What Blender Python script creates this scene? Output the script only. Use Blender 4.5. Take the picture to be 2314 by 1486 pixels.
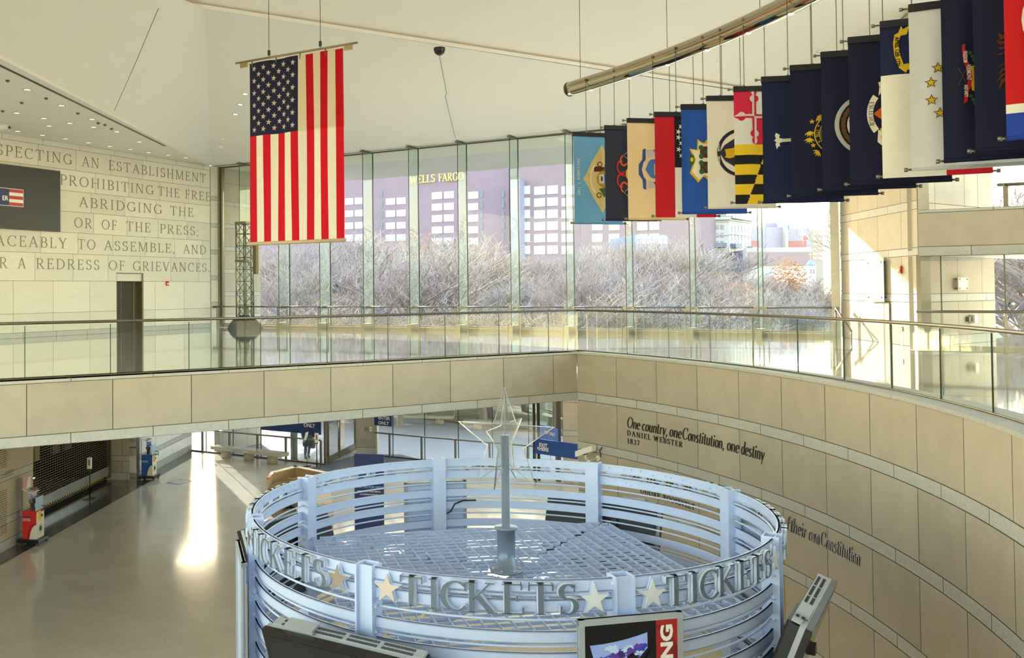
import bpy, bmesh, math, random
from mathutils import Vector, Matrix
from math import sin, cos, pi, radians as R

random.seed(7)
S = bpy.context.scene
for o in list(bpy.data.objects):
    bpy.data.objects.remove(o)

# ------------------------------------------------------------------ camera
# the photograph is a level-ish view whose principal point sits at pixel (851, 611) of 2314 x 1486
FPX, CX, CY, PITCH, ROLL, EYE = 2123.8, 850.7, 611.0, 0.0217, -0.0085, 1.63
FWD = Vector((0, cos(PITCH), sin(PITCH)))
_up = Vector((0, -sin(PITCH), cos(PITCH)))
_rt = Vector((1, 0, 0))
RT = _rt * cos(ROLL) + _up * sin(ROLL)
UP = -_rt * sin(ROLL) + _up * cos(ROLL)
cam_d = bpy.data.cameras.new('camera')
cam = bpy.data.objects.new('camera', cam_d)
S.collection.objects.link(cam)
M = Matrix((RT, UP, -FWD)).transposed().to_4x4()
M.translation = Vector((0, 0, EYE))
cam.matrix_world = M
cam_d.sensor_width = 36.0
cam_d.lens = FPX / 2314 * 36
cam_d.shift_x = (1157 - CX) / 2314
cam_d.shift_y = (CY - 743) / 2314
cam_d.clip_end = 2000
S.camera = cam

# ------------------------------------------------------------------ sky, sun, exposure
SUN_AZ, SUN_EL = R(-20), R(16.6)          # azimuth from +Y towards +X
w = bpy.data.worlds.new('sky'); S.world = w; w.use_nodes = True
nt = w.node_tree; nt.nodes.clear()
sky = nt.nodes.new('ShaderNodeTexSky'); sky.sky_type = 'NISHITA'; sky.sun_disc = False
sky.sun_elevation = SUN_EL; sky.sun_rotation = SUN_AZ; sky.air_density = 1.6; sky.dust_density = 1.0; sky.ozone_density = 1.0
bg = nt.nodes.new('ShaderNodeBackground'); bg.inputs[1].default_value = 0.68
hs = nt.nodes.new('ShaderNodeHueSaturation'); hs.inputs['Saturation'].default_value = 0.9
wo = nt.nodes.new('ShaderNodeOutputWorld')
nt.links.new(sky.outputs[0], hs.inputs['Color']); nt.links.new(hs.outputs[0], bg.inputs[0]); nt.links.new(bg.outputs[0], wo.inputs[0])
sl = bpy.data.lights.new('sun', 'SUN'); sl.energy = 8.0; sl.angle = R(0.6); sl.color = (1, .97, .93)
so = bpy.data.objects.new('sun', sl); S.collection.objects.link(so)
sdir = Vector((sin(SUN_AZ) * cos(SUN_EL), cos(SUN_AZ) * cos(SUN_EL), sin(SUN_EL)))
so.rotation_euler = sdir.to_track_quat('Z', 'Y').to_euler(); so.location = (0, 60, 40)
vs = S.view_settings
S.display_settings.display_device = 'sRGB'
vs.view_transform = 'Standard'; vs.look = 'None'; vs.gamma = 1; vs.exposure = 1.15
try: vs.use_curve_mapping = False
except Exception: pass
S.cycles.max_bounces = 9; S.cycles.diffuse_bounces = 5; S.cycles.transparent_max_bounces = 24
S.cycles.caustics_reflective = False; S.cycles.caustics_refractive = False
S.cycles.sample_clamp_indirect = 6.0

# ------------------------------------------------------------------ where pixels of the photo lie in the place
ZL = -5.8                 # lower floor (upper floor is z = 0)
TH, TW = .5586, 2.118     # headings (from +Y towards +X) of the inscription wall and of the glass front
def ray(px, py): return RT * ((px - CX) / FPX) + UP * (-(py - CY) / FPX) + FWD
def onz(px, py, z=0.0):
    d = ray(px, py); return Vector((0, 0, EYE)) + d * ((z - EYE) / d.z)
def onwall(px, py, p0, th):
    d = ray(px, py); n = Vector((cos(th), -sin(th), 0)); p = Vector((p0[0], p0[1], EYE))
    return Vector((0, 0, EYE)) + d * (n.dot(Vector((p0[0], p0[1], 0))) / n.dot(Vector((d.x, d.y, 0))))
def atd(px, py, Y):
    d = ray(px, py); return Vector((0, 0, EYE)) + d * (Y / d.y)
def hd(th): return Vector((sin(th), cos(th), 0))
Z = Vector((0, 0, 1))
CORNER = Vector((-7.69, 43.48, 0)); WP = Vector((-.6, 40.01, 0))
TD, WD = hd(TH), hd(TW)               # along inscription wall (away), along glass front (towards the right)
WOUT = hd(TH)                          # outward normal of the glass front
RC, RR = Vector((-9.86, 15.33, 0)), 18.2   # the round void: centre and radius of its curved wall
def arcp(deg, r=RR, z=0): return Vector((RC.x + r * cos(R(deg)), RC.y + r * sin(R(deg)), z))

# ------------------------------------------------------------------ materials
def srgb(r, g, b):
    f = lambda c: (c / 255 / 12.92) if c / 255 <= .04045 else ((c / 255 + .055) / 1.055) ** 2.4
    return (f(r), f(g), f(b), 1)
MATS = {}
def mat(name, col, rough=.5, metal=0, noise=.06, nscale=6, spec=.5, emit=None, es=1, stretch=None, bump=0, coat=0, tone=0, speck=None, alpha=None, transl=0):
    if name in MATS: return MATS[name]
    m = bpy.data.materials.new(name); m.use_nodes = True; t = m.node_tree; n = t.nodes; L = t.links
    b = n['Principled BSDF']; b.inputs['Roughness'].default_value = rough; b.inputs['Metallic'].default_value = metal
    b.inputs['Specular IOR Level'].default_value = spec
    if coat: b.inputs['Coat Weight'].default_value = coat; b.inputs['Coat Roughness'].default_value = .04
    geo = n.new('ShaderNodeNewGeometry'); mp = n.new('ShaderNodeMapping'); L.new(geo.outputs['Position'], mp.inputs[0])
    if stretch: mp.inputs['Scale'].default_value = stretch
    nz = n.new('ShaderNodeTexNoise'); nz.inputs['Scale'].default_value = nscale; nz.inputs['Detail'].default_value = 5; L.new(mp.outputs[0], nz.inputs['Vector'])
    hsv = n.new('ShaderNodeHueSaturation'); hsv.inputs['Color'].default_value = col
    mr = n.new('ShaderNodeMapRange'); mr.inputs[1].default_value = .25; mr.inputs[2].default_value = .75
    mr.inputs[3].default_value = 1 - noise; mr.inputs[4].default_value = 1 + noise
    L.new(nz.outputs[0], mr.inputs[0]); val = mr.outputs[0]
    if tone:
        at = n.new('ShaderNodeAttribute'); at.attribute_name = 'tone'
        ma = n.new('ShaderNodeMath'); ma.operation = 'MULTIPLY_ADD'; ma.inputs[1].default_value = tone; L.new(at.outputs['Fac'], ma.inputs[0]); L.new(val, ma.inputs[2]); val = ma.outputs[0]
    if speck:
        vo = n.new('ShaderNodeTexNoise'); vo.inputs['Scale'].default_value = speck[0]; vo.inputs['Detail'].default_value = 2; L.new(geo.outputs['Position'], vo.inputs['Vector'])
        m2 = n.new('ShaderNodeMapRange'); m2.inputs[1].default_value = .35; m2.inputs[2].default_value = .65; m2.inputs[3].default_value = -speck[1]; m2.inputs[4].default_value = speck[1]; L.new(vo.outputs[0], m2.inputs[0])
        ad = n.new('ShaderNodeMath'); L.new(val, ad.inputs[0]); L.new(m2.outputs[0], ad.inputs[1]); val = ad.outputs[0]
    L.new(val, hsv.inputs['Value']); L.new(hsv.outputs[0], b.inputs['Base Color'])
    if bump:
        bp = n.new('ShaderNodeBump'); bp.inputs['Strength'].default_value = bump; bp.inputs['Distance'].default_value = .02; L.new(nz.outputs[0], bp.inputs['Height']); L.new(bp.outputs[0], b.inputs['Normal'])
    if emit: b.inputs['Emission Color'].default_value = emit; b.inputs['Emission Strength'].default_value = es
    if transl:
        tr = n.new('ShaderNodeBsdfTranslucent'); L.new(hsv.outputs[0], tr.inputs[0]); mx = n.new('ShaderNodeMixShader'); mx.inputs[0].default_value = transl
        L.new(b.outputs[0], mx.inputs[1]); L.new(tr.outputs[0], mx.inputs[2]); L.new(mx.outputs[0], n['Material Output'].inputs[0])
    MATS[name] = m; return m
def glass(name, tint, refl=1.0, rough=0.0, dull=None, dullf=0):
    m = bpy.data.materials.new(name); m.use_nodes = True; t = m.node_tree; n = t.nodes; L = t.links; n.remove(n['Principled BSDF'])
    tr = n.new('ShaderNodeBsdfTransparent'); tr.inputs[0].default_value = tint
    gl = n.new('ShaderNodeBsdfGlossy'); gl.inputs['Roughness'].default_value = rough
    fr = n.new('ShaderNodeFresnel'); fr.inputs[0].default_value = 1.45
    mu = n.new('ShaderNodeMath'); mu.operation = 'MULTIPLY'; mu.inputs[1].default_value = refl; L.new(fr.outputs[0], mu.inputs[0])
    mx = n.new('ShaderNodeMixShader'); L.new(mu.outputs[0], mx.inputs[0]); src = tr.outputs[0]
    if dull:
        df = n.new('ShaderNodeBsdfDiffuse'); df.inputs[0].default_value = dull; d2 = n.new('ShaderNodeBsdfTranslucent'); d2.inputs[0].default_value = dull
        a = n.new('ShaderNodeMixShader'); a.inputs[0].default_value = .5; L.new(df.outputs[0], a.inputs[1]); L.new(d2.outputs[0], a.inputs[2])
        m3 = n.new('ShaderNodeMixShader'); m3.inputs[0].default_value = dullf; L.new(src, m3.inputs[1]); L.new(a.outputs[0], m3.inputs[2]); src = m3.outputs[0]
    L.new(src, mx.inputs[1]); L.new(gl.outputs[0], mx.inputs[2]); L.new(mx.outputs[0], n['Material Output'].inputs[0])
    MATS[name] = m; return m

STONE = mat('limestone', srgb(182, 172, 155), .6, noise=.07, nscale=2.2, tone=.16, speck=(45, .03), bump=.05)
STONEW = mat('travertine', srgb(222, 217, 205), .55, noise=.06, nscale=3.5, stretch=(1, 1, 9), tone=.14, speck=(30, .015))
GRANITE = mat('grey granite', srgb(186, 186, 180), .6, noise=.05, nscale=5, tone=.07, speck=(55, .12))
JOINT = mat('joint', srgb(92, 84, 64), .9)
PLASTER = mat('ceiling plaster', srgb(231, 226, 218), .85, noise=.012, nscale=.7)
PLASTER2 = mat('soffit plaster', srgb(226, 221, 212), .85, noise=.012, nscale=.7)
FLOORU = mat('polished pale terrazzo', srgb(234, 233, 228), .06, noise=.03, nscale=3, spec=1.0, coat=1.0, bump=.012, stretch=(.5, 2.5, 1))
FLOORL = mat('speckled terrazzo', srgb(216, 208, 190), .13, noise=.08, nscale=1.1, spec=.5, speck=(60, .30), coat=.12, bump=.006)
FLOORD = mat('dark floor border', srgb(88, 86, 80), .12, spec=.5, coat=.3, speck=(60, .1))
STEEL = mat('brushed steel', srgb(126, 120, 108), .38, .9, noise=.03)
STEELD = mat('dark anodised steel', srgb(110, 104, 90), .4, .8)
CHROME = mat('polished chrome', srgb(196, 186, 164), .05, 1, noise=.01)
BLACK = mat('black plastic', srgb(24, 24, 26), .35)
DARK = mat('dark rubber', srgb(38, 38, 40), .8)
WHITE = mat('white enamel', srgb(236, 234, 226), .4)
BOOTH = mat('pale blue grey painted steel', srgb(194, 210, 243), .42, .1, noise=.03, nscale=4)
BOOTHL = mat('light letter return', srgb(206, 218, 238), .4, noise=.02)
LETTER = mat('dark pewter letter face', srgb(100, 114, 132), .4, .25, noise=.08, nscale=20)
STARM = mat('brushed star face', srgb(196, 186, 176), .3, .9, noise=.06, nscale=30)
GOLD = mat('gold thread', srgb(226, 178, 40), .5)
REDP = mat('signal red', srgb(196, 40, 36), .45)
BLUE = mat('sign blue', srgb(28, 72, 150), .4)
NAVY = mat('banner navy', srgb(26, 48, 118), .5)
WRITE = mat('white lettering', srgb(240, 238, 230), .5)
INK = mat('black lettering', srgb(40, 37, 30), .4)
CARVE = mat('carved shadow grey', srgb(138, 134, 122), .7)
GLASS = glass('clear window glass', (.975, .99, .985, 1), .4)
GLASSF = glass('green edge fin glass', (.93, .98, .95, 1), .1, 0, srgb(222, 240, 230), .05)
GLASSB = glass('balustrade glass', (.98, .995, .985, 1), .35)
ACRYL = glass('clear acrylic', (.985, .99, .99, 1), .45, 0, srgb(235, 240, 240), .05)
EDGE = mat('glass edge', srgb(36, 62, 52), .2)
TAN = mat('maple veneer', srgb(204, 178, 140), .45, noise=.05, nscale=3, stretch=(6, 1, 1))

# ------------------------------------------------------------------ mesh helpers
class MB:
    def __init__(s): s.v = []; s.f = []; s.m = []; s.t = []; s.sm = []
    def add(s, pts, faces, mi=0, tone=0.0, smooth=False):
        b = len(s.v); s.v += [tuple(p) for p in pts]
        for f in faces: s.f.append([b + i for i in f]); s.m.append(mi); s.t.append(tone); s.sm.append(smooth)
    def quad(s, a, b, c, d, mi=0, tone=0.0): s.add([a, b, c, d], [(0, 1, 2, 3)], mi, tone)
    def poly(s, pts, mi=0, tone=0.0): s.add(pts, [tuple(range(len(pts)))], mi, tone)
    def obox(s, c, ax, ay, az, mi=0, tone=0.0):
        c, ax, ay, az = map(Vector, (c, ax, ay, az))
        p = [c + ax * i + ay * j + az * k for k in (-1, 1) for j in (-1, 1) for i in (-1, 1)]
        s.add(p, [(0, 2, 3, 1), (4, 5, 7, 6), (0, 1, 5, 4), (2, 6, 7, 3), (0, 4, 6, 2), (1, 3, 7, 5)], mi, tone)
    def box(s, x0, x1, y0, y1, z0, z1, mi=0): s.obox(((x0 + x1) / 2, (y0 + y1) / 2, (z0 + z1) / 2), ((x1 - x0) / 2, 0, 0), (0, (y1 - y0) / 2, 0), (0, 0, (z1 - z0) / 2), mi)
    def prism(s, pts, ext, mi=0, mside=None, tone=0.0):
        n = len(pts); e = Vector(ext); a = [Vector(p) for p in pts]; b = [p + e for p in a]; mside = mi if mside is None else mside
        s.add(a + b, [tuple(reversed(range(n)))], mside, tone); base = len(s.v) - 2 * n
        s.f.append([base + n + i for i in range(n)]); s.m.append(mi); s.t.append(tone); s.sm.append(False)
        for i in range(n):
            j = (i + 1) % n; s.f.append([base + i, base + j, base + n + j, base + n + i]); s.m.append(mside); s.t.append(tone); s.sm.append(False)
    def tube(s, pts, r, n=8, mi=0, closed=False, cap=True):
        pts = [Vector(p) for p in pts]; rings = []; N = len(pts); rr = r if isinstance(r, (list, tuple)) else [r] * N
        ref = None
        for i, p in enumerate(pts):
            if closed: d = pts[(i + 1) % N] - pts[i - 1]
            else: d = pts[min(i + 1, N - 1)] - pts[max(i - 1, 0)]
            d.normalize()
            if ref is None: ref = Vector((0, 0, 1)) if abs(d.z) < .9 else Vector((1, 0, 0))
            a = d.cross(ref); 
            if a.length < 1e-4: a = d.cross(Vector((0, 1, 0)))
            a.normalize(); b = a.cross(d); b.normalize(); ref = b
            rings.append([p + (a * cos(2 * pi * k / n) + b * sin(2 * pi * k / n)) * rr[i] for k in range(n)])
        base = len(s.v); s.v += [tuple(q) for g in rings for q in g]
        for i in range(N if closed else N - 1):
            for k in range(n):
                A = base + i * n + k; B = base + i * n + (k + 1) % n; j = (i + 1) % N
                s.f.append([A, B, base + j * n + (k + 1) % n, base + j * n + k]); s.m.append(mi); s.t.append(0); s.sm.append(n > 4)
        if cap and not closed:
            s.f.append([base + k for k in reversed(range(n))]); s.f.append([base + (N - 1) * n + k for k in range(n)]); s.m += [mi] * 2; s.t += [0] * 2; s.sm += [False] * 2
    def lathe(s, c, prof, n=20, mi=0, axis=None):
        c = Vector(c); base = len(s.v); X, Y, A = Vector((1, 0, 0)), Vector((0, 1, 0)), Vector((0, 0, 1))
        if axis is not None:
            A = Vector(axis).normalized(); X = A.orthogonal().normalized(); Y = A.cross(X)
        for r, z in prof: s.v += [tuple(c + X * (r * cos(2 * pi * k / n)) + Y * (r * sin(2 * pi * k / n)) + A * z) for k in range(n)]
        for i in range(len(prof) - 1):
            for k in range(n):
                j = (k + 1) % n; s.f.append([base + i * n + k, base + i * n + j, base + (i + 1) * n + j, base + (i + 1) * n + k]); s.m.append(mi); s.t.append(0); s.sm.append(True)
        s.f.append([base + k for k in reversed(range(n))]); s.f.append([base + (len(prof) - 1) * n + k for k in range(n)]); s.m += [mi] * 2; s.t += [0] * 2; s.sm += [False] * 2
    def build(s, name, mats, parent=None):
        me = bpy.data.meshes.new(name); inv = Matrix()
        if parent is not None: inv = WM(parent).inverted()
        me.from_pydata([inv @ Vector(v) for v in s.v], [], s.f)
        for m in (mats if isinstance(mats, (list, tuple)) else [mats]): me.materials.append(m)
        me.polygons.foreach_set('material_index', s.m); me.polygons.foreach_set('use_smooth', s.sm)
        a = me.attributes.new('tone', 'FLOAT', 'FACE'); a.data.foreach_set('value', s.t)
        me.update(); o = bpy.data.objects.new(name, me); S.collection.objects.link(o)
        if parent is not None: o.parent = parent
        return o
def WM(o):
    m = Matrix.LocRotScale(o.location, o.rotation_euler, o.scale)
    return WM(o.parent) @ m if o.parent else m
def thing(name, label, cat, loc=(0, 0, 0), rz=0, group=None):
    o = bpy.data.objects.new(name, None); S.collection.objects.link(o); o.location = loc; o.rotation_euler = (0, 0, rz); o.empty_display_size = .2
    return tag(o, label, cat, group)
def tag(o, label, cat, group=None):
    o['label'] = label; o['category'] = cat
    if group: o['group'] = group
    return o
def struct(o): o['kind'] = 'structure'; return o
def sroot(name, loc=(0, 0, 0)):
    o = bpy.data.objects.new(name, None); S.collection.objects.link(o); o.location = loc; return struct(o)
def dup(root, loc=None, rz=None, label=None, parent=None):
    r = root.copy(); S.collection.objects.link(r)
    if parent is not None: r.parent = parent
    if loc is not None: r.location = loc
    if rz is not None: r.rotation_euler = (0, 0, rz)
    if label: r['label'] = label
    for c in list(root.children): dup(c, parent=r)
    return r

# lettering: a drawn serif alphabet (strokes) and the plain built-in sans
def _arc(cx, cy, rx, ry, a0, a1, n=14): return [(cx + rx * cos(R(a0 + (a1 - a0) * i / n)), cy + ry * sin(R(a0 + (a1 - a0) * i / n))) for i in range(n + 1)]
K, T_ = .125, .05
def st(x, y0=0, y1=1, s=(1, 1), w=K):   # upright stem with serifs
    o = [('l', x, y0, x, y1, w)]
    if s[0]: o.append(('s', x, y0 + .02, .14))
    if s[1]: o.append(('s', x, y1 - .02, .14))
    return o
def ar(*a): return [('c', _arc(*a))]
def ln(*a): return [('l',) + a]
GL = {
 'A': (.82, ln(.1, .02, .4, 1, T_) + ln(.4, 1, .72, .02, K) + ln(.2, .36, .6, .36, T_) + [('s', .1, .02, .11), ('s', .72, .02, .13)]),
 'B': (.68, st(.16) + ln(.16, .975, .34, .975, T_) + ar(.34, .745, .22, .23, 90, -90) + ln(.16, .52, .36, .52, T_) + ar(.36, .27, .25, .25, 90, -90) + ln(.16, .025, .36, .025, T_)),
 'C': (.82, ar(.46, .5, .38, .48, 48, 318) + ln(.72, .98, .72, .7, T_)),
 'D': (.86, st(.16) + ln(.16, .975, .36, .975, T_) + ar(.36, .5, .40, .475, 90, -90) + ln(.16, .025, .36, .025, T_)),
 'E': (.66, st(.16) + ln(.16, .975, .56, .975, T_) + ln(.16, .52, .45, .52, T_) + ln(.16, .025, .6, .025, T_) + ln(.56, 1, .56, .8, T_) + ln(.44, .62, .44, .42, T_) + ln(.6, 0, .6, .24, T_)),
 'F': (.6, st(.16) + ln(.16, .975, .54, .975, T_) + ln(.16, .52, .44, .52, T_) + ln(.54, 1, .54, .8, T_) + ln(.44, .62, .44, .42, T_)),
 'G': (.88, ar(.46, .5, .38, .48, 50, 330) + ln(.72, .98, .72, .74, T_) + ln(.76, .06, .76, .42, K) + [('s', .76, .42, .13)]),
 'H': (.88, st(.16) + st(.7) + ln(.16, .5, .7, .5, T_)),
 'I': (.36, st(.18)), 'L': (.64, st(.16) + ln(.16, .025, .58, .025, T_) + ln(.58, 0, .58, .24, T_)),
 'K': (.84, st(.16) + ln(.2, .42, .66, .98, T_) + ln(.32, .55, .72, .02, K) + [('s', .66, .98, .13), ('s', .74, .02, .13)]),
 'M': (1.04, st(.14, w=T_) + ln(.16, 1, .5, .04, K) + ln(.5, .04, .86, 1, T_) + st(.88)),
 'N': (.9, st(.14, w=T_) + ln(.14, 1, .74, .02, K) + st(.74, s=(0, 1), w=T_)),
 'O': (.92, ar(.46, .5, .38, .48, 0, 360)), 'P': (.62, st(.16) + ln(.16, .975, .34, .975, T_) + ar(.34, .72, .24, .255, 90, -90) + ln(.16, .465, .34, .465, T_)),
 'R': (.78, st(.16) + ln(.16, .975, .34, .975, T_) + ar(.34, .73, .24, .245, 90, -90) + ln(.16, .485, .34, .485, T_) + ln(.34, .485, .68, .02, K) + [('s', .7, .02, .1)]),
 'S': (.6, [('c', _arc(.3, .745, .2, .235, 40, 255, 12) + _arc(.3, .27, .22, .25, 85, -140, 12))] + ln(.47, .98, .47, .74, T_) + ln(.1, .02, .1, .28, T_)),
 'T': (.78, st(.39, s=(1, 0)) + ln(.06, .975, .72, .975, T_) + ln(.06, 1, .06, .78, T_) + ln(.72, 1, .72, .78, T_)),
 'U': (.84, st(.16, .3, 1, (0, 1)) + ar(.42, .3, .26, .28, 180, 360) + st(.68, .3, 1, (0, 1), T_)),
 'V': (.82, ln(.1, .98, .42, 0, K) + ln(.42, 0, .72, .98, T_) + [('s', .1, .98, .13), ('s', .72, .98, .11)]),
 'W': (1.16, ln(.1, .98, .36, 0, K) + ln(.36, 0, .56, .9, T_) + ln(.56, .9, .8, 0, K) + ln(.8, 0, 1.04, .98, T_) + [('s', .1, .98, .12), ('s', 1.04, .98, .1)]),
 'Y': (.78, ln(.1, .98, .4, .45, K) + ln(.68, .98, .4, .45, T_) + st(.4, 0, .46, (1, 0)) + [('s', .1, .98, .12), ('s', .68, .98, .1)]),
 'X': (.8, ln(.12, .98, .7, .02, K) + ln(.66, .98, .12, .02, T_) + [('s', .12, .98, .12), ('s', .66, .98, .1), ('s', .12, .02, .1), ('s', .7, .02, .12)]),
 '.': (.24, ln(.12, 0, .12, .13, .13)), ',': (.24, ln(.14, .1, .06, -.14, .1)), ';': (.24, ln(.14, .1, .06, -.14, .1) + ln(.13, .5, .13, .62, .12)), ' ': (.4, []),
 '1': (.5, st(.26, s=(1, 0)) + ln(.1, .84, .26, .98, T_)), '8': (.62, ar(.3, .74, .19, .23, 0, 360) + ar(.3, .26, .23, .25, 0, 360)), '3': (.56, ar(.24, .75, .2, .23, 150, -80) + ar(.24, .27, .22, .26, 80, -150)),
 '7': (.58, ln(.06, .96, .52, .96, K) + ln(.52, .96, .2, 0, K * .8)), '2': (.6, ar(.28, .72, .21, .26, 160, -30) + ln(.46, .6, .06, .04, K * .7) + ln(.06, .04, .54, .04, K * .8)),
 'a': (.52, ar(.24, .3, .19, .29, 0, 360) + ln(.43, .6, .43, .03, K)), 'c': (.46, ar(.25, .3, .2, .29, 50, 310)), 'd': (.54, ar(.24, .3, .19, .29, 0, 360) + ln(.44, 1, .44, .02, K)),
 'e': (.48, ar(.25, .3, .2, .29, 10, 315) + ln(.08, .34, .43, .34, T_)), 'f': (.36, ln(.16, 0, .16, .82, K) + ar(.28, .82, .12, .16, 180, 60) + ln(.02, .58, .34, .58, T_)),
 'h': (.56, ln(.1, 0, .1, 1, K) + ar(.27, .4, .17, .19, 180, 0) + ln(.44, .42, .44, 0, K)), 'i': (.26, ln(.12, 0, .12, .6, K) + ln(.12, .78, .12, .91, .13)),
 'l': (.26, ln(.12, 0, .12, 1, K)), 'n': (.56, ln(.1, 0, .1, .6, K) + ar(.27, .4, .17, .19, 180, 0) + ln(.44, .42, .44, 0, K)), 'o': (.5, ar(.25, .3, .2, .29, 0, 360)),
 'r': (.4, ln(.1, 0, .1, .6, K) + ar(.26, .4, .15, .18, 180, 50)), 's': (.42, [('c', _arc(.2, .44, .13, .15, 40, 250, 8) + _arc(.2, .15, .14, .15, 80, -140, 8))]), 't': (.34, ln(.14, .1, .14, .82, K) + ar(.25, .12, .11, .11, 180, 300) + ln(.0, .58, .3, .58, T_)),
 'u': (.56, ln(.1, .6, .1, .18, K) + ar(.27, .2, .17, .19, 180, 360) + ln(.44, .6, .44, 0, K)), 'w': (.72, ln(.06, .6, .2, 0, K) + ln(.2, 0, .34, .56, T_) + ln(.34, .56, .48, 0, K) + ln(.48, 0, .64, .6, T_)),
 'v': (.5, ln(.06, .6, .24, 0, K) + ln(.24, 0, .44, .6, T_)), 'p': (.54, ln(.1, -.3, .1, .6, K) + ar(.29, .3, .19, .29, 0, 360)),
 'y': (.5, ln(.06, .6, .22, .02, K) + ln(.44, .6, .16, -.3, T_)), 'b': (.54, ln(.1, 1, .1, .02, K) + ar(.29, .3, .19, .29, 0, 360)), 'm': (.86, ln(.1, 0, .1, .6, K) + ar(.25, .4, .15, .19, 180, 0) + ln(.4, .42, .4, 0, K) + ar(.56, .4, .16, .19, 180, 0) + ln(.72, .42, .72, 0, K)),
}
def glyph(ch, bold=1.0):
    """list of 2-D quads/polys of one drawn letter, cap height 1"""
    adv, ss = GL[ch]; out = []
    for q in ss:
        if q[0] == 'l':
            _, x0, y0, x1, y1, wd = q; wd = wd * bold if wd > T_ else wd; dx, dy = x1 - x0, y1 - y0; l = math.hypot(dx, dy) or 1
            nx, ny = (-dy / l * wd / 2, dx / l * wd / 2)
            out.append([(x0 - nx, y0 - ny), (x1 - nx, y1 - ny), (x1 + nx, y1 + ny), (x0 + nx, y0 + ny)])
        elif q[0] == 's':
            _, x, y, h = q; out.append([(x - h, y - .02), (x + h, y - .02), (x + h, y + .02), (x - h, y + .02)])
        else:
            p = q[1]; Ls, Rs = [], []
            for i in range(len(p)):
                a, b = p[max(i - 1, 0)], p[min(i + 1, len(p) - 1)]
                if p[0] == p[-1] or (abs(p[0][0] - p[-1][0]) + abs(p[0][1] - p[-1][1]) < 1e-6):
                    a, b = (p[i - 1] if i else p[-2]), (p[i + 1] if i < len(p) - 1 else p[1])
                dx, dy = b[0] - a[0], b[1] - a[1]; l = math.hypot(dx, dy) or 1
                wd = T_ + (K * bold * 1.05 - T_) * (abs(dy) / l) ** 1.6; nx, ny = -dy / l * wd / 2, dx / l * wd / 2
                Ls.append((p[i][0] + nx, p[i][1] + ny)); Rs.append((p[i][0] - nx, p[i][1] - ny))
            for i in range(len(p) - 1): out.append([Rs[i], Rs[i + 1], Ls[i + 1], Ls[i]])
    return adv, out
def serif(mb, text, place, x0, x1, h, depth, slant=0, bold=1.0, gap=.1, mi=0, mside=None, squeeze=True):
    """place(u, v, d) -> point; the text is fitted between x0 and x1 with cap height h"""
    adv = sum(GL[c][0] + gap for c in text) - gap; k = (x1 - x0) / adv; x = x0
    for ch in text:
        a, polys = glyph(ch, bold * (h / k if squeeze else 1) ** .4)
        for p in polys:
            q = [(x + (u + slant * v) * k, v * h) for u, v in p]
            if depth:
                A = [place(u, v, 0) for u, v in q]; B = [place(u, v, depth) for u, v in q]; n = len(A)
                mb.add(B, [tuple(range(n))], mi); mb.add(A + B, [(i, (i + 1) % n, n + (i + 1) % n, n + i) for i in range(n)], mi if mside is None else mside)
            else: mb.poly([place(u, v, 0) for u, v in q], mi)
        x += (a + gap) * k
def sans2d(text, bold=.02, res=3):
    """2-D triangles/polys of built-in sans text: cap height ~1, returns verts, faces, width"""
    c = bpy.data.curves.new('t', 'FONT'); c.body = text; c.size = 1.38; c.offset = bold; c.resolution_u = res
    o = bpy.data.objects.new('t', c); S.collection.objects.link(o); dg = bpy.context.evaluated_depsgraph_get()
    me = bpy.data.meshes.new_from_object(o.evaluated_get(dg)); v = [(p.co.x, p.co.y) for p in me.vertices]; f = [tuple(p.vertices) for p in me.polygons]
    bpy.data.objects.remove(o); bpy.data.curves.remove(c); bpy.data.meshes.remove(me)
    x0 = min(p[0] for p in v); x1 = max(p[0] for p in v); return [(a - x0, b) for a, b in v], f, x1 - x0
def sans(mb, text, place, x, y, h, mi=0, align=0, bold=.03, width=None):
    v, f, wd = sans2d(text, bold); kx = h if width is None else width / wd; x -= align * wd * kx
    mb.add([place(x + a * kx, y + b * h) for a, b in v], f, mi)
def starpts(n=5, r=1.0, ri=.4, a0=90): return [((r if i % 2 == 0 else ri) * cos(R(a0 + i * 180 / n)), (r if i % 2 == 0 else ri) * sin(R(a0 + i * 180 / n))) for i in range(2 * n)]
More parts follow.
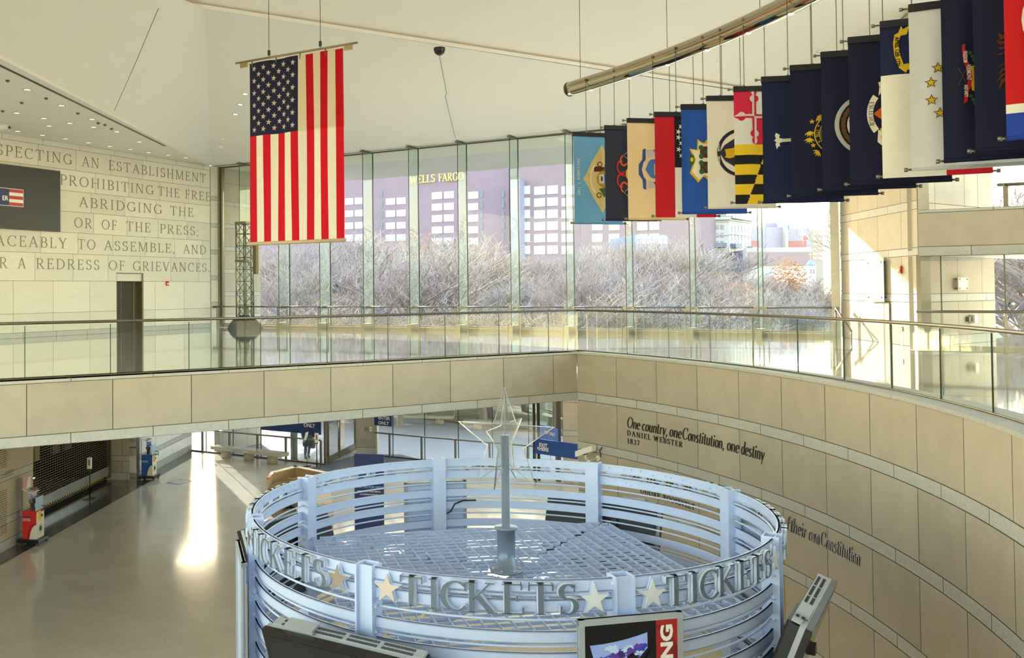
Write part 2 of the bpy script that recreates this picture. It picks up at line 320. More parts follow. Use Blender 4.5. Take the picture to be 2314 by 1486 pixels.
def panelled(mb, P, us, zs, gap=.012, ms=0, mj=2, seg=1):
    """P(u, z, d): point on a wall face, d metres in front; zs = list of (z0, z1, mat, [joints u]) courses"""
    for z0, z1, mi, js in zs:
        for a, b in zip(js[:-1], js[1:]):
            n = max(1, int(round(seg * (b - a)))) if seg != 1 else 1; t = random.uniform(-.5, .5)
            for i in range(n):
                ua = a + (b - a) * i / n + (gap / 2 if i == 0 else 0); ub = a + (b - a) * (i + 1) / n - (gap / 2 if i == n - 1 else 0)
                mb.quad(P(ua, z0 + gap / 2, 0), P(ub, z0 + gap / 2, 0), P(ub, z1 - gap / 2, 0), P(ua, z1 - gap / 2, 0), mi, t)
    u0, u1 = us; n = max(1, int((u1 - u0) * (seg if seg != 1 else 0)) or 1); zb = min(z[0] for z in zs); zt = max(z[1] for z in zs)
    for i in range(n):
        a, b = u0 + (u1 - u0) * i / n, u0 + (u1 - u0) * (i + 1) / n
        mb.quad(P(a, zb, -.012), P(b, zb, -.012), P(b, zt, -.012), P(a, zt, -.012), mj)
        mb.quad(P(a, zb, -.3), P(a, zt, -.3), P(b, zt, -.3), P(b, zb, -.3), mj)
        mb.quad(P(a, zt, -.012), P(b, zt, -.012), P(b, zt, -.3), P(a, zt, -.3), mj); mb.quad(P(a, zb, -.3), P(b, zb, -.3), P(b, zb, -.012), P(a, zb, -.012), mj)
    for u in (u0, u1): mb.quad(P(u, zb, -.012), P(u, zt, -.012), P(u, zt, -.3), P(u, zb, -.3), ms)
def js(u0, u1, step, off=0):
    r = [u0]; x = u0 + ((off - u0) % step)
    while x < u1 - .05:
        if x > u0 + .05: r.append(x)
        x += step
    return r + [u1]
# ------------------------------------------------------------------ shell: floors, walls, ceilings
W0 = onz(1303.3, 794.5, 0); FD = hd(R(60)); RW = (W0 - RC).length
A0 = math.degrees(math.atan2(W0.y - RC.y, W0.x - RC.x))
def oncirc(px, py, r=RW):
    d = ray(px, py); o = Vector((0, 0, EYE)) - Vector((RC.x, RC.y, EYE)); d2 = Vector((d.x, d.y, 0)); a = d2.dot(d2); b = o.dot(d2); c = o.dot(o) - r * r
    t = (-b + math.sqrt(b * b - a * c)) / a; p = Vector((0, 0, EYE)) + d * t
    return p, math.degrees(math.atan2(p.y - RC.y, p.x - RC.x))
LEDGE = .32
GA = math.degrees(math.acos(0)) ; GR = RW + LEDGE
FN = hd(R(150))                                    # fascia faces the void (towards viewer, right)
RW0, RW1 = Vector((15.06, 30.46, 0)), Vector((14.45, 25.05, 0))
def floor_poly(z, edge=0.0):
    pts = [W0 - FD * 34 + FN * edge, W0 + FN * edge * .5]
    pts += [arcp(A0 - i * 2.5, RW - edge) for i in range(1, 46)]
    pts += [Vector((8, -14, 0)), Vector((40, -10, 0)), Vector((40, 22, 0)), Vector((24, 33.5, 0)), RW1 + Vector((.2, 0, 0)), RW0 + Vector((.3, .2, 0)), CORNER - WD * .3, CORNER - TD * 34]
    return [Vector((p.x, p.y, z)) for p in pts]
mb = MB(); mb.poly(floor_poly(0)); struct(mb.build('floor', FLOORU))
mb = MB(); mb.poly(list(reversed(floor_poly(-1.24, -.25)))); struct(mb.build('ceiling', PLASTER2))
mb = MB(); mb.quad((-30, -14, ZL), (34, -14, ZL), (34, 38, ZL), (-30, 46, ZL)); mb.v = []; mb.f = []; mb.m = []; mb.t = []; mb.sm = []
mb.poly([(-18, -14, ZL), (12, -14, ZL), (12, 37.0, ZL), (7.6, 37.8, ZL), (-.1, 42.75, ZL), (-1.2, 44.6, ZL), (-2.2, 40.5, ZL), (-8.8, 44.4, ZL), (-18, 44.4, ZL)]); struct(mb.build('floor', FLOORL))

# coping and fascia of the straight balcony edge
cz = [(-1.045, -.06, 0), (-1.25, -1.045, 1)]
def Pf(u, z, d): return W0 - FD * u + Z * z + FN * d
ufa = lambda px, py=850: (W0 - onwall(px, py, W0, R(60))).dot(FD)
us0 = [0] + [ufa(p) for p in (1250.5, 1138, 1017.5, 887.5, 747.5, 596.5, 432.4, 254.7, 60)] + [22.1, 24.2]
ug = [0] + [ufa(p, 900) for p in (1195.5, 1078.5, 953.5, 819.5, 674.5, 516.5, 346, 160)] + [20.6, 22.4, 24.2]
mb = MB(); panelled(mb, Pf, (0, 24.2), [(-1.045, -.06, 0, us0), (-1.25, -1.045, 1, ug)], .014); wb = struct(mb.build('wall_balcony', [STONE, GRANITE, JOINT]))
mb = MB()
for a, b in zip(ug[:-1], ug[1:]):
    a += .006; b -= .006; mb.prism([Pf(a, 0, .02), Pf(b, 0, .02), Pf(b, 0, -.75), Pf(a, 0, -.75)], (0, 0, -.055), 0, tone=random.uniform(-.4, .4))
struct(mb.build('trim_1', GRANITE))
# curved wall
cj = [A0] + [oncirc(p, 860)[1] for p in (1393, 1483, 1575, 1668.7, 1764.8, 1863, 1963.6, 2068.6, 2174.5, 2283)]
step = (cj[1] - cj[-1]) / 9
cj += [cj[-1] - step * i for i in range(1, 14)]
A1 = cj[-1]; deg2u = lambda a: (A0 - a) * R(1) * RW
def Pc(u, z, d): return arcp(A0 - math.degrees(u / RW), RW - d, z)
cu = [deg2u(a) for a in cj]; cug = [0, cu[1] * .48] + [(a + b) / 2 for a, b in zip(cu[1:-1], cu[2:])] + [cu[-1]]
lev = [-.06, -1.045, -1.25, -2.31, -2.52, -3.575, -3.785, -4.84, -5.05, -5.8]
mb = MB(); panelled(mb, Pc, (0, cu[-1]), [(lev[i + 1], lev[i], i % 2, cu if i % 2 == 0 else cug) for i in range(9)], .014, seg=2.5)
wc = struct(mb.build('wall_curved', [STONE, GRANITE, JOINT]))
mb = MB()
for a, b in zip(cug[:-1], cug[1:]):
    t = random.uniform(-.4, .4)
    for i in range(4):
        p, q = a + (b - a) * i / 4 + (.006 if i == 0 else 0), a + (b - a) * (i + 1) / 4 - (.006 if i == 3 else 0)
        mb.prism([Pc(p, .002, .02), Pc(q, .002, .02), Pc(q, .002, -.7), Pc(p, .002, -.7)], (0, 0, -.06), 0, tone=t)
struct(mb.build('trim_2', GRANITE))

# inscription wall -------------------------------------------------------
TN = hd(TH + pi / 2)
def Pt(u, z, d): return CORNER + TD * u + Z * z + TN * d
def uz(px, py): p = onwall(px, py, CORNER, TH); return (p - CORNER).dot(TD), p.z
rows = [(7.28, 7.5, 1.35), (6.46, 7.28, 1.15), (5.64, 6.46, .35), (4.83, 5.64, 1.9), (4.01, 4.83, .25), (3.18, 4.01, 1.25), (2.12, 3.18, 1.0), (.9, 2.12, .05), (.2, .9, .05)]
DU0, DU1 = uz(263.5, 650)[0], uz(321.8, 650)[0]
cs = []
for z0, z1, off in rows:
    if z0 < 2:
        cs.append((z0, min(z1, 2.12), 0, js(-26, DU0, 1.78, off))); cs.append((z0, min(z1, 2.12), 0, js(DU1, 0, 1.78, off)))
    else: cs.append((z0, z1, 0, js(-26, 0, 1.78, off)))
mb = MB(); panelled(mb, Pt, (-26, 0), [c for c in cs if c[0] >= 2], .012)
panelled(mb, Pt, (-26, DU0), [c for c in cs if c[0] < 2 and c[3][0] < -20] + [(-.0, .2, 1, js(-26, DU0, 1.5, .3))], .012)
panelled(mb, Pt, (DU1, 0), [c for c in cs if c[0] < 2 and c[3][0] > -20] + [(-.0, .2, 1, js(DU1, 0, 1.5, .3))], .012)
wl = struct(mb.build('wall_left', [STONEW, GRANITE, JOINT]))
def word(mb, text, x0, x1, zb, h, yref):
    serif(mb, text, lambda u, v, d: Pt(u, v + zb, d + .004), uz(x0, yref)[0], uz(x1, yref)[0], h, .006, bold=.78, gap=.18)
LN = [[('SPECTING', -9, 163), ('AN', 185, 224), ('ESTABLISHMENT', 245, 465)], [('PROHIBITING', 135, 347), ('THE', 357, 405), ('FREE', 418, 475.5)], [('ABRIDGING', 178, 366), ('THE', 384, 437)],
      [('OR', 167, 208), ('OF', 229, 264), ('THE', 285, 340), ('PRESS;', 361, 449)], [('ACEABLY', -12, 151), ('TO', 175, 216), ('ASSEMBLE,', 235, 395), ('AND', 414, 466)],
      [('R', -2, 17), ('A', 40, 58), ('REDRESS', 81, 225), ('OF', 245, 282), ('GRIEVANCES.', 300, 474)]]
for i, l in enumerate(LN):
    mb = MB(); zb = (6.67, 5.85, 5.05, 4.22, 3.38, 2.57)[i]
    for t, a, b in l: word(mb, t, a, b, zb, .4, (380, 430, 470, 510, 560, 605)[i])
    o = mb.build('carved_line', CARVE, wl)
mb = MB()
for t, a, b in (('UTION', 2, 56), ('OF', 66, 83), ('THE', 97, 121), ('UNITED', 132, 189), ('STATES', 199, 247)): word(mb, t, a, b, 1.45, .15, 670)
o = mb.build('white_line', WRITE, wl); o['label'] = 'small white painted line of capitals'
# stone jamb, wing wall outside, outer structure at the window's far corner
mb = MB(); panelled(mb, lambda u, z, d: CORNER + TD * (.02 + u) + Z * z + TN * (d + .02), (0, .5), [(a, b, i % 2, [0, .5]) for i, (a, b) in enumerate([(0, .95), (.95, 1.17), (1.17, 2.2), (2.2, 2.4), (2.4, 3.4), (3.4, 3.6), (3.6, 4.65), (4.65, 4.83), (4.83, 5.9), (5.9, 6.1), (6.1, 7.5)])], .012)
struct(mb.build('trim_3', [STONEW, GRANITE, JOINT]))
zz = [-5.8]; k = 0
wz = []
z = 5.73 - 1.07 * 11; 
while z < 6.6: wz.append((z, z + .2)); z += 1.07
mb = MB(); c2 = []; prev = -5.85
for a, b in wz:
    if b < -5.6: continue
    c2.append((prev, max(a, prev + .02), 0, [.55, .78, 2.6, 3.3, 3.65])); c2.append((max(a, prev + .02), b, 1, [.55, 1.75, 3.0, 3.65])); prev = b
c2.append((prev, 6.8, 0, [.55, .78, 2.6, 3.65])); c2.append((6.8, 7.5, 0, [.55, 3.65]))
panelled(mb, Pt, (.55, 3.65), c2, .014); struct(mb.build('wall_wing', [STONE, GRANITE, JOINT]))

# ceilings ----------------------------------------------------------------
HZ = 7.5
V0 = CORNER + Z * HZ + TN * .1
E1 = WP + WD * 17.9 - WOUT * .9 + Z * HZ; E0 = V0 - WOUT * .55
DA, DB = atd(300, -5, 27.0), atd(1872, 236, 30.3)
def Dl(t): return DA.lerp(DB, t)
def pxof(p): q = p - Vector((0, 0, EYE)); return CX + FPX * q.dot(RT) / q.dot(FWD)
def Dpx(px):
    a, b = -.6, 1.0
    for _ in range(60):
        m = (a + b) / 2
        if pxof(Dl(m)) < px: a = m
        else: b = m
    return Dl(a)
B0 = onz(0, 125, HZ); Bx = V0.lerp(B0, 1.9); Q1, Q2 = Dpx(462), Dpx(786); DLx = Dl(-.45)
mb = MB(); mb.poly([V0 - TN * .6, V0, Bx, Bx + Vector((-14, 0, 0)), CORNER - TD * 34 + Z * HZ - TN * .6]); mb.quad(V0, V0 + Vector((-.4, .6, 0)), WP + WD * 18.2 + WOUT * .1 + Z * HZ, E1); 
struct(mb.build('ceiling', PLASTER2))
mb = MB(); mb.poly([Bx + Z * .02, V0, Q1]); mb.poly([Bx + Z * .02, Q1, Dl(0), DLx])
mb.poly([V0, Q2, Q1]); mb.poly([V0, E1, Q2]); mb.poly([E1, DB, Q2]); mb.poly([E1, E1 + Vector((3, -2, 0)), DB])
struct(mb.build('ceiling', PLASTER))
# lighter lip along the soffit edge and a black linear slot in the soffit
bd = (B0 - V0).normalized(); bn = Vector((-1, 0, 0))
mb = MB(); q0, q1 = V0 + bd * .4, Bx
mb.obox((q0 + q1) / 2 + bn * .04 - Z * .03, (q1 - q0) / 2, bn * .05, (0, 0, .05)); struct(mb.build('trim_4', PLASTER2))
sa, sb = onz(0, 148, HZ - .004), onz(373, 330, HZ - .004); sa = sb.lerp(sa, 1.5)
mb = MB(); mb.obox((sa + sb) / 2, (sb - sa) / 2, bn * .05, (0, 0, .004)); struct(mb.build('trim_5', BLACK))
# grey upper vault with its lip
gp = Vector((0, 12, 15.2)); gn = (DB - DA).cross(gp - DA).normalized()
def ongrey(px, py): d = ray(px, py); c = Vector((0, 0, EYE)); return c + d * (gn.dot(DA - c) / gn.dot(d))
J = ongrey(1700, 0); J2 = DB + (J - DB) * 3.0; GLx = DLx + (gp - DA) * 1.0
mb = MB(); mb.poly([DLx, DB, J2, GLx]); mb.poly([DB, DB + Vector((14, -8, 1.5)), J2 + Vector((16, -2, -1.0)), J2]); struct(mb.build('ceiling', PLASTER))
mb = MB(); dn = Vector((0, 0, 1)); dv = (DB - DLx); back = (gp - DA).normalized()
mb.prism([DLx - Z * .0, DB, DB - Z * .12 + back * .22, DLx - Z * .12 + back * .22], back * .1 + Z * .05); struct(mb.build('trim_6', PLASTER))
# roof sheet above everything so that daylight comes in by the glass only
mb = MB(); mb.poly([(-34, 8, 17), (40, 8, 17), (40, 14, 17), (15.4, 30.4, 9.9), (-8, 44.4, 9.9), (-34, 40, 11)]); struct(mb.build('roof', PLASTER))
# unseen rear of the hall: vault and wall added to shape the daylight fill
mb = MB(); mb.poly([(-34, -14, 17), (40, -14, 17), (40, 9, 17), (-34, 9, 17)]); struct(mb.build('ceiling', PLASTER))
mb = MB(); 
for x0, x1, z0, z1 in ((-34, 40, ZL, -5.4), (-34, 40, -1.3, .6), (10, 40, -5.4, -1.3), (-34, 40, 8.6, 17), (4, 40, .6, 8.6)): mb.quad((x0, -14, z0), (x1, -14, z0), (x1, -14, z1), (x0, -14, z1))
struct(mb.build('wall_rear_unseen', STONE))
# outer overhang
o0, o1 = CORNER + Z * 7.5 - WD * 3, WP + WD * 22 + Z * 7.5
mb = MB(); mb.quad(o0 + WOUT * .12, o1 + WOUT * .12, o1 + WOUT * 3.3, o0 + WOUT * 3.3); struct(mb.build('roof_soffit', mat('sunlit soffit', srgb(240, 234, 212), .8, noise=.01)))  # bounced sunlight put into a paler, creamier colour on the near strip
mb = MB(); mb.quad(o0 + WOUT * 3.3, o1 + WOUT * 3.3, o1 + WOUT * 7.9 - Z * .1, o0 + WOUT * 7.9 - Z * .1)
mb.quad(o0 + WOUT * 7.9 - Z * .1, o1 + WOUT * 7.9 - Z * .1, o1 + WOUT * 7.9 + Z * 1.2, o0 + WOUT * 7.9 + Z * 1.2); mb.quad(o0 + Z * 1.2 - WOUT * .5, o1 + Z * 1.2 - WOUT * .5, o1 + WOUT * 7.9 + Z * 1.2, o0 + WOUT * 7.9 + Z * 1.2)
struct(mb.build('roof_overhang', PLASTER2))

# right-hand stone wall, upper stone band, back wall of the side room --------
rd = (RW0 - RW1).normalized(); rn = Vector((-rd.y, rd.x, 0))
def Pr(u, z, d): return RW1 + rd * u + Z * z + rn * d
L_ = (RW0 - RW1).length
bz = [(0, 1.2, 0), (1.2, 1.42, 1), (1.42, 2.46, 0), (2.46, 2.67, 1), (2.67, 3.7, 0), (3.7, 3.93, 1), (3.93, 4.95, 0), (4.95, 5.17, 1), (5.17, 6.2, 0), (6.2, 6.42, 1), (6.42, 9.0, 0)]
ur = [0, 1.0, 2.55, 4.0, L_]; urg = [0, .55, 1.85, 3.2, 4.6, L_]
mb = MB(); panelled(mb, Pr, (0, L_), [(a, b, m, urg if m else ur) for a, b, m in bz], .014); wr = struct(mb.build('wall_right', [STONE, GRANITE, JOINT]))
mb = MB(); c = onwall(1893, 600, WP, TW); mb.obox((RW0.x - .12, RW0.y + .12, 3.7), WD * .12, WOUT * .2, (0, 0, 3.8)); struct(mb.build('trim_7', mat('beige frame', srgb(205, 198, 178), .6)))
def Pb(u, z, d): return RW1 + WD * u + Z * z - WOUT * d
mb = MB(); ub = [0, 2.35, 4.9, 7.5, 10]; panelled(mb, Pb, (0, 10), [(2.43, 2.68, 1, [0, 1.2, 3.55, 6.0, 8.5, 10]), (2.68, 3.58, 0, [0, 2.35, 4.9, 7.5, 10]), (3.58, 3.66, 1, [0, 1.7, 4.2, 6.7, 10])], .014); struct(mb.build('wall_bridge', [STONE, GRANITE, JOINT]))
Wb = Vector((14.6, 25.25, 0)); bd2 = hd(R(56)); bn2 = hd(R(146))
def Pk(u, z, d): return Wb + bd2 * u + Z * z + bn2 * d
bz2 = [(0, .26, 1), (.26, 1.2, 0), (1.2, 1.42, 1), (1.42, 2.44, 0)]
mb = MB(); panelled(mb, Pk, (0, 4.35), [(a, b, m, [0, 2.6, 3.8, 4.35] if m else [0, .5, 2.1, 3.55, 4.35]) for a, b, m in bz2], .014)
panelled(mb, Pk, (0, 4.3), [(2.6, 3.9, 0, [0, .9, 2.6, 3.4, 4.3]), (3.9, 5.0, 0, [0, .9, 2.6, 3.4, 4.3]), (5.0, 8.6, 0, [0, .9, 2.6, 3.4, 4.3])], .014); struct(mb.build('wall_back', [STONE, GRANITE, JOINT]))
mb = MB(); mb.poly([Pk(-.4, 2.44, .0), Pk(9, 2.44, 0), Pk(9, 2.44, 3.2), RW1 + WD * 9 + Z * 2.44, RW1 + Z * 2.44]); struct(mb.build('ceiling', PLASTER2))

# lower left wall with the shop recess ------------------------------------
LW = Vector((-8.74, 44.34, 0)); ld = hd(R(7)); lnm = hd(R(97))
def Pl(u, z, d): return LW - ld * u + Z * z + lnm * d
def lcourses(u0, u1):
    o = []
    for i in range(2, 9): o.append((lev[i + 1], lev[i], i % 2, js(u0, u1, 2.1, .6 if i % 2 == 0 else 1.6)))
    return [(max(a, -5.5), b, m, j) for a, b, m, j in o if b > -5.5] + [(-5.8, -5.5, 1, js(u0, u1, 1.6, .4))]
UO0, UO1 = 6.93, 15.4
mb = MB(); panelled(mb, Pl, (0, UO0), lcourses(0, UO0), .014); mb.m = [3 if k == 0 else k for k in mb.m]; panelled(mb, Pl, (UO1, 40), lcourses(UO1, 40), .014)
panelled(mb, lambda u, z, d: LW - ld * (UO0 + .0) + Z * z - lnm * u - ld * d, (0, 1.25), lcourses(0, 1.25), .014)
wlow = struct(mb.build('wall_lower', [STONE, GRANITE, JOINT, mat('sky lit stone', srgb(226, 226, 222), .4, noise=.04, nscale=2, tone=.05)]))  # paler stone slot beside the glass carries the sky light in its colour
mb = MB(); mb.quad(Pl(0, ZL + .004, .62), Pl(40, ZL + .004, .62), Pl(40, ZL + .004, 0), Pl(0, ZL + .004, 0)); mb.quad(Pl(UO0, ZL + .005, .62), Pl(UO1, ZL + .005, .62), Pl(UO1, ZL + .005, -1.3), Pl(UO0, ZL + .005, -1.3)); struct(mb.build('trim_8', FLOORD))
# donors' inscription: columns of small engraved lines
mb = MB()
for c0, w_, z0, n in ((17.0, 1.0, -2.75, 11), (18.5, 1.1, -2.7, 12), (17.0, .95, -4.05, 21), (18.3, .8, -4.1, 21), (16.6, .8, -3.55, 3), (19.7, 1.2, -2.7, 30)):
    for i in range(n):
        x = c0; rnd = random.random()
        ln_ = w_ * (.45 + .5 * rnd)
        while ln_ > .05:
            l = min(ln_, random.uniform(.08, .22)); mb.quad(Pl(x + l, z0 - i * .062, .004), Pl(x, z0 - i * .062, .004), Pl(x, z0 - i * .062 + .024, .004), Pl(x + l, z0 - i * .062 + .024, .004)); x += l + .03; ln_ -= l + .03
o = mb.build('donor_lines', mat('engraved brown', srgb(120, 108, 80), .8), wlow); o['label'] = 'columns of small engraved lines'
# ------------------------------------------------------------------ upper glass front: one window per bay
S0 = (Vector((-.12, 39.72, 0)) - WP).dot(WD)
def Pw(s, z, d): return WP + WD * s + Z * z - WOUT * d          # d metres inside the pane
fin_proto = None
for k in range(-4, 8):
    a, b = S0 + 2.2 * k, S0 + 2.2 * (k + 1)
    if k == -4: a = (CORNER - WP).dot(WD) + .18
    if k == 7: b = (RW0 - WP).dot(WD) - .2
    wn = sroot('window_%d' % (k + 5), Pw(a, 0, 0))
    mb = MB(); mb.obox(Pw((a + b) / 2, 3.81, 0), WD * (b - a - .03) / 2, WOUT * .008, Z * 3.67); mb.build('pane', GLASS, wn)
    mb = MB(); mb.obox(Pw((a + b) / 2, .06, .02), WD * (b - a) / 2, WOUT * .07, Z * .06); mb.obox(Pw((a + b) / 2, .16, .0), WD * (b - a) / 2, WOUT * .03, Z * .025); mb.build('sill_frame', STEEL, wn)
    mb = MB(); mb.obox(Pw((a + b) / 2, 7.475, 0), WD * (b - a) / 2, WOUT * .05, Z * .025); mb.build('head_frame', STEELD, wn)
    mb = MB(); mb.obox(Pw(b, 3.8, .0), WD * .016, WOUT * .02, Z * 3.7); mb.build('mullion_seal', EDGE if k < 7 else STEEL, wn)
    if k < 7:
        mb = MB(); mb.obox(Pw(b, 3.85, .42), WD * .012, WOUT * .37, Z * 3.6); mb.build('glass_fin', GLASSF, wn)
        mb = MB(); mb.obox(Pw(b, 3.85, .795), WD * .013, WOUT * .006, Z * 3.6); mb.build('fin_edge', EDGE, wn)
        mb = MB(); mb.obox(Pw(b, .14, .56), WD * .085, WOUT * .32, Z * .14); mb.build('fin_shoe', STEEL, wn)
        mb = MB(); mb.obox(Pw(b, 7.44, .55), WD * .06, WOUT * .35, Z * .03); mb.build('fin_bracket', STEEL, wn)
    else:
        mb = MB(); mb.obox(Pw(b + .08, 3.75, .0), WD * .07, WOUT * .12, Z * 3.75); mb.build('end_frame', STEEL, wn)
    if k == -4:
        mb = MB(); mb.obox(Pw(a - .05, 3.75, .02), WD * .06, WOUT * .1, Z * 3.75); mb.build('end_frame', STEELD, wn)
    # hand rail of the bay, its end blocks and posts
    e0, e1 = a + (.2 if k > -4 else .02), b - (.2 if k < 7 else .02)
    rl = thing('guard_rail', '', 'railing', Pw(a, 0, .55), 0, 'guard rails of the glass front')
    rl['label'] = 'steel guard rail standing inside a bay of the tall glass front'
    mb = MB(); mb.tube([Pw(e0, .97, .55), Pw(e1, .97, .55)], .03, 8); mb.build('rail', STEEL, rl)
    for q in (e0, e1):
        mb = MB(); mb.obox(Pw(q + (-.09 if q == e0 else .09), .95, .55), WD * .1, WOUT * .035, Z * .05); mb.build('end_block', STEEL, rl)
        mb = MB(); mb.obox(Pw(q + (.06 if q == e0 else -.06), .475, .55), WD * .016, WOUT * .03, Z * .475); mb.build('post', STEEL, rl)

# ------------------------------------------------------------------ balustrades round the void
u = 0.0
while (Pf(u, 0, -LEDGE) - RC).length > GR: u += .005
v = 0
while (Pf(-v, 0, -LEDGE) - RC).length < GR and v < 3: v += .005
UG = -v; GC = Pf(UG, 0, -LEDGE); AG = math.degrees(math.atan2(GC.y - RC.y, GC.x - RC.x))
bal = thing('glass_balustrade', 'straight clear glass balustrade with steel handrail above the stone balcony edge', 'balustrade', GC)
ujs = [UG] + [(W0 - FN * LEDGE - onwall(p, 800, W0 - FN * LEDGE, R(60))).dot(FD) for p in (1240, 1128, 1006, 877, 739, 589, 427, 249.5, 56)] + [22, 24]
for a, b in zip(ujs[:-1], ujs[1:]):
    mb = MB(); a2, b2 = a + .008, b - .008; mb.obox(Pf((a2 + b2) / 2, .5, -LEDGE), FD * (b2 - a2) / 2, FN * .008, Z * .515); mb.build('glass_panel', GLASSB, bal)
    mb = MB(); mb.obox(Pf(b, .5, -LEDGE), FD * .006, FN * .009, Z * .515); mb.build('panel_joint', EDGE, bal)
mb = MB(); mb.tube([Pf(UG, 1.07, -LEDGE), Pf(24, 1.07, -LEDGE)], .03, 10); mb.build('handrail', STEEL, bal)
mb = MB(); mb.obox(Pf((UG + 24) / 2, .01, -LEDGE), FD * (24 - UG) / 2, FN * .018, Z * .012); mb.build('base_channel', STEELD, bal)
bal = thing('glass_balustrade', 'curved clear glass balustrade with steel handrail above the curved stone wall', 'balustrade', GC)
gj = [AG] + [oncirc(p, 820, GR)[1] for p in (1418, 1512, 1606, 1703, 1803.5, 1907.5, 2015, 2125, 2242)]
gs = gj[-2] - gj[-1]
gj += [gj[-1] - gs * i for i in range(1, 9)]
for a, b in zip(gj[:-1], gj[1:]):
    mb = MB(); n = 5
    for i in range(n):
        p, q = a + (b - a) * i / n - (.02 if i == 0 else 0), a + (b - a) * (i + 1) / n + (.02 if i == n - 1 else 0)
        mb.prism([arcp(p, GR - .008), arcp(q, GR - .008), arcp(q, GR + .008), arcp(p, GR + .008)], Z * 1.03, 0)
    mb.build('glass_panel', GLASSB, bal)
    t = Vector((-sin(R(b)), cos(R(b)), 0)); mb = MB(); mb.obox(arcp(b, GR, .515), t * .006, Vector((t.y, -t.x, 0)) * .009, Z * .515); mb.build('panel_joint', EDGE, bal)
arc_ = [gj[0] + (gj[-1] - gj[0]) * i / 80 for i in range(81)]
mb = MB(); mb.tube([arcp(a, GR, 1.07) for a in arc_], .03, 10); mb.build('handrail', STEEL, bal)
mb = MB(); mb.tube([arcp(a, GR, .01) for a in arc_], .018, 6); mb.build('base_channel', STEELD, bal)

# ------------------------------------------------------------------ lamps in the ceilings
LENS = mat('lamp lens', srgb(250, 248, 240), .3, emit=(1, .95, .85, 1), es=.45)
RIM = mat('lamp rim', srgb(200, 196, 186), .3, .8)
def downlight(p, r, nrm, lab, grp):
    o = thing('ceiling_light', lab, 'downlight', p, 0, grp)
    mb = MB(); mb.lathe((p[0], p[1], p[2]), [(r, .004), (r, -.012), (r * .82, -.014), (r * .78, .0)], 16, axis=nrm); mb.build('trim_ring', RIM, o)
    mb = MB(); mb.lathe((p[0], p[1], p[2]), [(r * .75, -.009), (r * .3, -.004)], 14, axis=nrm); mb.build('lens', LENS, o)
    return o
for px, py in ((62, 202), (139, 238), (38, 255), (99, 267), (158, 278), (111, 284), (208, 269), (212, 287), (264, 297), (40, 296), (96, 305), (148, 313), (200, 322), (248, 330), (294, 337), (336, 344), (380, 350), (420, 356), (315, 320)):
    p = onz(px, py, HZ - .0); downlight(p, .13, (0, 0, 1), 'small round downlight in the flat soffit above the inscription wall', 'downlights of the flat soffit')
for px, py in ((17, 181), (104, 221), (49, 231), (176, 255), (237, 281), (252, 290), (6, 250), (222, 277)):
    p = onz(px, py, HZ); o = thing('sprinkler_head', 'tiny sprinkler disc in the flat soffit above the inscription wall', 'sprinkler', p, 0, 'sprinklers of the soffit')
    mb = MB(); mb.lathe(p, [(.06, .0), (.06, -.02), (.02, -.06)], 10); mb.build('sprinkler_cap', STEELD, o)
p = onz(4, 283, HZ); o = thing('ceiling_projector', 'small white box fixed under the soffit near the wall display', 'projector', p); mb = MB(); mb.box(p.x - .3, p.x + .25, p.y - .15, p.y + .15, HZ - .16, HZ); mb.build('housing', WHITE, o)
mb = MB(); mb.lathe(p + Vector((.26, 0, -.08)), [(.05, 0), (.05, .03)], 10, axis=(1, 0, 0)); mb.build('projector_lens', BLACK, o)
def ontri(px, py, a, b, c): d = ray(px, py); n = (b - a).cross(c - a).normalized(); e = Vector((0, 0, EYE)); n = n if n.z > 0 else -n; return e + d * (n.dot(a - e) / n.dot(d)), n
for px, py in ((554, 212), (543, 236), (532, 258)):
    p, n = ontri(px, py, V0, Q2, Q1); downlight(p, .12, n, 'black centred downlight in the small triangular ceiling facet behind the big flag', 'downlights of the triangular facet')
for px, py in ((505, 313), (498, 331)):
    p, n = ontri(px, py, V0, Q2, Q1); o = thing('smoke_detector', 'small white detector disc low on the triangular ceiling facet', 'detector', p, 0, 'detectors of the facet'); mb = MB(); mb.lathe(p, [(.14, .0), (.13, -.03), (.06, -.05)], 14, axis=n); mb.build('detector_cap', WHITE, o)
for px, py in ((1839, 37), (1855, 115)):
    q, n = ontri(px, py, DB, J2, DB + Vector((14, -8, 1.5))); downlight(q, .12, n, 'round recessed downlight in the ceiling just above the row of flags', 'downlights above the flags')
# black camera dome and hanging wires
p, n = ontri(993, 110, E1, DB, Q2); o = thing('camera_dome', 'small black camera dome under the big vault edge', 'security camera', p)
mb = MB(); mb.lathe(p, [(.16, .02), (.16, -.03), (.13, -.12), (.05, -.18)], 16); mb.build('dome', BLACK, o)
WIRE = mat('thin steel wire', srgb(70, 64, 52), .5, .6)
for (a, b), lab in ((((993, 112), (1029, 312)), 'thin slack wire hanging from the black camera dome to the glass front'), (((358, 14), (250, 250)), 'thin slack wire hanging down the left vault facet')):
    if a[0] > 500: pa, pb = p - Z * .2, onz(b[0], b[1], HZ - .02)
    else: pa, pb = atd(a[0], a[1], 21.6) - Z * .05, onz(b[0], b[1], HZ - .01) + Vector((.12, 0, 0))
    o = thing('hanging_wire', lab, 'wire', pb); mb = MB(); m = pa.lerp(pb, .36) - Z * .03
    mb.tube([pa, m, m + Vector((-.04, 0, -.1)), pb], .008, 4); mb.build('strand', WIRE, o)

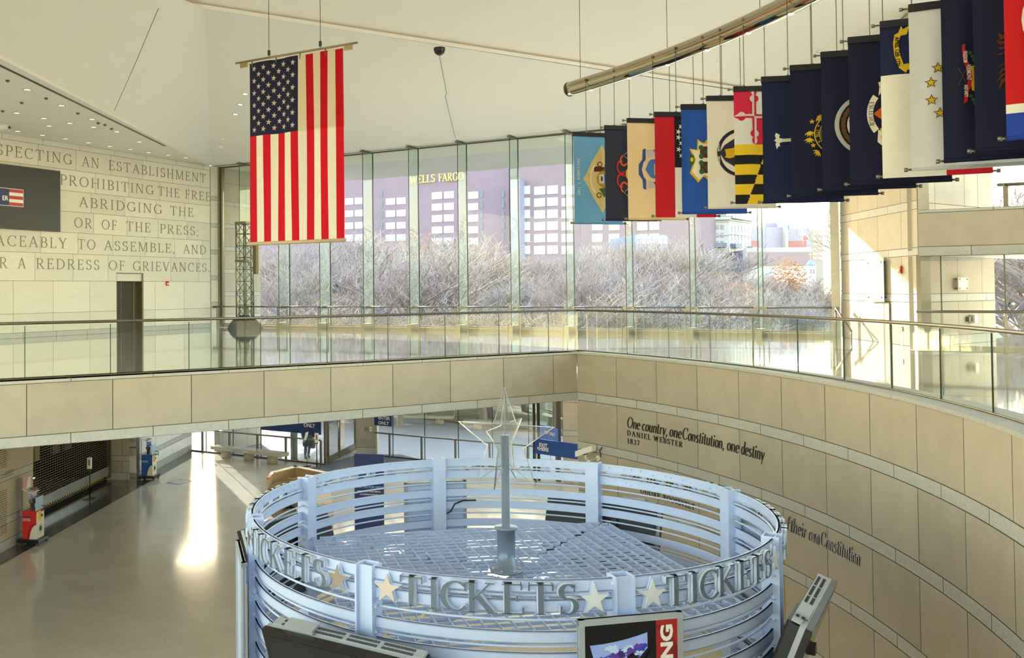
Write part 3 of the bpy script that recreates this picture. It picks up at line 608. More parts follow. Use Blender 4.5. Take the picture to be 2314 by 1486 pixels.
# ------------------------------------------------------------------ things on the upper walls
def onT(px, py, d=0): u, z = uz(px, py); return Pt(u, z, d)
d1 = struct(thing('door_1', 'tall dark bronze pair of lift doors in the inscription wall', 'door', Pt(DU0, 0, 0))); del d1['category']
BRZ = mat('dark bronze', srgb(44, 36, 24), .35, .4); um = DU0 + (DU1 - DU0) * .33; ue = DU0 + (DU1 - DU0) * .79
mb = MB(); mb.prism([Pt(DU0 + .02, 0, -.25), Pt(um - .012, 0, -.25), Pt(um - .012, 2.43, -.25), Pt(DU0 + .02, 2.43, -.25)], -TN * .03); mb.build('door_leaf', BRZ, d1)
mb = MB(); mb.prism([Pt(um + .012, 0, -.25), Pt(ue, 0, -.25), Pt(ue, 2.43, -.25), Pt(um + .012, 2.43, -.25)], -TN * .03); mb.build('door_leaf', BRZ, d1)
mb = MB()
mb.prism([Pt(DU0, 0, .0), Pt(DU0 + .02, 0, 0), Pt(DU0 + .02, 2.43, 0), Pt(DU0, 2.43, 0)], -TN * .3); mb.prism([Pt(DU0, 2.43, .02), Pt(DU1 + .02, 2.43, .02), Pt(DU1 + .02, 2.47, .02), Pt(DU0, 2.47, .02)], -TN * .3)
mb.prism([Pt(ue, 0, -.24), Pt(DU1, 0, -.24), Pt(DU1, 2.43, -.24), Pt(ue, 2.43, -.24)], -TN * .05); mb.prism([Pt(DU1 - .05, 0, .03), Pt(DU1 + .03, 0, .03), Pt(DU1 + .03, 2.47, .03), Pt(DU1 - .05, 2.47, .03)], -TN * .28)
mb.build('door_frame', STEELD, d1)
def alarm(c, ax, out, lab):
    o = thing('fire_alarm', lab, 'fire alarm', c); mb = MB(); mb.obox(c + out * .03, ax * .07, out * .03, Z * .1); mb.build('alarm_body', REDP, o)
    mb = MB(); mb.obox(c + out * .07 - Z * .02, ax * .05, out * .02, Z * .025); mb.build('strobe', WHITE, o)
alarm(onT(377, 640), TD, TN, 'small red fire alarm beside the dark lift doors')
def onR(px, py): return onwall(px, py, RW1, math.atan2(rd.x, rd.y))
alarm(onR(2037, 609), rd, rn, 'small red fire alarm on the sunlit stone wall')
# display on the inscription wall
u0, zt_ = uz(132.5, 387); zb_ = 4.0
ds = thing('wall_display', 'large dark wall display with a partly seen flag logo on the inscription wall', 'screen', Pt(u0, zb_, 0))
mb = MB(); mb.prism([Pt(-19, zb_, .05), Pt(u0, zb_, .05), Pt(u0, zt_, .05), Pt(-19, zt_, .05)], TN * .05); mb.build('display_panel', mat('dark display', srgb(58, 60, 62), .35, noise=.03, nscale=1), ds)
la, z1 = uz(48, 430); lb, _ = uz(16.5, 425); z0 = uz(48, 467)[1]
mb = MB(); mb.prism([Pt(lb - 3.4, z0 - .02, .1), Pt(la + .02, z0 - .02, .1), Pt(la + .02, z1 + .02, .1), Pt(lb - 3.4, z1 + .02, .1)], TN * .004); mb.build('logo_border', WRITE, ds)
mb = MB(); mb.prism([Pt(lb - 3.38, z0, .106), Pt(lb, z0, .106), Pt(lb, z1, .106), Pt(lb - 3.38, z1, .106)], TN * .003); mb.build('logo_blue_field', mat('logo blue', srgb(52, 58, 104), .5), ds)
for i in range(0, 5, 2):
    mb = MB(); a, b = z0 + (z1 - z0) * i / 5, z0 + (z1 - z0) * (i + 1) / 5; mb.prism([Pt(lb, a, .106), Pt(la, a, .106), Pt(la, b, .106), Pt(lb, b, .106)], TN * .003); mb.build('logo_stripe', mat('logo red', srgb(190, 62, 72), .5), ds)
mb = MB(); sans(mb, 'ER', lambda u, v: Pt(u, v, .112), uz(1, 447)[0], uz(1, 452)[1], .17); mb.build('logo_letters', WRITE, ds)
# right wall: frosted panel, flush door, outlet, slanting rail
c = onR(1990, 630); o = thing('wall_panel', 'pale frosted glass panel on standoffs on the sunlit stone wall', 'panel', c)
pa, pb = onR(1966, 585), onR(2007, 682)
ua, ub = (pa - RW1).dot(rd), (pb - RW1).dot(rd)
mb = MB(); mb.prism([Pr(ua, pb.z, .1), Pr(ub, pb.z, .1), Pr(ub, pa.z, .1), Pr(ua, pa.z, .1)], rn * .012); mb.build('glass_sheet', mat('frosted sheet', srgb(226, 242, 234), .1, noise=.01), o)
for a in (.12, .88):
    for b in (.1, .9):
        mb = MB(); mb.lathe(Pr(ua + (ub - ua) * a, pb.z + (pa.z - pb.z) * b, 0), [(.025, 0), (.025, .13)], 8, axis=rn); mb.build('standoff', STEELD, o)
ud, ue2 = (onR(1986, 720) - RW1).dot(rd), (onR(2012, 720) - RW1).dot(rd)
d2 = sroot('door_2', Pr(ue2, 0, 0)); zd = onR(2000, 684).z
mb = MB(); mb.prism([Pr(ud, 0, .012), Pr(ue2, 0, .012), Pr(ue2, zd, .012), Pr(ud, zd, .012)], rn * .012); mb.build('door_leaf', STONE, d2)
mb = MB(); mb.obox(Pr((ud + ue2) / 2, zd + .02, .02), rd * abs(ud - ue2) / 2, rn * .02, Z * .01); mb.obox(Pr(min(ud, ue2) - .02, zd / 2, .02), rd * .01, rn * .02, Z * zd / 2); mb.build('door_frame', STEELD, d2)
c = onR(2039, 743); o = thing('wall_outlet', 'small square steel outlet low on the sunlit stone wall', 'outlet', c); mb = MB(); mb.obox(c + rn * .01, rd * .06, rn * .01, Z * .06); mb.build('cover_plate', STEEL, o); mb = MB(); mb.obox(c + rn * .022, rd * .03, rn * .004, Z * .03); mb.build('socket', WHITE, o)
o = thing('end_rail', 'short slanting end rail beside the sunlit wall at the glass front', 'railing', Pw((RW0 - WP).dot(WD) - .1, 0, .6))
a, b = Pw((RW0 - WP).dot(WD) - .1, .97, .75), Pr(L_ - 1.7, .28, .35)
mb = MB(); mb.tube([a, b], .03, 8); mb.build('sloping_rail', STEEL, o); mb = MB(); mb.tube([a, a - Z * .97], .025, 6); mb.build('post', STEEL, o); mb = MB(); mb.tube([b, b - Z * .28], .022, 6); mb.build('post', STEEL, o)

# side room: glazing with rail, white board, intercom
Sw = Vector((14.27, 24.9, 0))
def Ps(s, z, d): return Sw + WD * s + Z * z - WOUT * d
sj = [0] + [(onwall(p, 700, Sw, TW) - Sw).dot(WD) for p in (2128, 2272)]; sj += [sj[-1] + 2.2, sj[-1] + 4.4]
for i, (a, b) in enumerate(zip(sj[:-1], sj[1:])):
    wn = sroot('window_%d' % (20 + i), Ps(a, 0, 0)); mb = MB(); mb.obox(Ps((a + b) / 2, 1.22, 0), WD * (b - a - .03) / 2, WOUT * .006, Z * 1.2); mb.build('pane', GLASS, wn)
    mb = MB(); mb.obox(Ps(b, 1.22, 0), WD * .016, WOUT * .03, Z * 1.2); mb.build('mullion', EDGE, wn); mb = MB(); mb.obox(Ps((a + b) / 2, .04, 0), WD * (b - a) / 2, WOUT * .05, Z * .04); mb.build('sill_frame', STEEL, wn)
o = thing('guard_rail', 'steel guard rail across the glazing of the side room under the stone bridge', 'railing', Ps(0, 0, .25))
mb = MB(); mb.tube([Ps(.02, .97, .25), Ps(sj[-1], .97, .25)], .035, 8); mb.build('rail', STEEL, o)
for s in sj[1:-1]: mb = MB(); mb.obox(Ps(s, .48, .2), WD * .03, WOUT * .03, Z * .48); mb.build('post', STEEL, o)
mb = MB(); mb.obox(Ps(.08, 1.22, 0), WD * .05, WOUT * .06, Z * 1.22); struct(mb.build('trim_9', STEEL))
def onK(px, py): return onwall(px, py, Wb, R(56))
c = onK(2165, 641); o = thing('white_board', 'small white board on four standoffs inside the glazed side room', 'sign board', c)
mb = MB(); w2 = (onK(2176, 641) - onK(2154, 641)).length / 2; h2 = (onK(2165, 627).z - onK(2165, 655).z) / 2; mb.obox(c + bn2 * .13, bd2 * w2, bn2 * .01, Z * h2); mb.build('board', WHITE, o)
for i in (-1, 1):
    for j in (-1, 1): mb = MB(); mb.lathe(c + bd2 * w2 * .75 * i + Z * h2 * .75 * j, [(.03, .01), (.03, .15)], 8, axis=bn2); mb.build('standoff', STEELD, o)
c = onK(2195, 720); o = thing('wall_intercom', 'grey and white intercom box low on the side room wall', 'intercom', c)
mb = MB(); mb.obox(c + bn2 * .08 - bd2 * .04, bd2 * .09, bn2 * .07, Z * .12); mb.build('handset_box', WHITE, o); mb = MB(); mb.obox(c + bn2 * .04 - bd2 * .24, bd2 * .1, bn2 * .05, Z * .07); mb.build('grey_box', STEELD, o)
# upper gallery rail seen over the stone bridge
o = thing('guard_rail', 'steel rail in front of the bright opening above the stone bridge', 'railing', Pb(3, 3.66, .0))
a, b = atd(2256, 417.5, 26.5), atd(2330, 414, 25.2); mb = MB(); mb.tube([a, b + (b - a)], .05, 8); mb.build('rail', STEEL, o)
q = atd(2272, 418, 26.2); mb = MB(); mb.obox(q - Z * .35, WD * .06, WOUT * .04, Z * .4); mb.build('post', STEEL, o)

# lattice mast with draped foot, loudspeaker column on it
mc = (onz(545, 742) + onz(573, 742)) / 2 - WOUT * .15; tr = thing('lattice_mast', 'grey lattice mast standing by the glass front with a draped foot', 'mast', mc)
ht = 1.63 + mc.y * (660 - 502) / FPX; hw = .27
cr = [mc + WD * (hw * i) + WOUT * (hw * j) for i, j in ((-1, -1), (1, -1), (1, 1), (-1, 1))]
ALU = mat('dull aluminium', srgb(128, 122, 106), .4, .7)
for p in cr: mb = MB(); mb.tube([p, p + Z * ht], .03, 8); mb.build('chord', ALU, tr)
for i in range(4):
    a, b = cr[i], cr[(i + 1) % 4]; mb = MB(); n = 9
    for k in range(n):
        z0, z1 = ht * k / n, ht * (k + 1) / n; mb.tube([a + Z * z1, b + Z * z1], .016, 5); mb.tube([(a if k % 2 else b) + Z * z0, (b if k % 2 else a) + Z * z1], .016, 5)
    mb.build('lattice_side', ALU, tr)
mb = MB(); 
for z in (ht * .635, ht - .04): mb.obox(mc + Z * z, WD * (hw + .04), WOUT * (hw + .04), Z * .05)
mb.build('splice_plate', ALU, tr)
mb = MB(); n = 28; rings = []
for r, z in ((.98, 0), (.93, .05), (.78, .24), (.62, .38), (.42, .47), (.3, .52), (.28, .6)):
    rings.append([tuple(mc + WD * ((r + .05 * sin(5 * t + 3 * z) * (z < .5)) * cos(t)) + WOUT * ((r * .42 + .03 * sin(7 * t) * (z < .5)) * sin(t) - .05) + Z * (z + .02 * sin(9 * t) * (0 < z < .5))) for t in [2 * pi * k / n for k in range(n)]])
mb.v = [p for g in rings for p in g]
for i in range(len(rings) - 1):
    for k in range(n): mb.f.append([i * n + k, i * n + (k + 1) % n, (i + 1) * n + (k + 1) % n, (i + 1) * n + k]); mb.m.append(0); mb.t.append(0); mb.sm.append(True)
mb.build('draped_cover', mat('slate cloth', srgb(50, 62, 76), .85, bump=.4, nscale=8), tr)
sp = mc + WD * .62; zb = 1.63 + mc.y * (660 - 620) / FPX; o = thing('loudspeaker_column', 'slim brown loudspeaker column hung on the lattice mast', 'loudspeaker', sp + Z * zb)
mb = MB(); mb.obox(sp + Z * (zb + .85), WD * .08, WOUT * .09, Z * .85); mb.build('speaker_body', mat('bronze grille', srgb(112, 98, 68), .5, .3), o); mb = MB(); mb.tube([sp + Z * (zb + .3), mc + WD * hw + Z * (zb + .3)], .02, 6); mb.build('bracket', ALU, o)
mb = MB(); mb.tube([sp + Z * (zb - 1.95) - WD * .2, sp + Z * zb - WD * .2], .012, 5); mb.build('cable', BLACK, o)
# ------------------------------------------------------------------ lower glass fronts and entrance
LA0, LA1 = onz(434, 1018, ZL), onz(735, 1050, ZL)
LAD = (LA1 - LA0).normalized(); LAN = Vector((-LAD.y, LAD.x, 0))     # LAN points outside
LB0, LB1 = Vector((-.1, 42.6, ZL)), Vector((7.3, 37.95, ZL)); LBD = (LB1 - LB0).normalized(); LBN = Vector((-LBD.y, LBD.x, 0))
LHT = -1.24 - ZL
def glazing(P0, D, Nn, cols, num, gr):
    for i, (a, b) in enumerate(zip(cols[:-1], cols[1:])):
        wn = sroot('window_%d' % (num + i), P0 + D * a); c = P0 + D * (a + b) / 2
        mb = MB(); mb.obox(c + Z * (LHT / 2), D * (b - a - .02) / 2, Nn * .008, Z * (LHT / 2 - .01)); mb.build('pane', GLASS, wn)
        mb = MB(); mb.obox(P0 + D * b + Z * LHT / 2, D * .012, Nn * .02, Z * (LHT / 2 - .01)); mb.build('mullion_seal', EDGE, wn)
        mb = MB(); mb.obox(c + Z * .03, D * (b - a) / 2, Nn * .04, Z * .03); mb.build('sill_frame', STEELD, wn)
def along(P0, D, px): p = onwall(px, 1000, P0, math.atan2(D.x, D.y)); return (p - Vector((P0.x, P0.y, p.z))).dot(D)
ca = [0] + [along(LA0, LAD, p) for p in (466, 527, 590, 658)] + [(LA1 - LA0).length]
glazing(LA0, LAD, LAN, ca, 30, '')
rl = thing('guard_rail', 'steel rail on posts inside the lower glass behind the concrete bench', 'railing', LA0 + LAD * 1.6)
q = lambda s, z, d=.2: LA0 + LAD * s + Z * z - LAN * d
mb = MB(); mb.tube([q(1.3, 1.07), q(ca[-1] - .1, 1.07)], .035, 8); mb.build('rail', STEEL, rl)
for p in (464, 525, 588, 652, 731): s = along(LA0, LAD, p); mb = MB(); mb.obox(q(s, .53, .2), LAD * .03, LAN * .05, Z * .53); mb.build('post', STEEL, rl)
cb = [0] + [along(LB0, LBD, p) for p in (888, 960, 1036, 1113, 1195)] + [(LB1 - LB0).length]
glazing(LB0, LBD, LBN, cb, 40, '')
q2 = lambda s, z, d=.2: LB0 + LBD * s + Z * z - LBN * d
rl = thing('guard_rail', 'steel rail on posts inside the glass front behind the ticket booth', 'railing', LB0)
mb = MB(); mb.tube([q2(.05, 1.07), q2(along(LB0, LBD, 1209), 1.07)], .035, 8); mb.build('rail', STEEL, rl)
for p in (886, 958, 1034, 1111, 1197): s = along(LB0, LBD, p); mb = MB(); mb.obox(q2(s, .53), LBD * .03, LBN * .05, Z * .53); mb.build('post', STEEL, rl)
# entrance return: fixed glass and a glass door with a bar handle, between the two fronts
VB = onz(808, 1013, ZL); vd = (VB - LA1).normalized(); vn = Vector((vd.y, -vd.x, 0)); vl = (VB - LA1).length
d3 = sroot('door_3', LA1)
mb = MB(); mb.obox(LA1 + vd * vl * .2 + Z * LHT / 2, vd * vl * .2, vn * .008, Z * LHT / 2); mb.build('side_pane', GLASS, d3)
mb = MB(); mb.obox(LA1 + vd * vl * .66 + Z * LHT / 2, vd * vl * .25, vn * .008, Z * LHT / 2); mb.build('door_leaf', GLASS, d3)
mb = MB()
for s in (0, .08, .41, .92, 1): mb.obox(LA1 + vd * vl * s + Z * LHT / 2, vd * .035, vn * .05, Z * LHT / 2)
mb.obox(LA1 + vd * vl * .5 + Z * .15, vd * vl * .5, vn * .03, Z * .15); mb.build('door_frame', STEEL, d3)
mb = MB(); h = LA1 + vd * vl * .36 + vn * .06; mb.tube([h + Z * .95 - vn * .05, h + Z * .95, h + Z * 1.75, h + Z * 1.75 - vn * .05], .02, 6); mb.build('pull_handle', CHROME, d3)
# stone pier between the fronts with two switch plates
pc = atd(831, 1000, 43.3); pc.z = 0
mb = MB(); pw = .48
panelled(mb, lambda u, z, d: pc + hd(R(100)) * u + Z * z + hd(R(190)) * (d + .3), (-pw, pw), [(-5.8, -5.5, 1, [-pw, pw]), (-5.5, -4.0, 0, [-pw, pw]), (-4.0, -3.78, 1, [-pw, pw]), (-3.78, -1.24, 0, [-pw, pw])], .014)
mb.obox(pc + Z * (-3.52), hd(R(100)) * (pw - .01), hd(R(190)) * .28, Z * 2.28, 0); struct(mb.build('pillar_stone', [STONE, GRANITE, JOINT]))
for px, m, l in ((829, STEEL, 'plain steel switch plate on the stone pier'), (838, WHITE, 'white and black switch plate on the stone pier')):
    c = atd(px, 969, 42.98); o = thing('switch_plate', l, 'switch', c); mb = MB(); mb.obox(c, (.065, 0, 0), (0, .02, 0), (0, 0, .09)); mb.build('plate', m, o); mb = MB(); mb.obox(c + Vector((0, -.024, 0)), (.02, 0, 0), (0, .006, 0), (0, 0, .03)); mb.build('rocker', BLACK if m is WHITE else STEELD, o)
# stone return wall and exit lobby glass at the curved wall's far end
eh = hd(R(104)); en = hd(R(194)); E0_ = atd(1272, 1000, 36.2); E0_.z = 0
mb = MB(); panelled(mb, lambda u, z, d: E0_ + eh * u + Z * z + en * d, (0, 2.6), [(-5.8, -5.5, 1, [0, 1.2, 2.6]), (-5.5, -3.99, 0, [0, 2.6]), (-3.99, -3.78, 1, [0, .6, 2.6]), (-3.78, -2.7, 0, [0, 2.6]), (-2.7, -2.52, 1, [0, .5, 2.6]), (-2.52, -1.24, 0, [0, 2.6])], .014); struct(mb.build('wall_exit', [STONE, GRANITE, JOINT]))
d4 = sroot('door_4', (E0_.x - .6, E0_.y, ZL)); xh = hd(R(22))
X0 = atd(1209, 1000, 37.2); X0.z = ZL; X1 = Vector((E0_.x - .28, E0_.y + .3, ZL))
mb = MB(); mb.obox((X0 + X1) / 2 + Z * LHT / 2 + Vector((0, 1.2, 0)), (X1 - X0) / 2, Vector((0, .008, 0)), Z * LHT / 2); mb.build('side_pane', GLASSF, d4)
for i, (px, m) in enumerate(((1207, BRZ), (1217, BRZ), (1258, STEEL), (1264, STEELD))): mb = MB(); c = atd(px, 1000, 36.9 - .1 * i); mb.obox((c.x, c.y, ZL + LHT / 2), (.05, 0, 0), (0, .06, 0), (0, 0, LHT / 2)); mb.build('door_post', m, d4)
mb = MB(); c = atd(1244, 1018, 37.6); mb.tube([c + Z * .3, c - Z * .5], .02, 6); mb.build('pull_handle', CHROME, d4)
def signboard(name, lab, c0, c1, z0, z1, th, m, parent_loc=None, out=None):
    n = Vector((c1.y - c0.y, -(c1.x - c0.x), 0)).normalized()
    if n.y > 0: n = -n
    o = thing(name, lab, 'sign', (c0.x, c0.y, z0)); mb = MB(); a, b = Vector((c0.x, c0.y, z0)), Vector((c1.x, c1.y, z0)); mb.prism([a, b, b + Z * (z1 - z0), a + Z * (z1 - z0)], n * th); mb.build('sign_board', m, o)
    D = (b - a).normalized(); return o, (lambda u, v, e=.004: a + D * u + Z * v + n * (th + e)), (b - a).length
def lettering(o, P, lines, m=WRITE):
    mb = MB()
    for t, x, y, h, al in lines: sans(mb, t, P, x, y, h, align=al, bold=.035)
    mb.build('sign_lettering', m, o)
a, b = atd(1210, 1008, 36.0), atd(1306.5, 1013, 34.6); zt, zb = 1.63 - 36.0 * (988 - 653.5) / FPX, 1.63 - 36 * (1021 - 653.5) / FPX
o, P, wd = signboard('exit_sign', 'blue EXIT HERE sign board hung across the corner by the curved wall', a, b, zb, zt, .05, BLUE)
v = lambda py, d=35.7: 1.63 - d * (py - 653.5) / FPX - zb
lettering(o, P, [('EXIT', .22, v(1007), .135, 0), ('HERE', .22, v(1016), .135, 0)]); mb = MB(); mb.poly([P(.12, v(1011.5)), P(.18, v(1016)), P(.18, v(1007))]); mb.build('arrow', WRITE, o)
mb = MB(); mb.tube([Vector((a.x, a.y, zb)), Vector((a.x, a.y, ZL + .05))], .03, 6); mb.build('post', STEELD, o)
a, b = onwall(594, 966, LA0, TW) - LAN * .1, onwall(729, 977, LA0, TW) - LAN * .1
o, P, wd = signboard('enter_sign', 'dark blue ENTER ONLY sign board hung inside the lower glass by the entrance', a, b, -4.5, -3.55, .05, mat('deep sign blue', srgb(28, 50, 116), .5))
lettering(o, P, [('ENTER', wd - .28, .52, .16, 1), ('ONLY', wd - .28, .29, .16, 1)])
a, b = onwall(849, 955, LB0, math.atan2(LBD.x, LBD.y)), onwall(888, 960, LB0, math.atan2(LBD.x, LBD.y)); a -= LBN * .08; b -= LBN * .08
zb = onwall(868, 961, LB0, math.atan2(LBD.x, LBD.y)).z
o, P, wd = signboard('enter_sign', 'small blue ENTER ONLY sign on the glass beside the stone pier', a, b, zb, zb + .75, .04, mat('deep sign blue', srgb(28, 50, 116), .5)); lettering(o, P, [('ENTER', .22, .28, .15, 0), ('ONLY', .22, .06, .15, 0)])
o, P, wd = signboard('entrance_banner', 'bright blue banner above the glass entrance door', LA1 + vd * .35 - vn * .08 , VB - vd * .1 - vn * .08, -4.15, -3.2, .03, mat('sky sign blue', srgb(56, 122, 214), .4))
a, b = atd(1218, 965, 37.9), atd(1262, 960, 36.4); o, P, wd = signboard('lobby_banner', 'blue EXIT ONLY banner inside the glass exit lobby', a, b, -4.35, -3.75, .03, mat('lobby blue', srgb(66, 116, 204), .4)); lettering(o, P, [('EXIT ONLY', wd * .5, .28, .12, .3)])

# concrete benches: one inside, three on the plaza
CONC = mat('polished concrete', srgb(186, 180, 164), .18, noise=.06, nscale=5, speck=(40, .05), coat=.3); CONC2 = mat('rough concrete', srgb(176, 166, 146), .7, noise=.08, nscale=8)
def bench(c, ax, L, lab, grp=None, n=3):
    o = thing('concrete_bench', lab, 'bench', c, 0, grp); ay = Vector((-ax.y, ax.x, 0))
    mb = MB(); mb.obox(c + Z * .42, ax * L / 2, ay * .28, Z * .075); mb.build('seat_slab', CONC, o)
    for i in range(n): mb = MB(); mb.lathe(c + ax * L * (-.33 + .66 * i / (n - 1)), [(.23, 0), (.23, .345)], 20); mb.build('leg', CONC2, o)
    return o
b0, b1 = onz(480, 1031, ZL), onz(655, 1047, ZL); bx = (onz(625, 1047, ZL) - onz(503, 1032, ZL)).normalized(); bc = (onz(503, 1032, ZL) + onz(625, 1047, ZL)) / 2; bc.z = ZL
bo = bench(bc, bx, 4.1, 'long polished concrete bench on three round legs inside the lower glass')
mb = MB(); ay = Vector((bx.y, -bx.x, 0)); mb.obox(bc + bx * .05 + ay * .285 + Z * .42, bx * .18, ay * .008, Z * .035); mb.build('name_plate', mat('pale plate', srgb(206, 200, 184), .4), bo)
GZ = -5.86
for px, py, L, lab in ((937, 957, 4.4, 'pale stone bench on two legs on the sunny plaza before the lawn'), (1140, 972, 4.4, 'pale stone bench on the plaza seen behind the clear star')):
    c = onz(px, py, GZ); c.z = GZ; bench(c, hd(R(106)), L, lab, None, 2)

# hand-sanitiser stands, leaflet stand, floor hatch, mat, camera
def sanitizer(c, lab, hh=1.4):
    o = thing('sanitizer_stand', lab, 'dispenser', c); mb = MB(); mb.obox(c + Z * .012, (.19, 0, 0), (0, .19, 0), (0, 0, .012)); mb.build('base', BLACK, o)
    mb = MB(); mb.tube([c + Z * .02, c + Z * (hh - .25)], .022, 8); mb.build('pole', BLACK, o)
    mb = MB(); mb.obox(c + Z * (hh - .2) + Vector((.0, -.03, 0)), (.075, 0, 0), (0, .05, 0), (0, 0, .2)); mb.build('dispenser_body', WHITE, o)
    mb = MB(); mb.obox(c + Z * (hh - .42) + Vector((0, -.06, 0)), (.07, 0, 0), (0, .07, 0), (0, 0, .015)); mb.build('drip_tray', BLACK, o)
    mb = MB(); mb.obox(c + Z * (hh - .17) + Vector((.0, -.083, 0)), (.035, 0, 0), (0, .006, 0), (0, 0, .11)); mb.build('grey_window', STEELD, o); return o
sanitizer(onz(203, 1127, ZL), 'white hand sanitizer dispenser on a black pole before the shop shutter', 1.5)
c = onz(717, 1053, ZL) + Vector((0, -.3, 0)); sanitizer(c, 'white hand sanitizer dispenser on a dark pole beside the entrance glass', 1.45)
c = onz(694, 1053, ZL); o = thing('leaflet_stand', 'black pole stand with a tilted white card by the entrance', 'sign stand', c); mb = MB(); mb.lathe(c, [(.19, 0), (.19, .02), (.03, .04)], 18); mb.build('base', BLACK, o)
mb = MB(); mb.tube([c + Z * .02, c + Z * 1.2], .014, 6); mb.build('pole', BLACK, o); mb = MB(); mb.obox(c + Z * 1.28 + Vector((-.03, -.03, 0)), (.05, .12, 0), (.04, 0, .17), (.006, -.003, -.002)); mb.build('card', WHITE, o)
hp = [onz(*p, ZL + .004) for p in ((377, 1090), (404, 1082), (433, 1086), (404, 1094))]; o = thing('floor_hatch', 'flat framed hatch plate let into the polished floor', 'floor hatch', hp[0]); mb = MB(); mb.poly(hp); mb.build('hatch_plate', mat('hatch plate', srgb(196, 204, 210), .15, .5), o)
mb = MB(); 
for a, b in zip(hp, hp[1:] + hp[:1]): mb.tube([a, b], .008, 4)
mb.build('hatch_frame', STEELD, o)
mp = [onz(*p, ZL + .006) for p in ((664, 1066), (812, 1026), (905, 1026), (960, 1040), (840, 1064))]; o = thing('entrance_mat', 'dark grey carpet mat inside the entrance', 'floor mat', mp[0]); mb = MB(); mb.poly(mp); mb.build('mat_surface', mat('charcoal carpet', srgb(96, 98, 100), .95, noise=.08, nscale=30), o)
cc = oncirc(1352, 1026, RW)[0]; o = thing('security_camera', 'white security camera on an arm on the curved stone wall', 'security camera', cc); cn = Vector((RC.x - cc.x, RC.y - cc.y, 0)).normalized(); ct = Vector((-cn.y, cn.x, 0))
if ct.x > 0: ct = -ct
mb = MB(); b = cc + cn * .42 + Z * .12; mb.obox(b, ct * .2 + cn * .1 - Z * .09, Z * .07, ct.cross(Z) * .07); mb.build('camera_body', WHITE, o)
mb = MB(); mb.tube([cc + cn * .0 - Z * .1, cc + cn * .3 - Z * .14, b - Z * .18, b - Z * .07], .025, 8); mb.lathe(cc - Z * .1, [(.07, 0), (.07, .03)], 12, axis=cn); mb.build('mount_arm', WHITE, o)
mb = MB(); mb.obox(b - Z * .08 + ct * .04, ct * .06, cn * .05, Z * .012); mb.build('mount_plate', BLACK, o)
mb = MB(); mb.tube([cc + cn * .02 - ct * .12 - Z * .05, cc + cn * .06 - ct * .12 + Z * .12, cc + cn * .01 - ct * .16 + Z * .2], .012, 6); mb.build('cable', BLACK, o)

# quotations on the curved wall
def Pq(z0): return lambda u, v, d: Pc(u, z0 + v, .006 + d)
def qpx(px, py): p, a = oncirc(px, py); return deg2u(a), p.z
for lines, nm in (([('One', 1417, 1446, 0, 960), ('country,', 1451, 1509, 0, 972), ('one', 1513, 1540, 0, 980), ('Constitution,', 1542, 1637, 0, 992), ('one', 1643, 1670, 0, 1002), ('destiny', 1675, 1727, 0, 1010)], 'quotation'),
                  ([('the', 1545, 1570, 1, 1080), ('people', 1580, 1640, 1, 1090)], None), ([('authors', 1690, 1757, 2, 1170), ('of', 1764, 1784, 2, 1188), ('their', 1786, 1822, 2, 1200), ('own', 1828, 1852, 2, 1220), ('Constitution', 1854, 1943, 2, 1240)], 'quotation')):
    if not nm: continue
    mb = MB(); base = {0: qpx(1418, 965.5)[1], 2: qpx(1764, 1190)[1]}
    for t, a, b, k, py in lines:
        if any(ch not in GL for ch in t): continue
        serif(mb, t, Pq(base[k] if nm else 0), qpx(a, py)[0], qpx(b, py)[0], .27, .012, slant=.22, bold=.95, gap=.05)
    mb.build('raised_quotation', INK, wc)
mb = MB()
for t, a, b, py, h in (('DANIEL', 1418, 1471, 985, .125), ('WEBSTER', 1478, 1543, 997, .125), ('1837', 1418, 1446, 1003, .125)): serif(mb, t, Pq(qpx(a, py - 2)[1] if t != 'WEBSTER' else qpx(1418, 983)[1]), qpx(a, py)[0], qpx(b, py)[0], h, .012, bold=1.1, gap=.22)
mb.build('raised_attribution', INK, wc)
mb = MB()
za = qpx(1500, 1124)[1]
for t, a, b, py in (('ODORE', 1448, 1492, 1112), ('ROOSEVELT', 1500, 1570, 1128)): serif(mb, t, Pq(za - .05), qpx(a, py)[0], qpx(b, py)[0], .125, .012, bold=.9, gap=.2)
for t, a, b, py in (('let', 1428, 1446, 1088), ('us', 1452, 1466, 1092), ('rule', 1470, 1500, 1096), ('ourselves', 1506, 1590, 1106), ('and', 1598, 1625, 1124)): serif(mb, t, Pq(za + .26), qpx(a, py)[0], qpx(b, py)[0], .27, .012, slant=.22, bold=.95, gap=.05)
mb.build('raised_quotation', INK, wc)

# ------------------------------------------------------------------ shop shutter and its dim shop
sx = -1.16
def Psh(u, z, d=0): return Pl(u, z, sx + d)
sh = thing('roller_shutter', 'closed open-weave steel roller shutter across the gift shop', 'shutter', Psh(UO1, ZL))
mb = MB(); z = -5.25
while z < -1.3: mb.obox(Psh((UO0 + UO1) / 2, z), ld * (UO1 - UO0) / 2, lnm * .006, Z * .009); z += .085
n = 46; 
for i in range(n + 1): mb.obox(Psh(UO0 + (UO1 - UO0) * i / n, -3.3), ld * .006, lnm * .005, Z * 1.95)
mb.build('curtain', mat('shutter steel', srgb(126, 118, 100), .35, .7), sh)
mb = MB(); mb.obox(Psh((UO0 + UO1) / 2, -5.43), ld * (UO1 - UO0) / 2, lnm * .03, Z * .18); mb.build('bottom_rail', mat('zinc rail', srgb(176, 178, 176), .35, .7, noise=.12, nscale=3), sh)
mb = MB(); mb.obox(Psh(UO0 + .06, -3.5, .05), ld * .05, lnm * .06, Z * 2.2); mb.obox(Psh(UO1 - .06, -3.5, .05), ld * .05, lnm * .06, Z * 2.2); mb.build('guide', STEEL, sh)
mb = MB(); n = 90
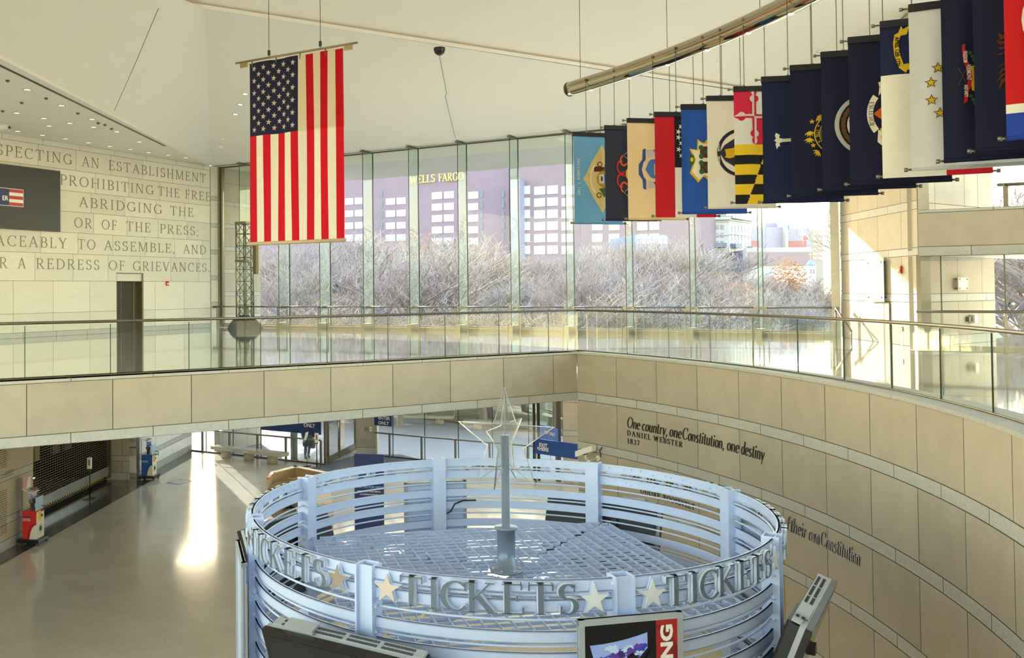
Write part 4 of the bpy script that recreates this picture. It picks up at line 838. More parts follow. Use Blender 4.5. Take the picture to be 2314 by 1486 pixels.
for i in range(n):
    a, b = UO0 + (UO1 - UO0) * i / n, UO0 + (UO1 - UO0) * (i + 1) / n; mb.quad(Psh(b, -5.62, .032), Psh(a, -5.62, .032), Psh(a + .03, -5.56, .032), Psh(b + .03, -5.56, .032), i % 2)
mb.build('hazard_strip', [mat('warning yellow', srgb(220, 186, 60), .5), BLACK], sh)
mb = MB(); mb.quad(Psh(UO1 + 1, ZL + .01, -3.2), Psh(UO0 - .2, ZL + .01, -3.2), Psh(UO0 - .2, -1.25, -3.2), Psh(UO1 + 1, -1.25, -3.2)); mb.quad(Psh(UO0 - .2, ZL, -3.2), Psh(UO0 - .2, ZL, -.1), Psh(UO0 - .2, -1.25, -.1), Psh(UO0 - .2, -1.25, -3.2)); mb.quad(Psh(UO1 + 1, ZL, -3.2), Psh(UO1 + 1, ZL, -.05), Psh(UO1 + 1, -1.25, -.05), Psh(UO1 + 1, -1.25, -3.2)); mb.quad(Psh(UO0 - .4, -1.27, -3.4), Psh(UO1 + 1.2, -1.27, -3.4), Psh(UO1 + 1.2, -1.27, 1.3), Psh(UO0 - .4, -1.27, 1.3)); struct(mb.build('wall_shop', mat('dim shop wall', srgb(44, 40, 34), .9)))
SC = [mat('shop cloth %d' % i, c, .8) for i, c in enumerate((srgb(176, 166, 130), srgb(120, 60, 60), srgb(70, 80, 110), srgb(196, 190, 172), srgb(100, 100, 96)))]
for i, (u, z, w_, h, m) in enumerate(((10.9, -3.7, .28, 1.3, 0), (11.3, -3.9, .2, 1.2, 0), (13.2, -3.0, .3, .4, 1), (12.7, -3.1, .3, .4, 1), (13.6, -3.6, .3, .5, 2), (12.4, -3.5, .4, .5, 4), (9.4, -3.6, .4, 1.5, 4), (8.4, -3.6, .4, 1.5, 4), (13.0, -4.6, .35, .4, 3), (14.2, -3.3, .35, .6, 3), (12.2, -2.3, .4, .5, 0))):
    o = thing('shop_garment', ('pale hanging garment', 'pale hanging garment', 'red shirt', 'red shirt', 'blue shirt', 'grey shirt', 'grey hanging cloth', 'grey hanging cloth', 'white folded cloth', 'white hanging shirt', 'cream shirt')[i] + ' dimly seen behind the shop shutter', 'garment', Psh(u, z - h / 2, -1.0), 0, 'goods behind the shutter')
    mb = MB(); c = Psh(u, z, -1.0); mb.prism([c + ld * x * w_ + Z * y * h / 2 for x, y in ((-.7, -1), (.7, -1), (.75, .4), (1.1, .3), (1.15, .6), (.5, 1), (-.5, 1), (-1.15, .6), (-1.1, .3), (-.75, .4))], -lnm * .12); mb.build('cloth', SC[m], o)

# ------------------------------------------------------------------ penny press machines
def machine(c, body, lab, top):
    o = thing('penny_press_machine', lab, 'penny machine', c); f = lnm; s = ld; w_, d_ = .23, .22
    def B(a, b, z): return c + s * a + f * b + Z * z          # a along wall, b out of wall
    mb = MB(); mb.obox(B(0, 0, .14), s * .33, f * .34, Z * .045); mb.build('trolley_base', BLACK, o)
    for i in (-1, 1):
        for j in (-1, 1): mb = MB(); mb.tube([B(.27 * i, .28 * j, .1), B(.27 * i, .28 * j, .06)], .02, 6); mb.lathe(B(.27 * i - .015, .28 * j, .05), [(.05, 0), (.05, .03)], 12, axis=s); mb.build('caster', STEELD, o)
    mb = MB(); mb.prism([B(-w_, -d_, .19), B(w_, -d_, .19), B(w_, d_, .19), B(-w_, d_, .19)], Z * .82); mb.build('cabinet', body, o)
    CR = mat('cream panel', srgb(232, 226, 208), .4)
    mb = MB(); pts = [(-w_, .19), (w_, .19), (w_, .98), (-w_ + .02, .98), (-w_, .8)]; mb.prism([B(a, d_ + .002, z) for a, z in pts], f * .012); mb.build('front_panel', CR, o)
    cu = [( d_ + .0, .19), (.0, .19)] + [(.02 + .22 * (1 - cos(t)), .19 + .42 * sin(t)) for t in [i * pi / 16 for i in range(1, 9)]]
    mb = MB(); mb.prism([B(-w_ - .002, a, z) for a, z in cu], -s * .004); mb.build('curved_panel', CR, o)
    mb = MB(); arcp_ = [(-.01 + .24 * (1 - cos(t)), .19 + .46 * sin(t)) for t in [i * pi / 16 for i in range(0, 9)]]; 
    for p, q in zip(arcp_[:-1], arcp_[1:]): mb.quad(B(-w_ - .009, p[0], p[1]), B(-w_ - .009, q[0], q[1]), B(-w_ - .009, q[0] - .03, q[1] + .012), B(-w_ - .009, p[0] - .035, p[1]))
    mb.build('curved_stripe', mat('stripe ' + body.name, tuple(x * .45 for x in body.node_tree.nodes['Principled BSDF'].inputs[0].default_value[:3]) + (1,), .4) if 0 else NAVY if 'blue' in body.name else mat('dark red', srgb(150, 24, 26), .4), o)
    mb = MB(); mb.lathe(B(-.0, d_ + .014, .46), [(.15, 0), (.15, .004)], 28, axis=f); mb.build('crest_disc', WHITE, o)
    mb = MB(); n = 24
    for k in range(n): t = 2 * pi * k / n; mb.obox(B(.135 * cos(t), d_ + .02, .46 + .135 * sin(t)), s * .008, f * .002, Z * .008)
    mb.lathe(B(0, d_ + .018, .46), [(.085, 0), (.085, .006)], 20, axis=f); mb.build('crest_mark', INK, o)
    mb = MB(); mb.obox(B(-.08, d_ + .03, .86), s * .05, f * .02, Z * .14); mb.build('coin_slide', mat('coin yellow', srgb(232, 190, 50), .4), o)
    mb = MB(); mb.lathe(B(.07, d_ + .014, .83), [(.045, 0), (.045, .02)], 14, axis=f); mb.build('delivery_cup', BLACK, o)
    mb = MB(); mb.tube([B(.06, d_ + .02, 1.12), B(.06, d_ + .14, 1.1), B(.06, d_ + .14, .95)], .016, 6); mb.obox(B(.1, d_ + .02, .97), s * .12, f * .03, Z * .015); mb.build('crank_handle', BLACK, o)
    L = mb = MB()
    mb.obox(B(-w_ - .006, -.08, .83), f * .12, s * .002, Z * .014, 1)
    sans(mb, 'COLLECTIBLE', lambda u, v: B(-w_ - .008, u, v), -.2, .765, .028, 0, width=.24); sans(mb, 'PENNY PRESS', lambda u, v: B(-w_ - .008, u, v), -.2, .72, .028, 0, width=.24); mb.build('side_lettering', [WRITE, NAVY], o)
    AC = ACRYL
    mb = MB(); h0, h1 = 1.01, 1.62
    mb.prism([B(-w_, -d_, h0), B(-w_, d_ - .06, h0), B(-w_, d_ - .2, h1), B(-w_, -d_, h1)], s * .006); mb.build('clear_case', AC, o); mb = MB(); mb.prism([B(w_, -d_, h0), B(w_, d_ - .06, h0), B(w_, d_ - .2, h1), B(w_, -d_, h1)], -s * .006); mb.build('clear_case', AC, o)
    mb = MB(); mb.prism([B(-w_, -.01, 1.3), B(w_, -.01, 1.3), B(w_, .0, 1.6), B(-w_, .0, 1.6)], f * .01); mb.build('back_card', top, o)
    mb = MB(); mb.prism([B(-w_, d_ - .03, 1.0), B(w_, d_ - .03, 1.0), B(w_, d_ - .02, 1.4), B(-w_, d_ - .02, 1.4)], f * .012); mb.build('front_card', mat('pale sky card', srgb(170, 200, 232), .4), o)
    mb = MB(); mb.prism([B(-w_ - .01, -d_, 1.64), B(w_ + .01, -d_, 1.64), B(w_ + .01, d_ - .14, 1.52), B(-w_ - .01, d_ - .14, 1.52)], Z * .02); mb.build('sloping_lid', CR, o)
    mb = MB(); 
    for k in range(3): mb.quad(B(-.1, -.08 + k * .06, 1.635 - k * .018 - .055), B(.14, -.08 + k * .06, 1.635 - k * .018 - .055), B(.14, -.04 + k * .06, 1.622 - k * .018 - .055), B(-.1, -.04 + k * .06, 1.622 - k * .018 - .055))
    for v_ in range(len(mb.v)): mb.v[v_] = (mb.v[v_][0], mb.v[v_][1], mb.v[v_][2] + .06)
    mb.build('lid_print', mat('brown print', srgb(126, 92, 50), .5), o)
    mb = MB(); mb.lathe(B(0, -.02, 1.01), [(.06, 0), (.06, .18), (.1, .2), (.1, .28), (.04, .3)], 14); mb.tube([B(.0, 0, 1.3), B(.02, .08, 1.42), B(.04, .12, 1.2)], .012, 5); mb.build('press_gear', STEELD, o)
    mb = MB(); mb.tube([B(-w_, -d_, 1.0), B(-w_, -d_, 1.64)], .008, 4); mb.tube([B(-w_, d_ - .04, 1.0), B(-w_, d_ - .16, 1.54)], .008, 4); mb.build('case_edge', BLACK, o)
    return o, B
f0 = (onz(98, 1236, ZL) + onz(57, 1231, ZL)) / 2; c = Vector((f0.x + .28, f0.y + .25, ZL)); c = Pl((LW - c).dot(ld), ZL, .42)
o, B = machine(c, mat('machine red', srgb(206, 38, 34), .4), 'red penny press machine on a black wheeled base by the shop', mat('lilac card', srgb(206, 196, 226), .4))
mb = MB(); mb.prism([B(-.23, -.2, 1.62), B(.23, -.2, 1.62), B(.23, -.2, 1.98), B(-.23, -.2, 1.98)], lnm * .015); mb.build('top_sign', mat('pink sign', srgb(214, 160, 178), .4), o)
mb = MB(); mb.prism([B(-.08, -.18, 1.64), B(.21, -.18, 1.64), B(.21, -.18, 1.95), B(.06, -.18, 1.95)], lnm * .004); mb.build('sign_picture', WHITE, o)
c = onz(341, 1084, ZL); c = Pl((LW - c).dot(ld) - .1, ZL, .42); machine(c, mat('machine blue', srgb(36, 92, 178), .4), 'blue penny press machine on a black wheeled base by the lit wall', mat('blue card', srgb(60, 110, 200), .4))
for px, py, l in ((62, 1192, 'small white socket with a plug low on the wall behind the red machine'), (320, 1050, 'small socket with a plug on the wall behind the blue machine')):
    u = (LW - onwall(px, py, LW, R(7))).dot(ld); z = onwall(px, py, LW, R(7)).z; o = thing('wall_socket', l, 'socket', Pl(u, z, 0)); mb = MB(); mb.obox(Pl(u, z, .01), ld * .04, lnm * .01, Z * .07); mb.build('cover_plate', WHITE, o); mb = MB(); mb.obox(Pl(u, z - .04, .04), ld * .02, lnm * .03, Z * .02); mb.build('plug', BLACK, o)

# ------------------------------------------------------------------ reception desk, its papers and chair, blue banner
zt = ZL + 1.1; dA, dB, dC = onz(613, 1067, zt), onz(668, 1053, zt), onz(742, 1068, zt)
o = thing('reception_desk', 'pale wood reception counter with raised back behind the ticket booth', 'desk', Vector((dA.x, dA.y, ZL)))
def slab(a, b, z0, z1, th, name, m):
    D = (b - a); D.z = 0; D.normalize(); n = Vector((D.y, -D.x, 0)); a = Vector((a.x, a.y, z0)); b = Vector((b.x, b.y, z0)); mb = MB(); mb.prism([a, b, b + n * th, a + n * th], Z * (z1 - z0)); return mb.build(name, m, o)
dA2 = dA + Vector((-.05, -1.1, 0)); E_ = Vector((-1.55, 29.6, 0))
slab(dA, dB, ZL, zt, .06, 'back_panel', TAN); slab(dB, dC, ZL, zt, .06, 'back_panel', TAN); slab(dA2, dA, ZL, zt, .06, 'side_panel', TAN)
slab(dA2, dA, zt, zt + .03, .12, 'counter_cap', mat('red edge', srgb(176, 60, 44), .4)); slab(dA, dB, zt, zt + .03, .2, 'counter_cap', mat('cream cap', srgb(222, 208, 178), .4)); slab(dB, dC, zt, zt + .03, .2, 'counter_cap', mat('cream cap', srgb(222, 208, 178), .4))
mb = MB(); zs = ZL + .76; P_ = [Vector((p.x, p.y, zs)) for p in (dA2 + Vector((.08, .06, 0)), dA + Vector((.08, -.08, 0)), dB + Vector((0, -.1, 0)), dC + Vector((-.05, -.1, 0)), dC + Vector((-.2, -.8, 0)), dB + Vector((.1, -.9, 0)))]
mb.prism(list(reversed(P_)), Z * -.035); mb.build('work_top', mat('work top', srgb(196, 172, 128), .4), o)
slab(dC + Vector((0, -.1, 0)), dC + Vector((.35, -4.2, 0)), ZL, ZL + .95, .5, 'front_counter', TAN)
mb = MB()
for i in range(7):
    t = i / 6; c = Vector((dC.x, dC.y, 0)).lerp(Vector((dC.x + .35, dC.y - 4.2, 0)), t); mb.obox(c + Vector((.01, -.1, ZL + .47)), (.003, 0, 0), (0, .006, 0), (0, 0, .46))
mb.build('panel_line', mat('joint brown', srgb(150, 116, 74), .6), o)
for i in range(6):
    p = dB + Vector((-.35 + .17 * i, -.45 - .08 * (i % 3), 0)); p.z = zs + .004 + .004 * i; q = thing('paper_stack', 'loose white papers lying on the reception desk top', 'papers', p, 0, 'papers on the desk'); mb = MB(); a = random.uniform(0, 3); mb.obox(p + Z * .004, (.14 * cos(a), .14 * sin(a), 0), (-.1 * sin(a), .1 * cos(a), 0), (0, 0, .004)); mb.build('sheet', WHITE, q)
p = dB + Vector((.75, -.3, 0)); p.z = zs; q = thing('wire_caddy', 'small steel wire caddy on the reception desk', 'caddy', p); mb = MB()
for z in (.02, .1, .18): mb.tube([p + Vector((x, y, z)) for x, y in ((-.12, -.08), (.12, -.08), (.12, .08), (-.12, .08))], .006, 4, closed=True)
for x, y in ((-.12, -.08), (.12, -.08), (.12, .08), (-.12, .08)): mb.tube([p + Vector((x, y, 0)), p + Vector((x, y, .2))], .006, 4)
mb.build('wire_frame', STEEL, q)
p = dA + Vector((.75, -1.15, 0)); p.z = ZL; q = thing('office_chair', 'black office chair at the reception desk', 'chair', p)
mb = MB(); mb.prism([p + Vector((-.22 + .22 * (1 - cos(t)) if 0 else .24 * cos(t), .05 * sin(t * 2), .62 + .4 * (sin(t) if t < pi else 0) )) for t in [pi * i / 10 for i in range(11)]], (0, -.05, 0)); mb.build('backrest', BLACK, q)
mb = MB(); mb.obox(p + Vector((0, .22, .48)), (.23, 0, 0), (0, .22, 0), (0, 0, .04)); mb.build('seat', BLACK, q); mb = MB(); mb.tube([p + Vector((0, .22, .06)), p + Vector((0, .22, .46))], .03, 8)
for k in range(5): mb.tube([p + Vector((0, .22, .1)), p + Vector((.28 * cos(k * 1.257), .22 + .28 * sin(k * 1.257), .05))], .02, 5)
mb.build('base', BLACK, q)
a, b = atd(801, 1022, 28.6), atd(867, 1026, 28.4); zt = 1.63 - 28.5 * (1022 - 655) / FPX
o, P, wd = signboard('standing_banner', 'tall blue standing banner with small white print behind the booth', a, b, ZL + .02, zt, .03, NAVY)
hh = zt - ZL
lettering(o, P, [('THANK YOU FOR VISITING', wd * .5, hh - 1.03, .062, .5)], mat('pale blue print', srgb(150, 190, 236), .5)); mb = MB()
sans(mb, 'check out our virtual offerings', P, wd * .5, hh - 1.15, .05, align=.5, width=.72); sans(mb, 'at constitutioncenter.org', P, wd * .5, hh - 1.24, .05, align=.5, width=.56); mb.build('small_print', WRITE, o)
mb = MB(); mb.obox((a + b) / 2 * 1 + Vector((0, 0, ZL + .015 - ((a + b) / 2).z)), ((b.x - a.x) / 2, 0, 0), (0, .25, 0), (0, 0, .015)); mb.build('foot', BLACK, o)
# ------------------------------------------------------------------ round ticket booth
BC = Vector((1.4975, 11.1125, 0)); BR = 2.95; BT = EYE - 2.5
def bp(deg, r, z): return Vector((BC.x + r * cos(R(deg)), BC.y + r * sin(R(deg)), BT + z))
bth = thing('ticket_booth', 'round pale blue steel ticket booth ringed with TICKETS letters and stars', 'ticket booth', (BC.x, BC.y, ZL))
PA = [12 + 45 * k for k in range(8)]
# posts: outward-opening channel, base to ring top
for a in PA:
    o_, t_ = Vector((cos(R(a)), sin(R(a)), 0)), Vector((-sin(R(a)), cos(R(a)), 0)); c = bp(a, BR - .02, 0); hz = (BT + .015 - ZL) / 2; cz_ = Vector((c.x, c.y, ZL + hz)); mb = MB()
    mb.obox(cz_ - o_ * .075, t_ * .085, o_ * .009, Z * hz); mb.obox(cz_, t_ * .012, o_ * .075, Z * hz) if 0 else None
    for i in (-1, 1): mb.obox(cz_ + t_ * .085 * i, t_ * .009, o_ * .085, Z * hz)
    mb.obox(cz_ + o_ * .035, t_ * .078, o_ * .008, Z * (hz - .01)); pst = mb.build('post', BOOTH, bth)
    for z in (-.05, -.36, -.59, -.8, -1.04):
        for i in (-1, 1): mb = MB(); mb.lathe(bp(a, BR + .01, z) + t_ * .095 * i, [(.016, -.006), (.016, .01), (.006, .014)], 8, axis=t_ * i); mb.build('bolt', BOOTHL, pst)
# rolled flat bands and round tubes
def band(z0, z1, a0, a1, r=BR, th=.014, lip=.03):
    mb = MB(); n = 22
    for i in range(n):
        p, q = a0 + (a1 - a0) * i / n, a0 + (a1 - a0) * (i + 1) / n
        for (r0, r1, za, zb) in ((r - th, r, z0, z1), (r - lip, r, z1 - .012, z1), (r - lip, r, z0, z0 + .01)):
            A = [bp(p, r0, za), bp(q, r0, za), bp(q, r1, za), bp(p, r1, za), bp(p, r0, zb), bp(q, r0, zb), bp(q, r1, zb), bp(p, r1, zb)]
            mb.add(A, [(0, 3, 2, 1), (4, 5, 6, 7), (0, 1, 5, 4), (2, 3, 7, 6)])
    return mb
bands = [(-.11, 0), (-.285, -.175), (-.55, -.445), (-.735, -.63), (-.995, -.89), (-1.18, -1.075), (-1.44, -1.335), (-1.625, -1.52), (-1.885, -1.78), (-2.07, -1.965)]
tubes = [-.143, -.355, -.585, -.80, -1.035, -1.245, -1.48, -1.69, -1.925]
for k, a in enumerate(PA):
    a0, a1 = a + 1.75, a + 45 - 1.75
    for i, (z0, z1) in enumerate(bands):
        o = band(z0, z1, a0, a1, BR if i else BR + .012).build('band', BOOTH, bth)
        if i < 2 and k < 4:   # rivets that hold the letters, seen from inside
            rnd = random.Random(k * 10 + i)
            for j in range(12):
                an = a0 + 2 + (a1 - a0 - 4) * (j + rnd.uniform(.1, .8)) / 12; o_ = Vector((-cos(R(an)), -sin(R(an)), 0)); mb = MB(); mb.lathe(bp(an, BR - .012, (z0 + z1) / 2 + rnd.uniform(-.025, .025)), [(.011, 0), (.011, .006), (.004, .009)], 6, axis=o_); mb.build('rivet', BOOTHL, o)
    for z in tubes:
        mb = MB(); mb.tube([bp(a0 + (a1 - a0) * i / 24, BR - .03, z) for i in range(25)], .0115, 7); mb.build('rod', BOOTH, bth)
# letters and stars, one bay after another (they face outwards)
def letter(ch, ang, h, wdt):
    o_, t_ = Vector((cos(R(ang)), sin(R(ang)), 0)), Vector((-sin(R(ang)), cos(R(ang)), 0)); c = bp(ang, BR + .055, -.275)
    def P(u, v, d): return c + t_ * u + Z * v + o_ * d
    mb = MB(); adv = GL[ch][0]
    serif(mb, ch, lambda u, v, d: P(u, v, d), -wdt / 2, wdt / 2, h, .028, bold=1.35, mi=0, mside=1); mb.build('letter', [LETTER, BOOTHL], bth)
    mb = MB(); serif(mb, ch, lambda u, v, d: c + t_ * u + Z * v + o_ * (d - .028), -wdt / 2, wdt / 2, h, .022, bold=1.75, mi=0); mb.build('letter_return', BOOTHL, bth)
def star(ang, face):
    o_, t_ = Vector((cos(R(ang)), sin(R(ang)), 0)), Vector((-sin(R(ang)), cos(R(ang)), 0)); c = bp(ang, BR + .06, -.155)
    pts = starpts(5, .135, .054); mb = MB(); mb.prism([c + t_ * u + Z * v for u, v in pts], o_ * .022, 0, 1); mb.build('star', [face, BOOTHL], bth)
    mb = MB(); mb.prism([c - o_ * .03 + t_ * u * 1.1 + Z * v * 1.1 for u, v in pts], o_ * .02); mb.build('star_return', BOOTHL, bth)
STARW = mat('satin star face', srgb(222, 226, 232), .5, .3)
def angpx(px, r=BR + .055, z=-.27):
    lo, hi = 200.0, 320.0
    for _ in range(50):
        m = (lo + hi) / 2
        if pxof(bp(m, r, z)) < px: lo = m
        else: hi = m
    return lo
LA_ = [angpx(p) - PA[5] for p in (932, 982, 1028, 1088, 1160, 1222, 1283)]; SA_ = [angpx(877) - PA[5], angpx(1342) - PA[5]]
for k, a in enumerate(PA):
    for j, ch in enumerate('TICKETS'): letter(ch, a + LA_[j], .26, GL[ch][0] * .26 * 1.18)
    star(a + SA_[0], STARM if k != 6 else STARW); star(a + SA_[1], STARM if k in (4, 2, 0) else STARW)
# egg-crate ceiling: four triangular panels meeting at the middle
gz, gh, cell = -.80, .034, .15
ge1, ge2 = hd(R(80.5)), hd(R(170.5)); g0 = Vector((-.89, 12.67, BT + gz)); GU, GV = 4.2, 4.05
def inr(u, v): p = g0 + ge1 * u + ge2 * v; return math.hypot(p.x - BC.x, p.y - BC.y) < BR - .08
cu0, cv0 = (BC - g0).dot(ge1), (BC - g0).dot(ge2)
def sector(u, v):
    x, y = (u - cu0) / (GU / 2), (v - cv0) / (GV / 2); return (0 if y < 0 else 2) if abs(y) > abs(x) else (1 if x > 0 else 3)
pan = [MB(), MB(), MB(), MB()]
def blade(p0, p1, D, m, up):
    nrm = Vector((-D.y, D.x, 0)); c = (p0 + p1) / 2; m.obox(c + Z * (-gh / 2 + up), (p1 - p0) / 2, nrm * .003, Z * gh / 2)
for ax in (0, 1):
    n = int((GV if ax == 0 else GU) / cell)
    for i in range(n + 1):
        w_ = i * cell; ext = GU if ax == 0 else GV; run = None; s = 0.0; ds = .025
        while s <= ext + ds:
            uv = (s, w_) if ax == 0 else (w_, s); ok = s <= ext and inr(*uv) and math.hypot(uv[0] - cu0, uv[1] - cv0) > .2; sec = sector(*uv) if ok else None
            if run is not None and sec != run[1]:
                a, b = run[0], s - ds - .0
                if b - a > .05:
                    f = (lambda q: g0 + (ge1 * q + ge2 * w_ if ax == 0 else ge1 * w_ + ge2 * q)); off = (.012 if run[1] in (0, 3) else 0)
                    blade(f(a), f(b - .012), ge1 if ax == 0 else ge2, pan[run[1]], off)
                run = None
            if run is None and sec is not None: run = (s, sec)
            s += ds
for m in pan: m.build('eggcrate_panel', BOOTH, bth)
# beams under the crate
for s in (-1, 1):
    D = (ge1 * GU + ge2 * GV * s).normalized(); mb = MB(); mb.obox(Vector((BC.x, BC.y, BT + gz - .16)), D * (BR - .1), Vector((-D.y, D.x, 0)) * .04, Z * .06); mb.build('ceiling_beam', BOOTH, bth)
# mast and clear double star
mb = MB(); c = Vector((BC.x, BC.y, BT)); mb.lathe(c, [(.19, gz), (.19, gz + .025), (.105, gz + .027), (.105, -.305), (.135, -.303), (.135, -.28), (.05, -.278), (.05, .79), (.045, .79)], 28); mast = mb.build('mast', mat('grey mast paint', srgb(132, 146, 168), .35, .3), bth)
for k in range(6): a = k * 60; mb = MB(); mb.lathe(c + Vector((.15 * cos(R(a)), .15 * sin(R(a)), gz + .025)), [(.014, 0), (.014, .012)], 6); mb.build('flange_bolt', BOOTHL, mast)
sc = Vector((BC.x, BC.y, -.145))
for th, nm in ((R(118), 0), (R(28), 1)):
    d = hd(th); nn = Vector((d.y, -d.x, 0)); po = starpts(5, .62, .24); pi_ = starpts(5, .56, .205); mb = MB(); n = len(po)
    o3 = [sc + d * u + Z * v for u, v in po]; mb.prism([p - nn * .006 for p in o3], nn * .012); mb.build('acrylic_star', ACRYL, bth)
    mb = MB(); mb.tube(o3, .009, 5, closed=True); mb.build('star_edge', glass('polished acrylic edge %d' % nm, (.75, .78, .78, 1), 1, .05, srgb(235, 240, 240), .6), bth)
mb = MB(); mb.tube([sc + Z * .05, sc + Z * .615], .006, 5); mb.build('star_rod', BOOTHL, bth)
mb = MB(); a = PA[2]; mb.tube([bp(a - 2, BR - .12, gz + .02), bp(a - 3, BR - .16, gz + .06), bp(a - 4.5, BR - .1, gz + .15), bp(a - 7, BR - .07, gz + .19), bp(a - 11, BR - .06, gz + .19)], .012, 7); mb.build('cable', BLACK, bth)
# counter under the ceiling (mostly hidden): desk ring
mb = MB(); n = 40
for i in range(n):
    p, q = 360 * i / n, 360 * (i + 1) / n
    mb.quad(bp(p, BR - .02, ZL + 1.05 - BT), bp(q, BR - .02, ZL + 1.05 - BT), bp(q, BR - .6, ZL + 1.05 - BT), bp(p, BR - .6, ZL + 1.05 - BT)); mb.quad(bp(p, BR - .02, ZL - BT), bp(q, BR - .02, ZL - BT), bp(q, BR - .02, ZL + 1.05 - BT), bp(p, BR - .02, ZL + 1.05 - BT))
mb.build('counter', mat('counter grey', srgb(110, 112, 116), .5), bth)

# ------------------------------------------------------------------ tilted screens outside the booth
SCR = mat('dark blue screen', srgb(22, 24, 36), .12, noise=.02, spec=.6); CASE = mat('silver screen casing', srgb(176, 182, 190), .4, .3); BACKP = mat('charcoal casing back', srgb(46, 48, 52), .5); BOOTHS = mat('dark slots', srgb(60, 64, 70), .6)
def screen(ang, lab, r=3.42, zt=-.60, W_=1.72, H_=1.02, tilt=20, brandtxt=True, dz=0):
    o_, t_ = Vector((cos(R(ang)), sin(R(ang)), 0)), Vector((-sin(R(ang)), cos(R(ang)), 0)); top = bp(ang, r, zt + dz)
    dn = -Z * cos(R(tilt)) - o_ * sin(R(tilt)); fr = o_ * cos(R(tilt)) - Z * sin(R(tilt))     # face looks out and down
    o = thing('wall_screen', lab, 'screen', top); c = top + dn * H_ / 2
    mb = MB(); mb.obox(c - fr * .03, t_ * W_ / 2, dn * H_ / 2, fr * .03); mb.build('bezel', BLACK, o)
    mb = MB(); mb.obox(c + fr * .002, t_ * (W_ / 2 - .05), dn * (H_ / 2 - .055), fr * .002); mb.build('display', SCR, o)
    mb = MB(); mb.obox(c - fr * .085, t_ * (W_ / 2 - .006), dn * (H_ / 2 - .006), fr * .025); b = mb.build('rim', CASE, o)
    mb = MB(); mb.obox(c - fr * .155 + dn * .01, t_ * (W_ / 2 - .05), dn * (H_ / 2 - .02), fr * .05); mb.build('back_cover', BACKP, o)
    mb = MB(); mb.obox(top - fr * .15 + dn * .004, t_ * (W_ / 2 - .06), dn * .012, fr * .045); mb.obox(top - fr * .13 - t_ * W_ * .28 - dn * .02, t_ * .16, dn * .02, fr * .06); mb.build('top_casing', CASE, o)
    for j in (-.62, -.2, .22, .64):
        mb = MB()
        for i in range(20):
            for e in (-.165, -.115): mb.obox(top - fr * (-e) * 1 + t_ * (W_ * .5 * j + (i - 10) * .016) - dn * (.01 if not (-.35 - .2 < j < -.4) else .03), t_ * .004, dn * .003, fr * .014)
        mb.build('vent_slot', BOOTHS, o)
    mb = MB(); mb.obox(bp(ang, r - .27, zt - .45 + dz), o_ * .17, t_ * .05, Z * .05); mb.obox(c - fr * .24, t_ * .28, dn * .3, fr * .012); mb.obox(bp(ang, BR + .12, zt - .5 + dz), o_ * .012, t_ * .2, Z * .3); mb.build('mount_arm', BLACK, o)
    return o
for k, (a, l) in enumerate(((PA[5], 'large dark screen tilted down in front of the booth below the tan stars'), (PA[7], 'large dark screen seen edge-on beside the booth near the quotation wall'), (PA[1], 'large dark screen seen from behind through the booth beside the curved wall'), (PA[3], 'large dark screen seen from behind through the booth beside the reception desk'))): screen(a, l, dz=-.0)
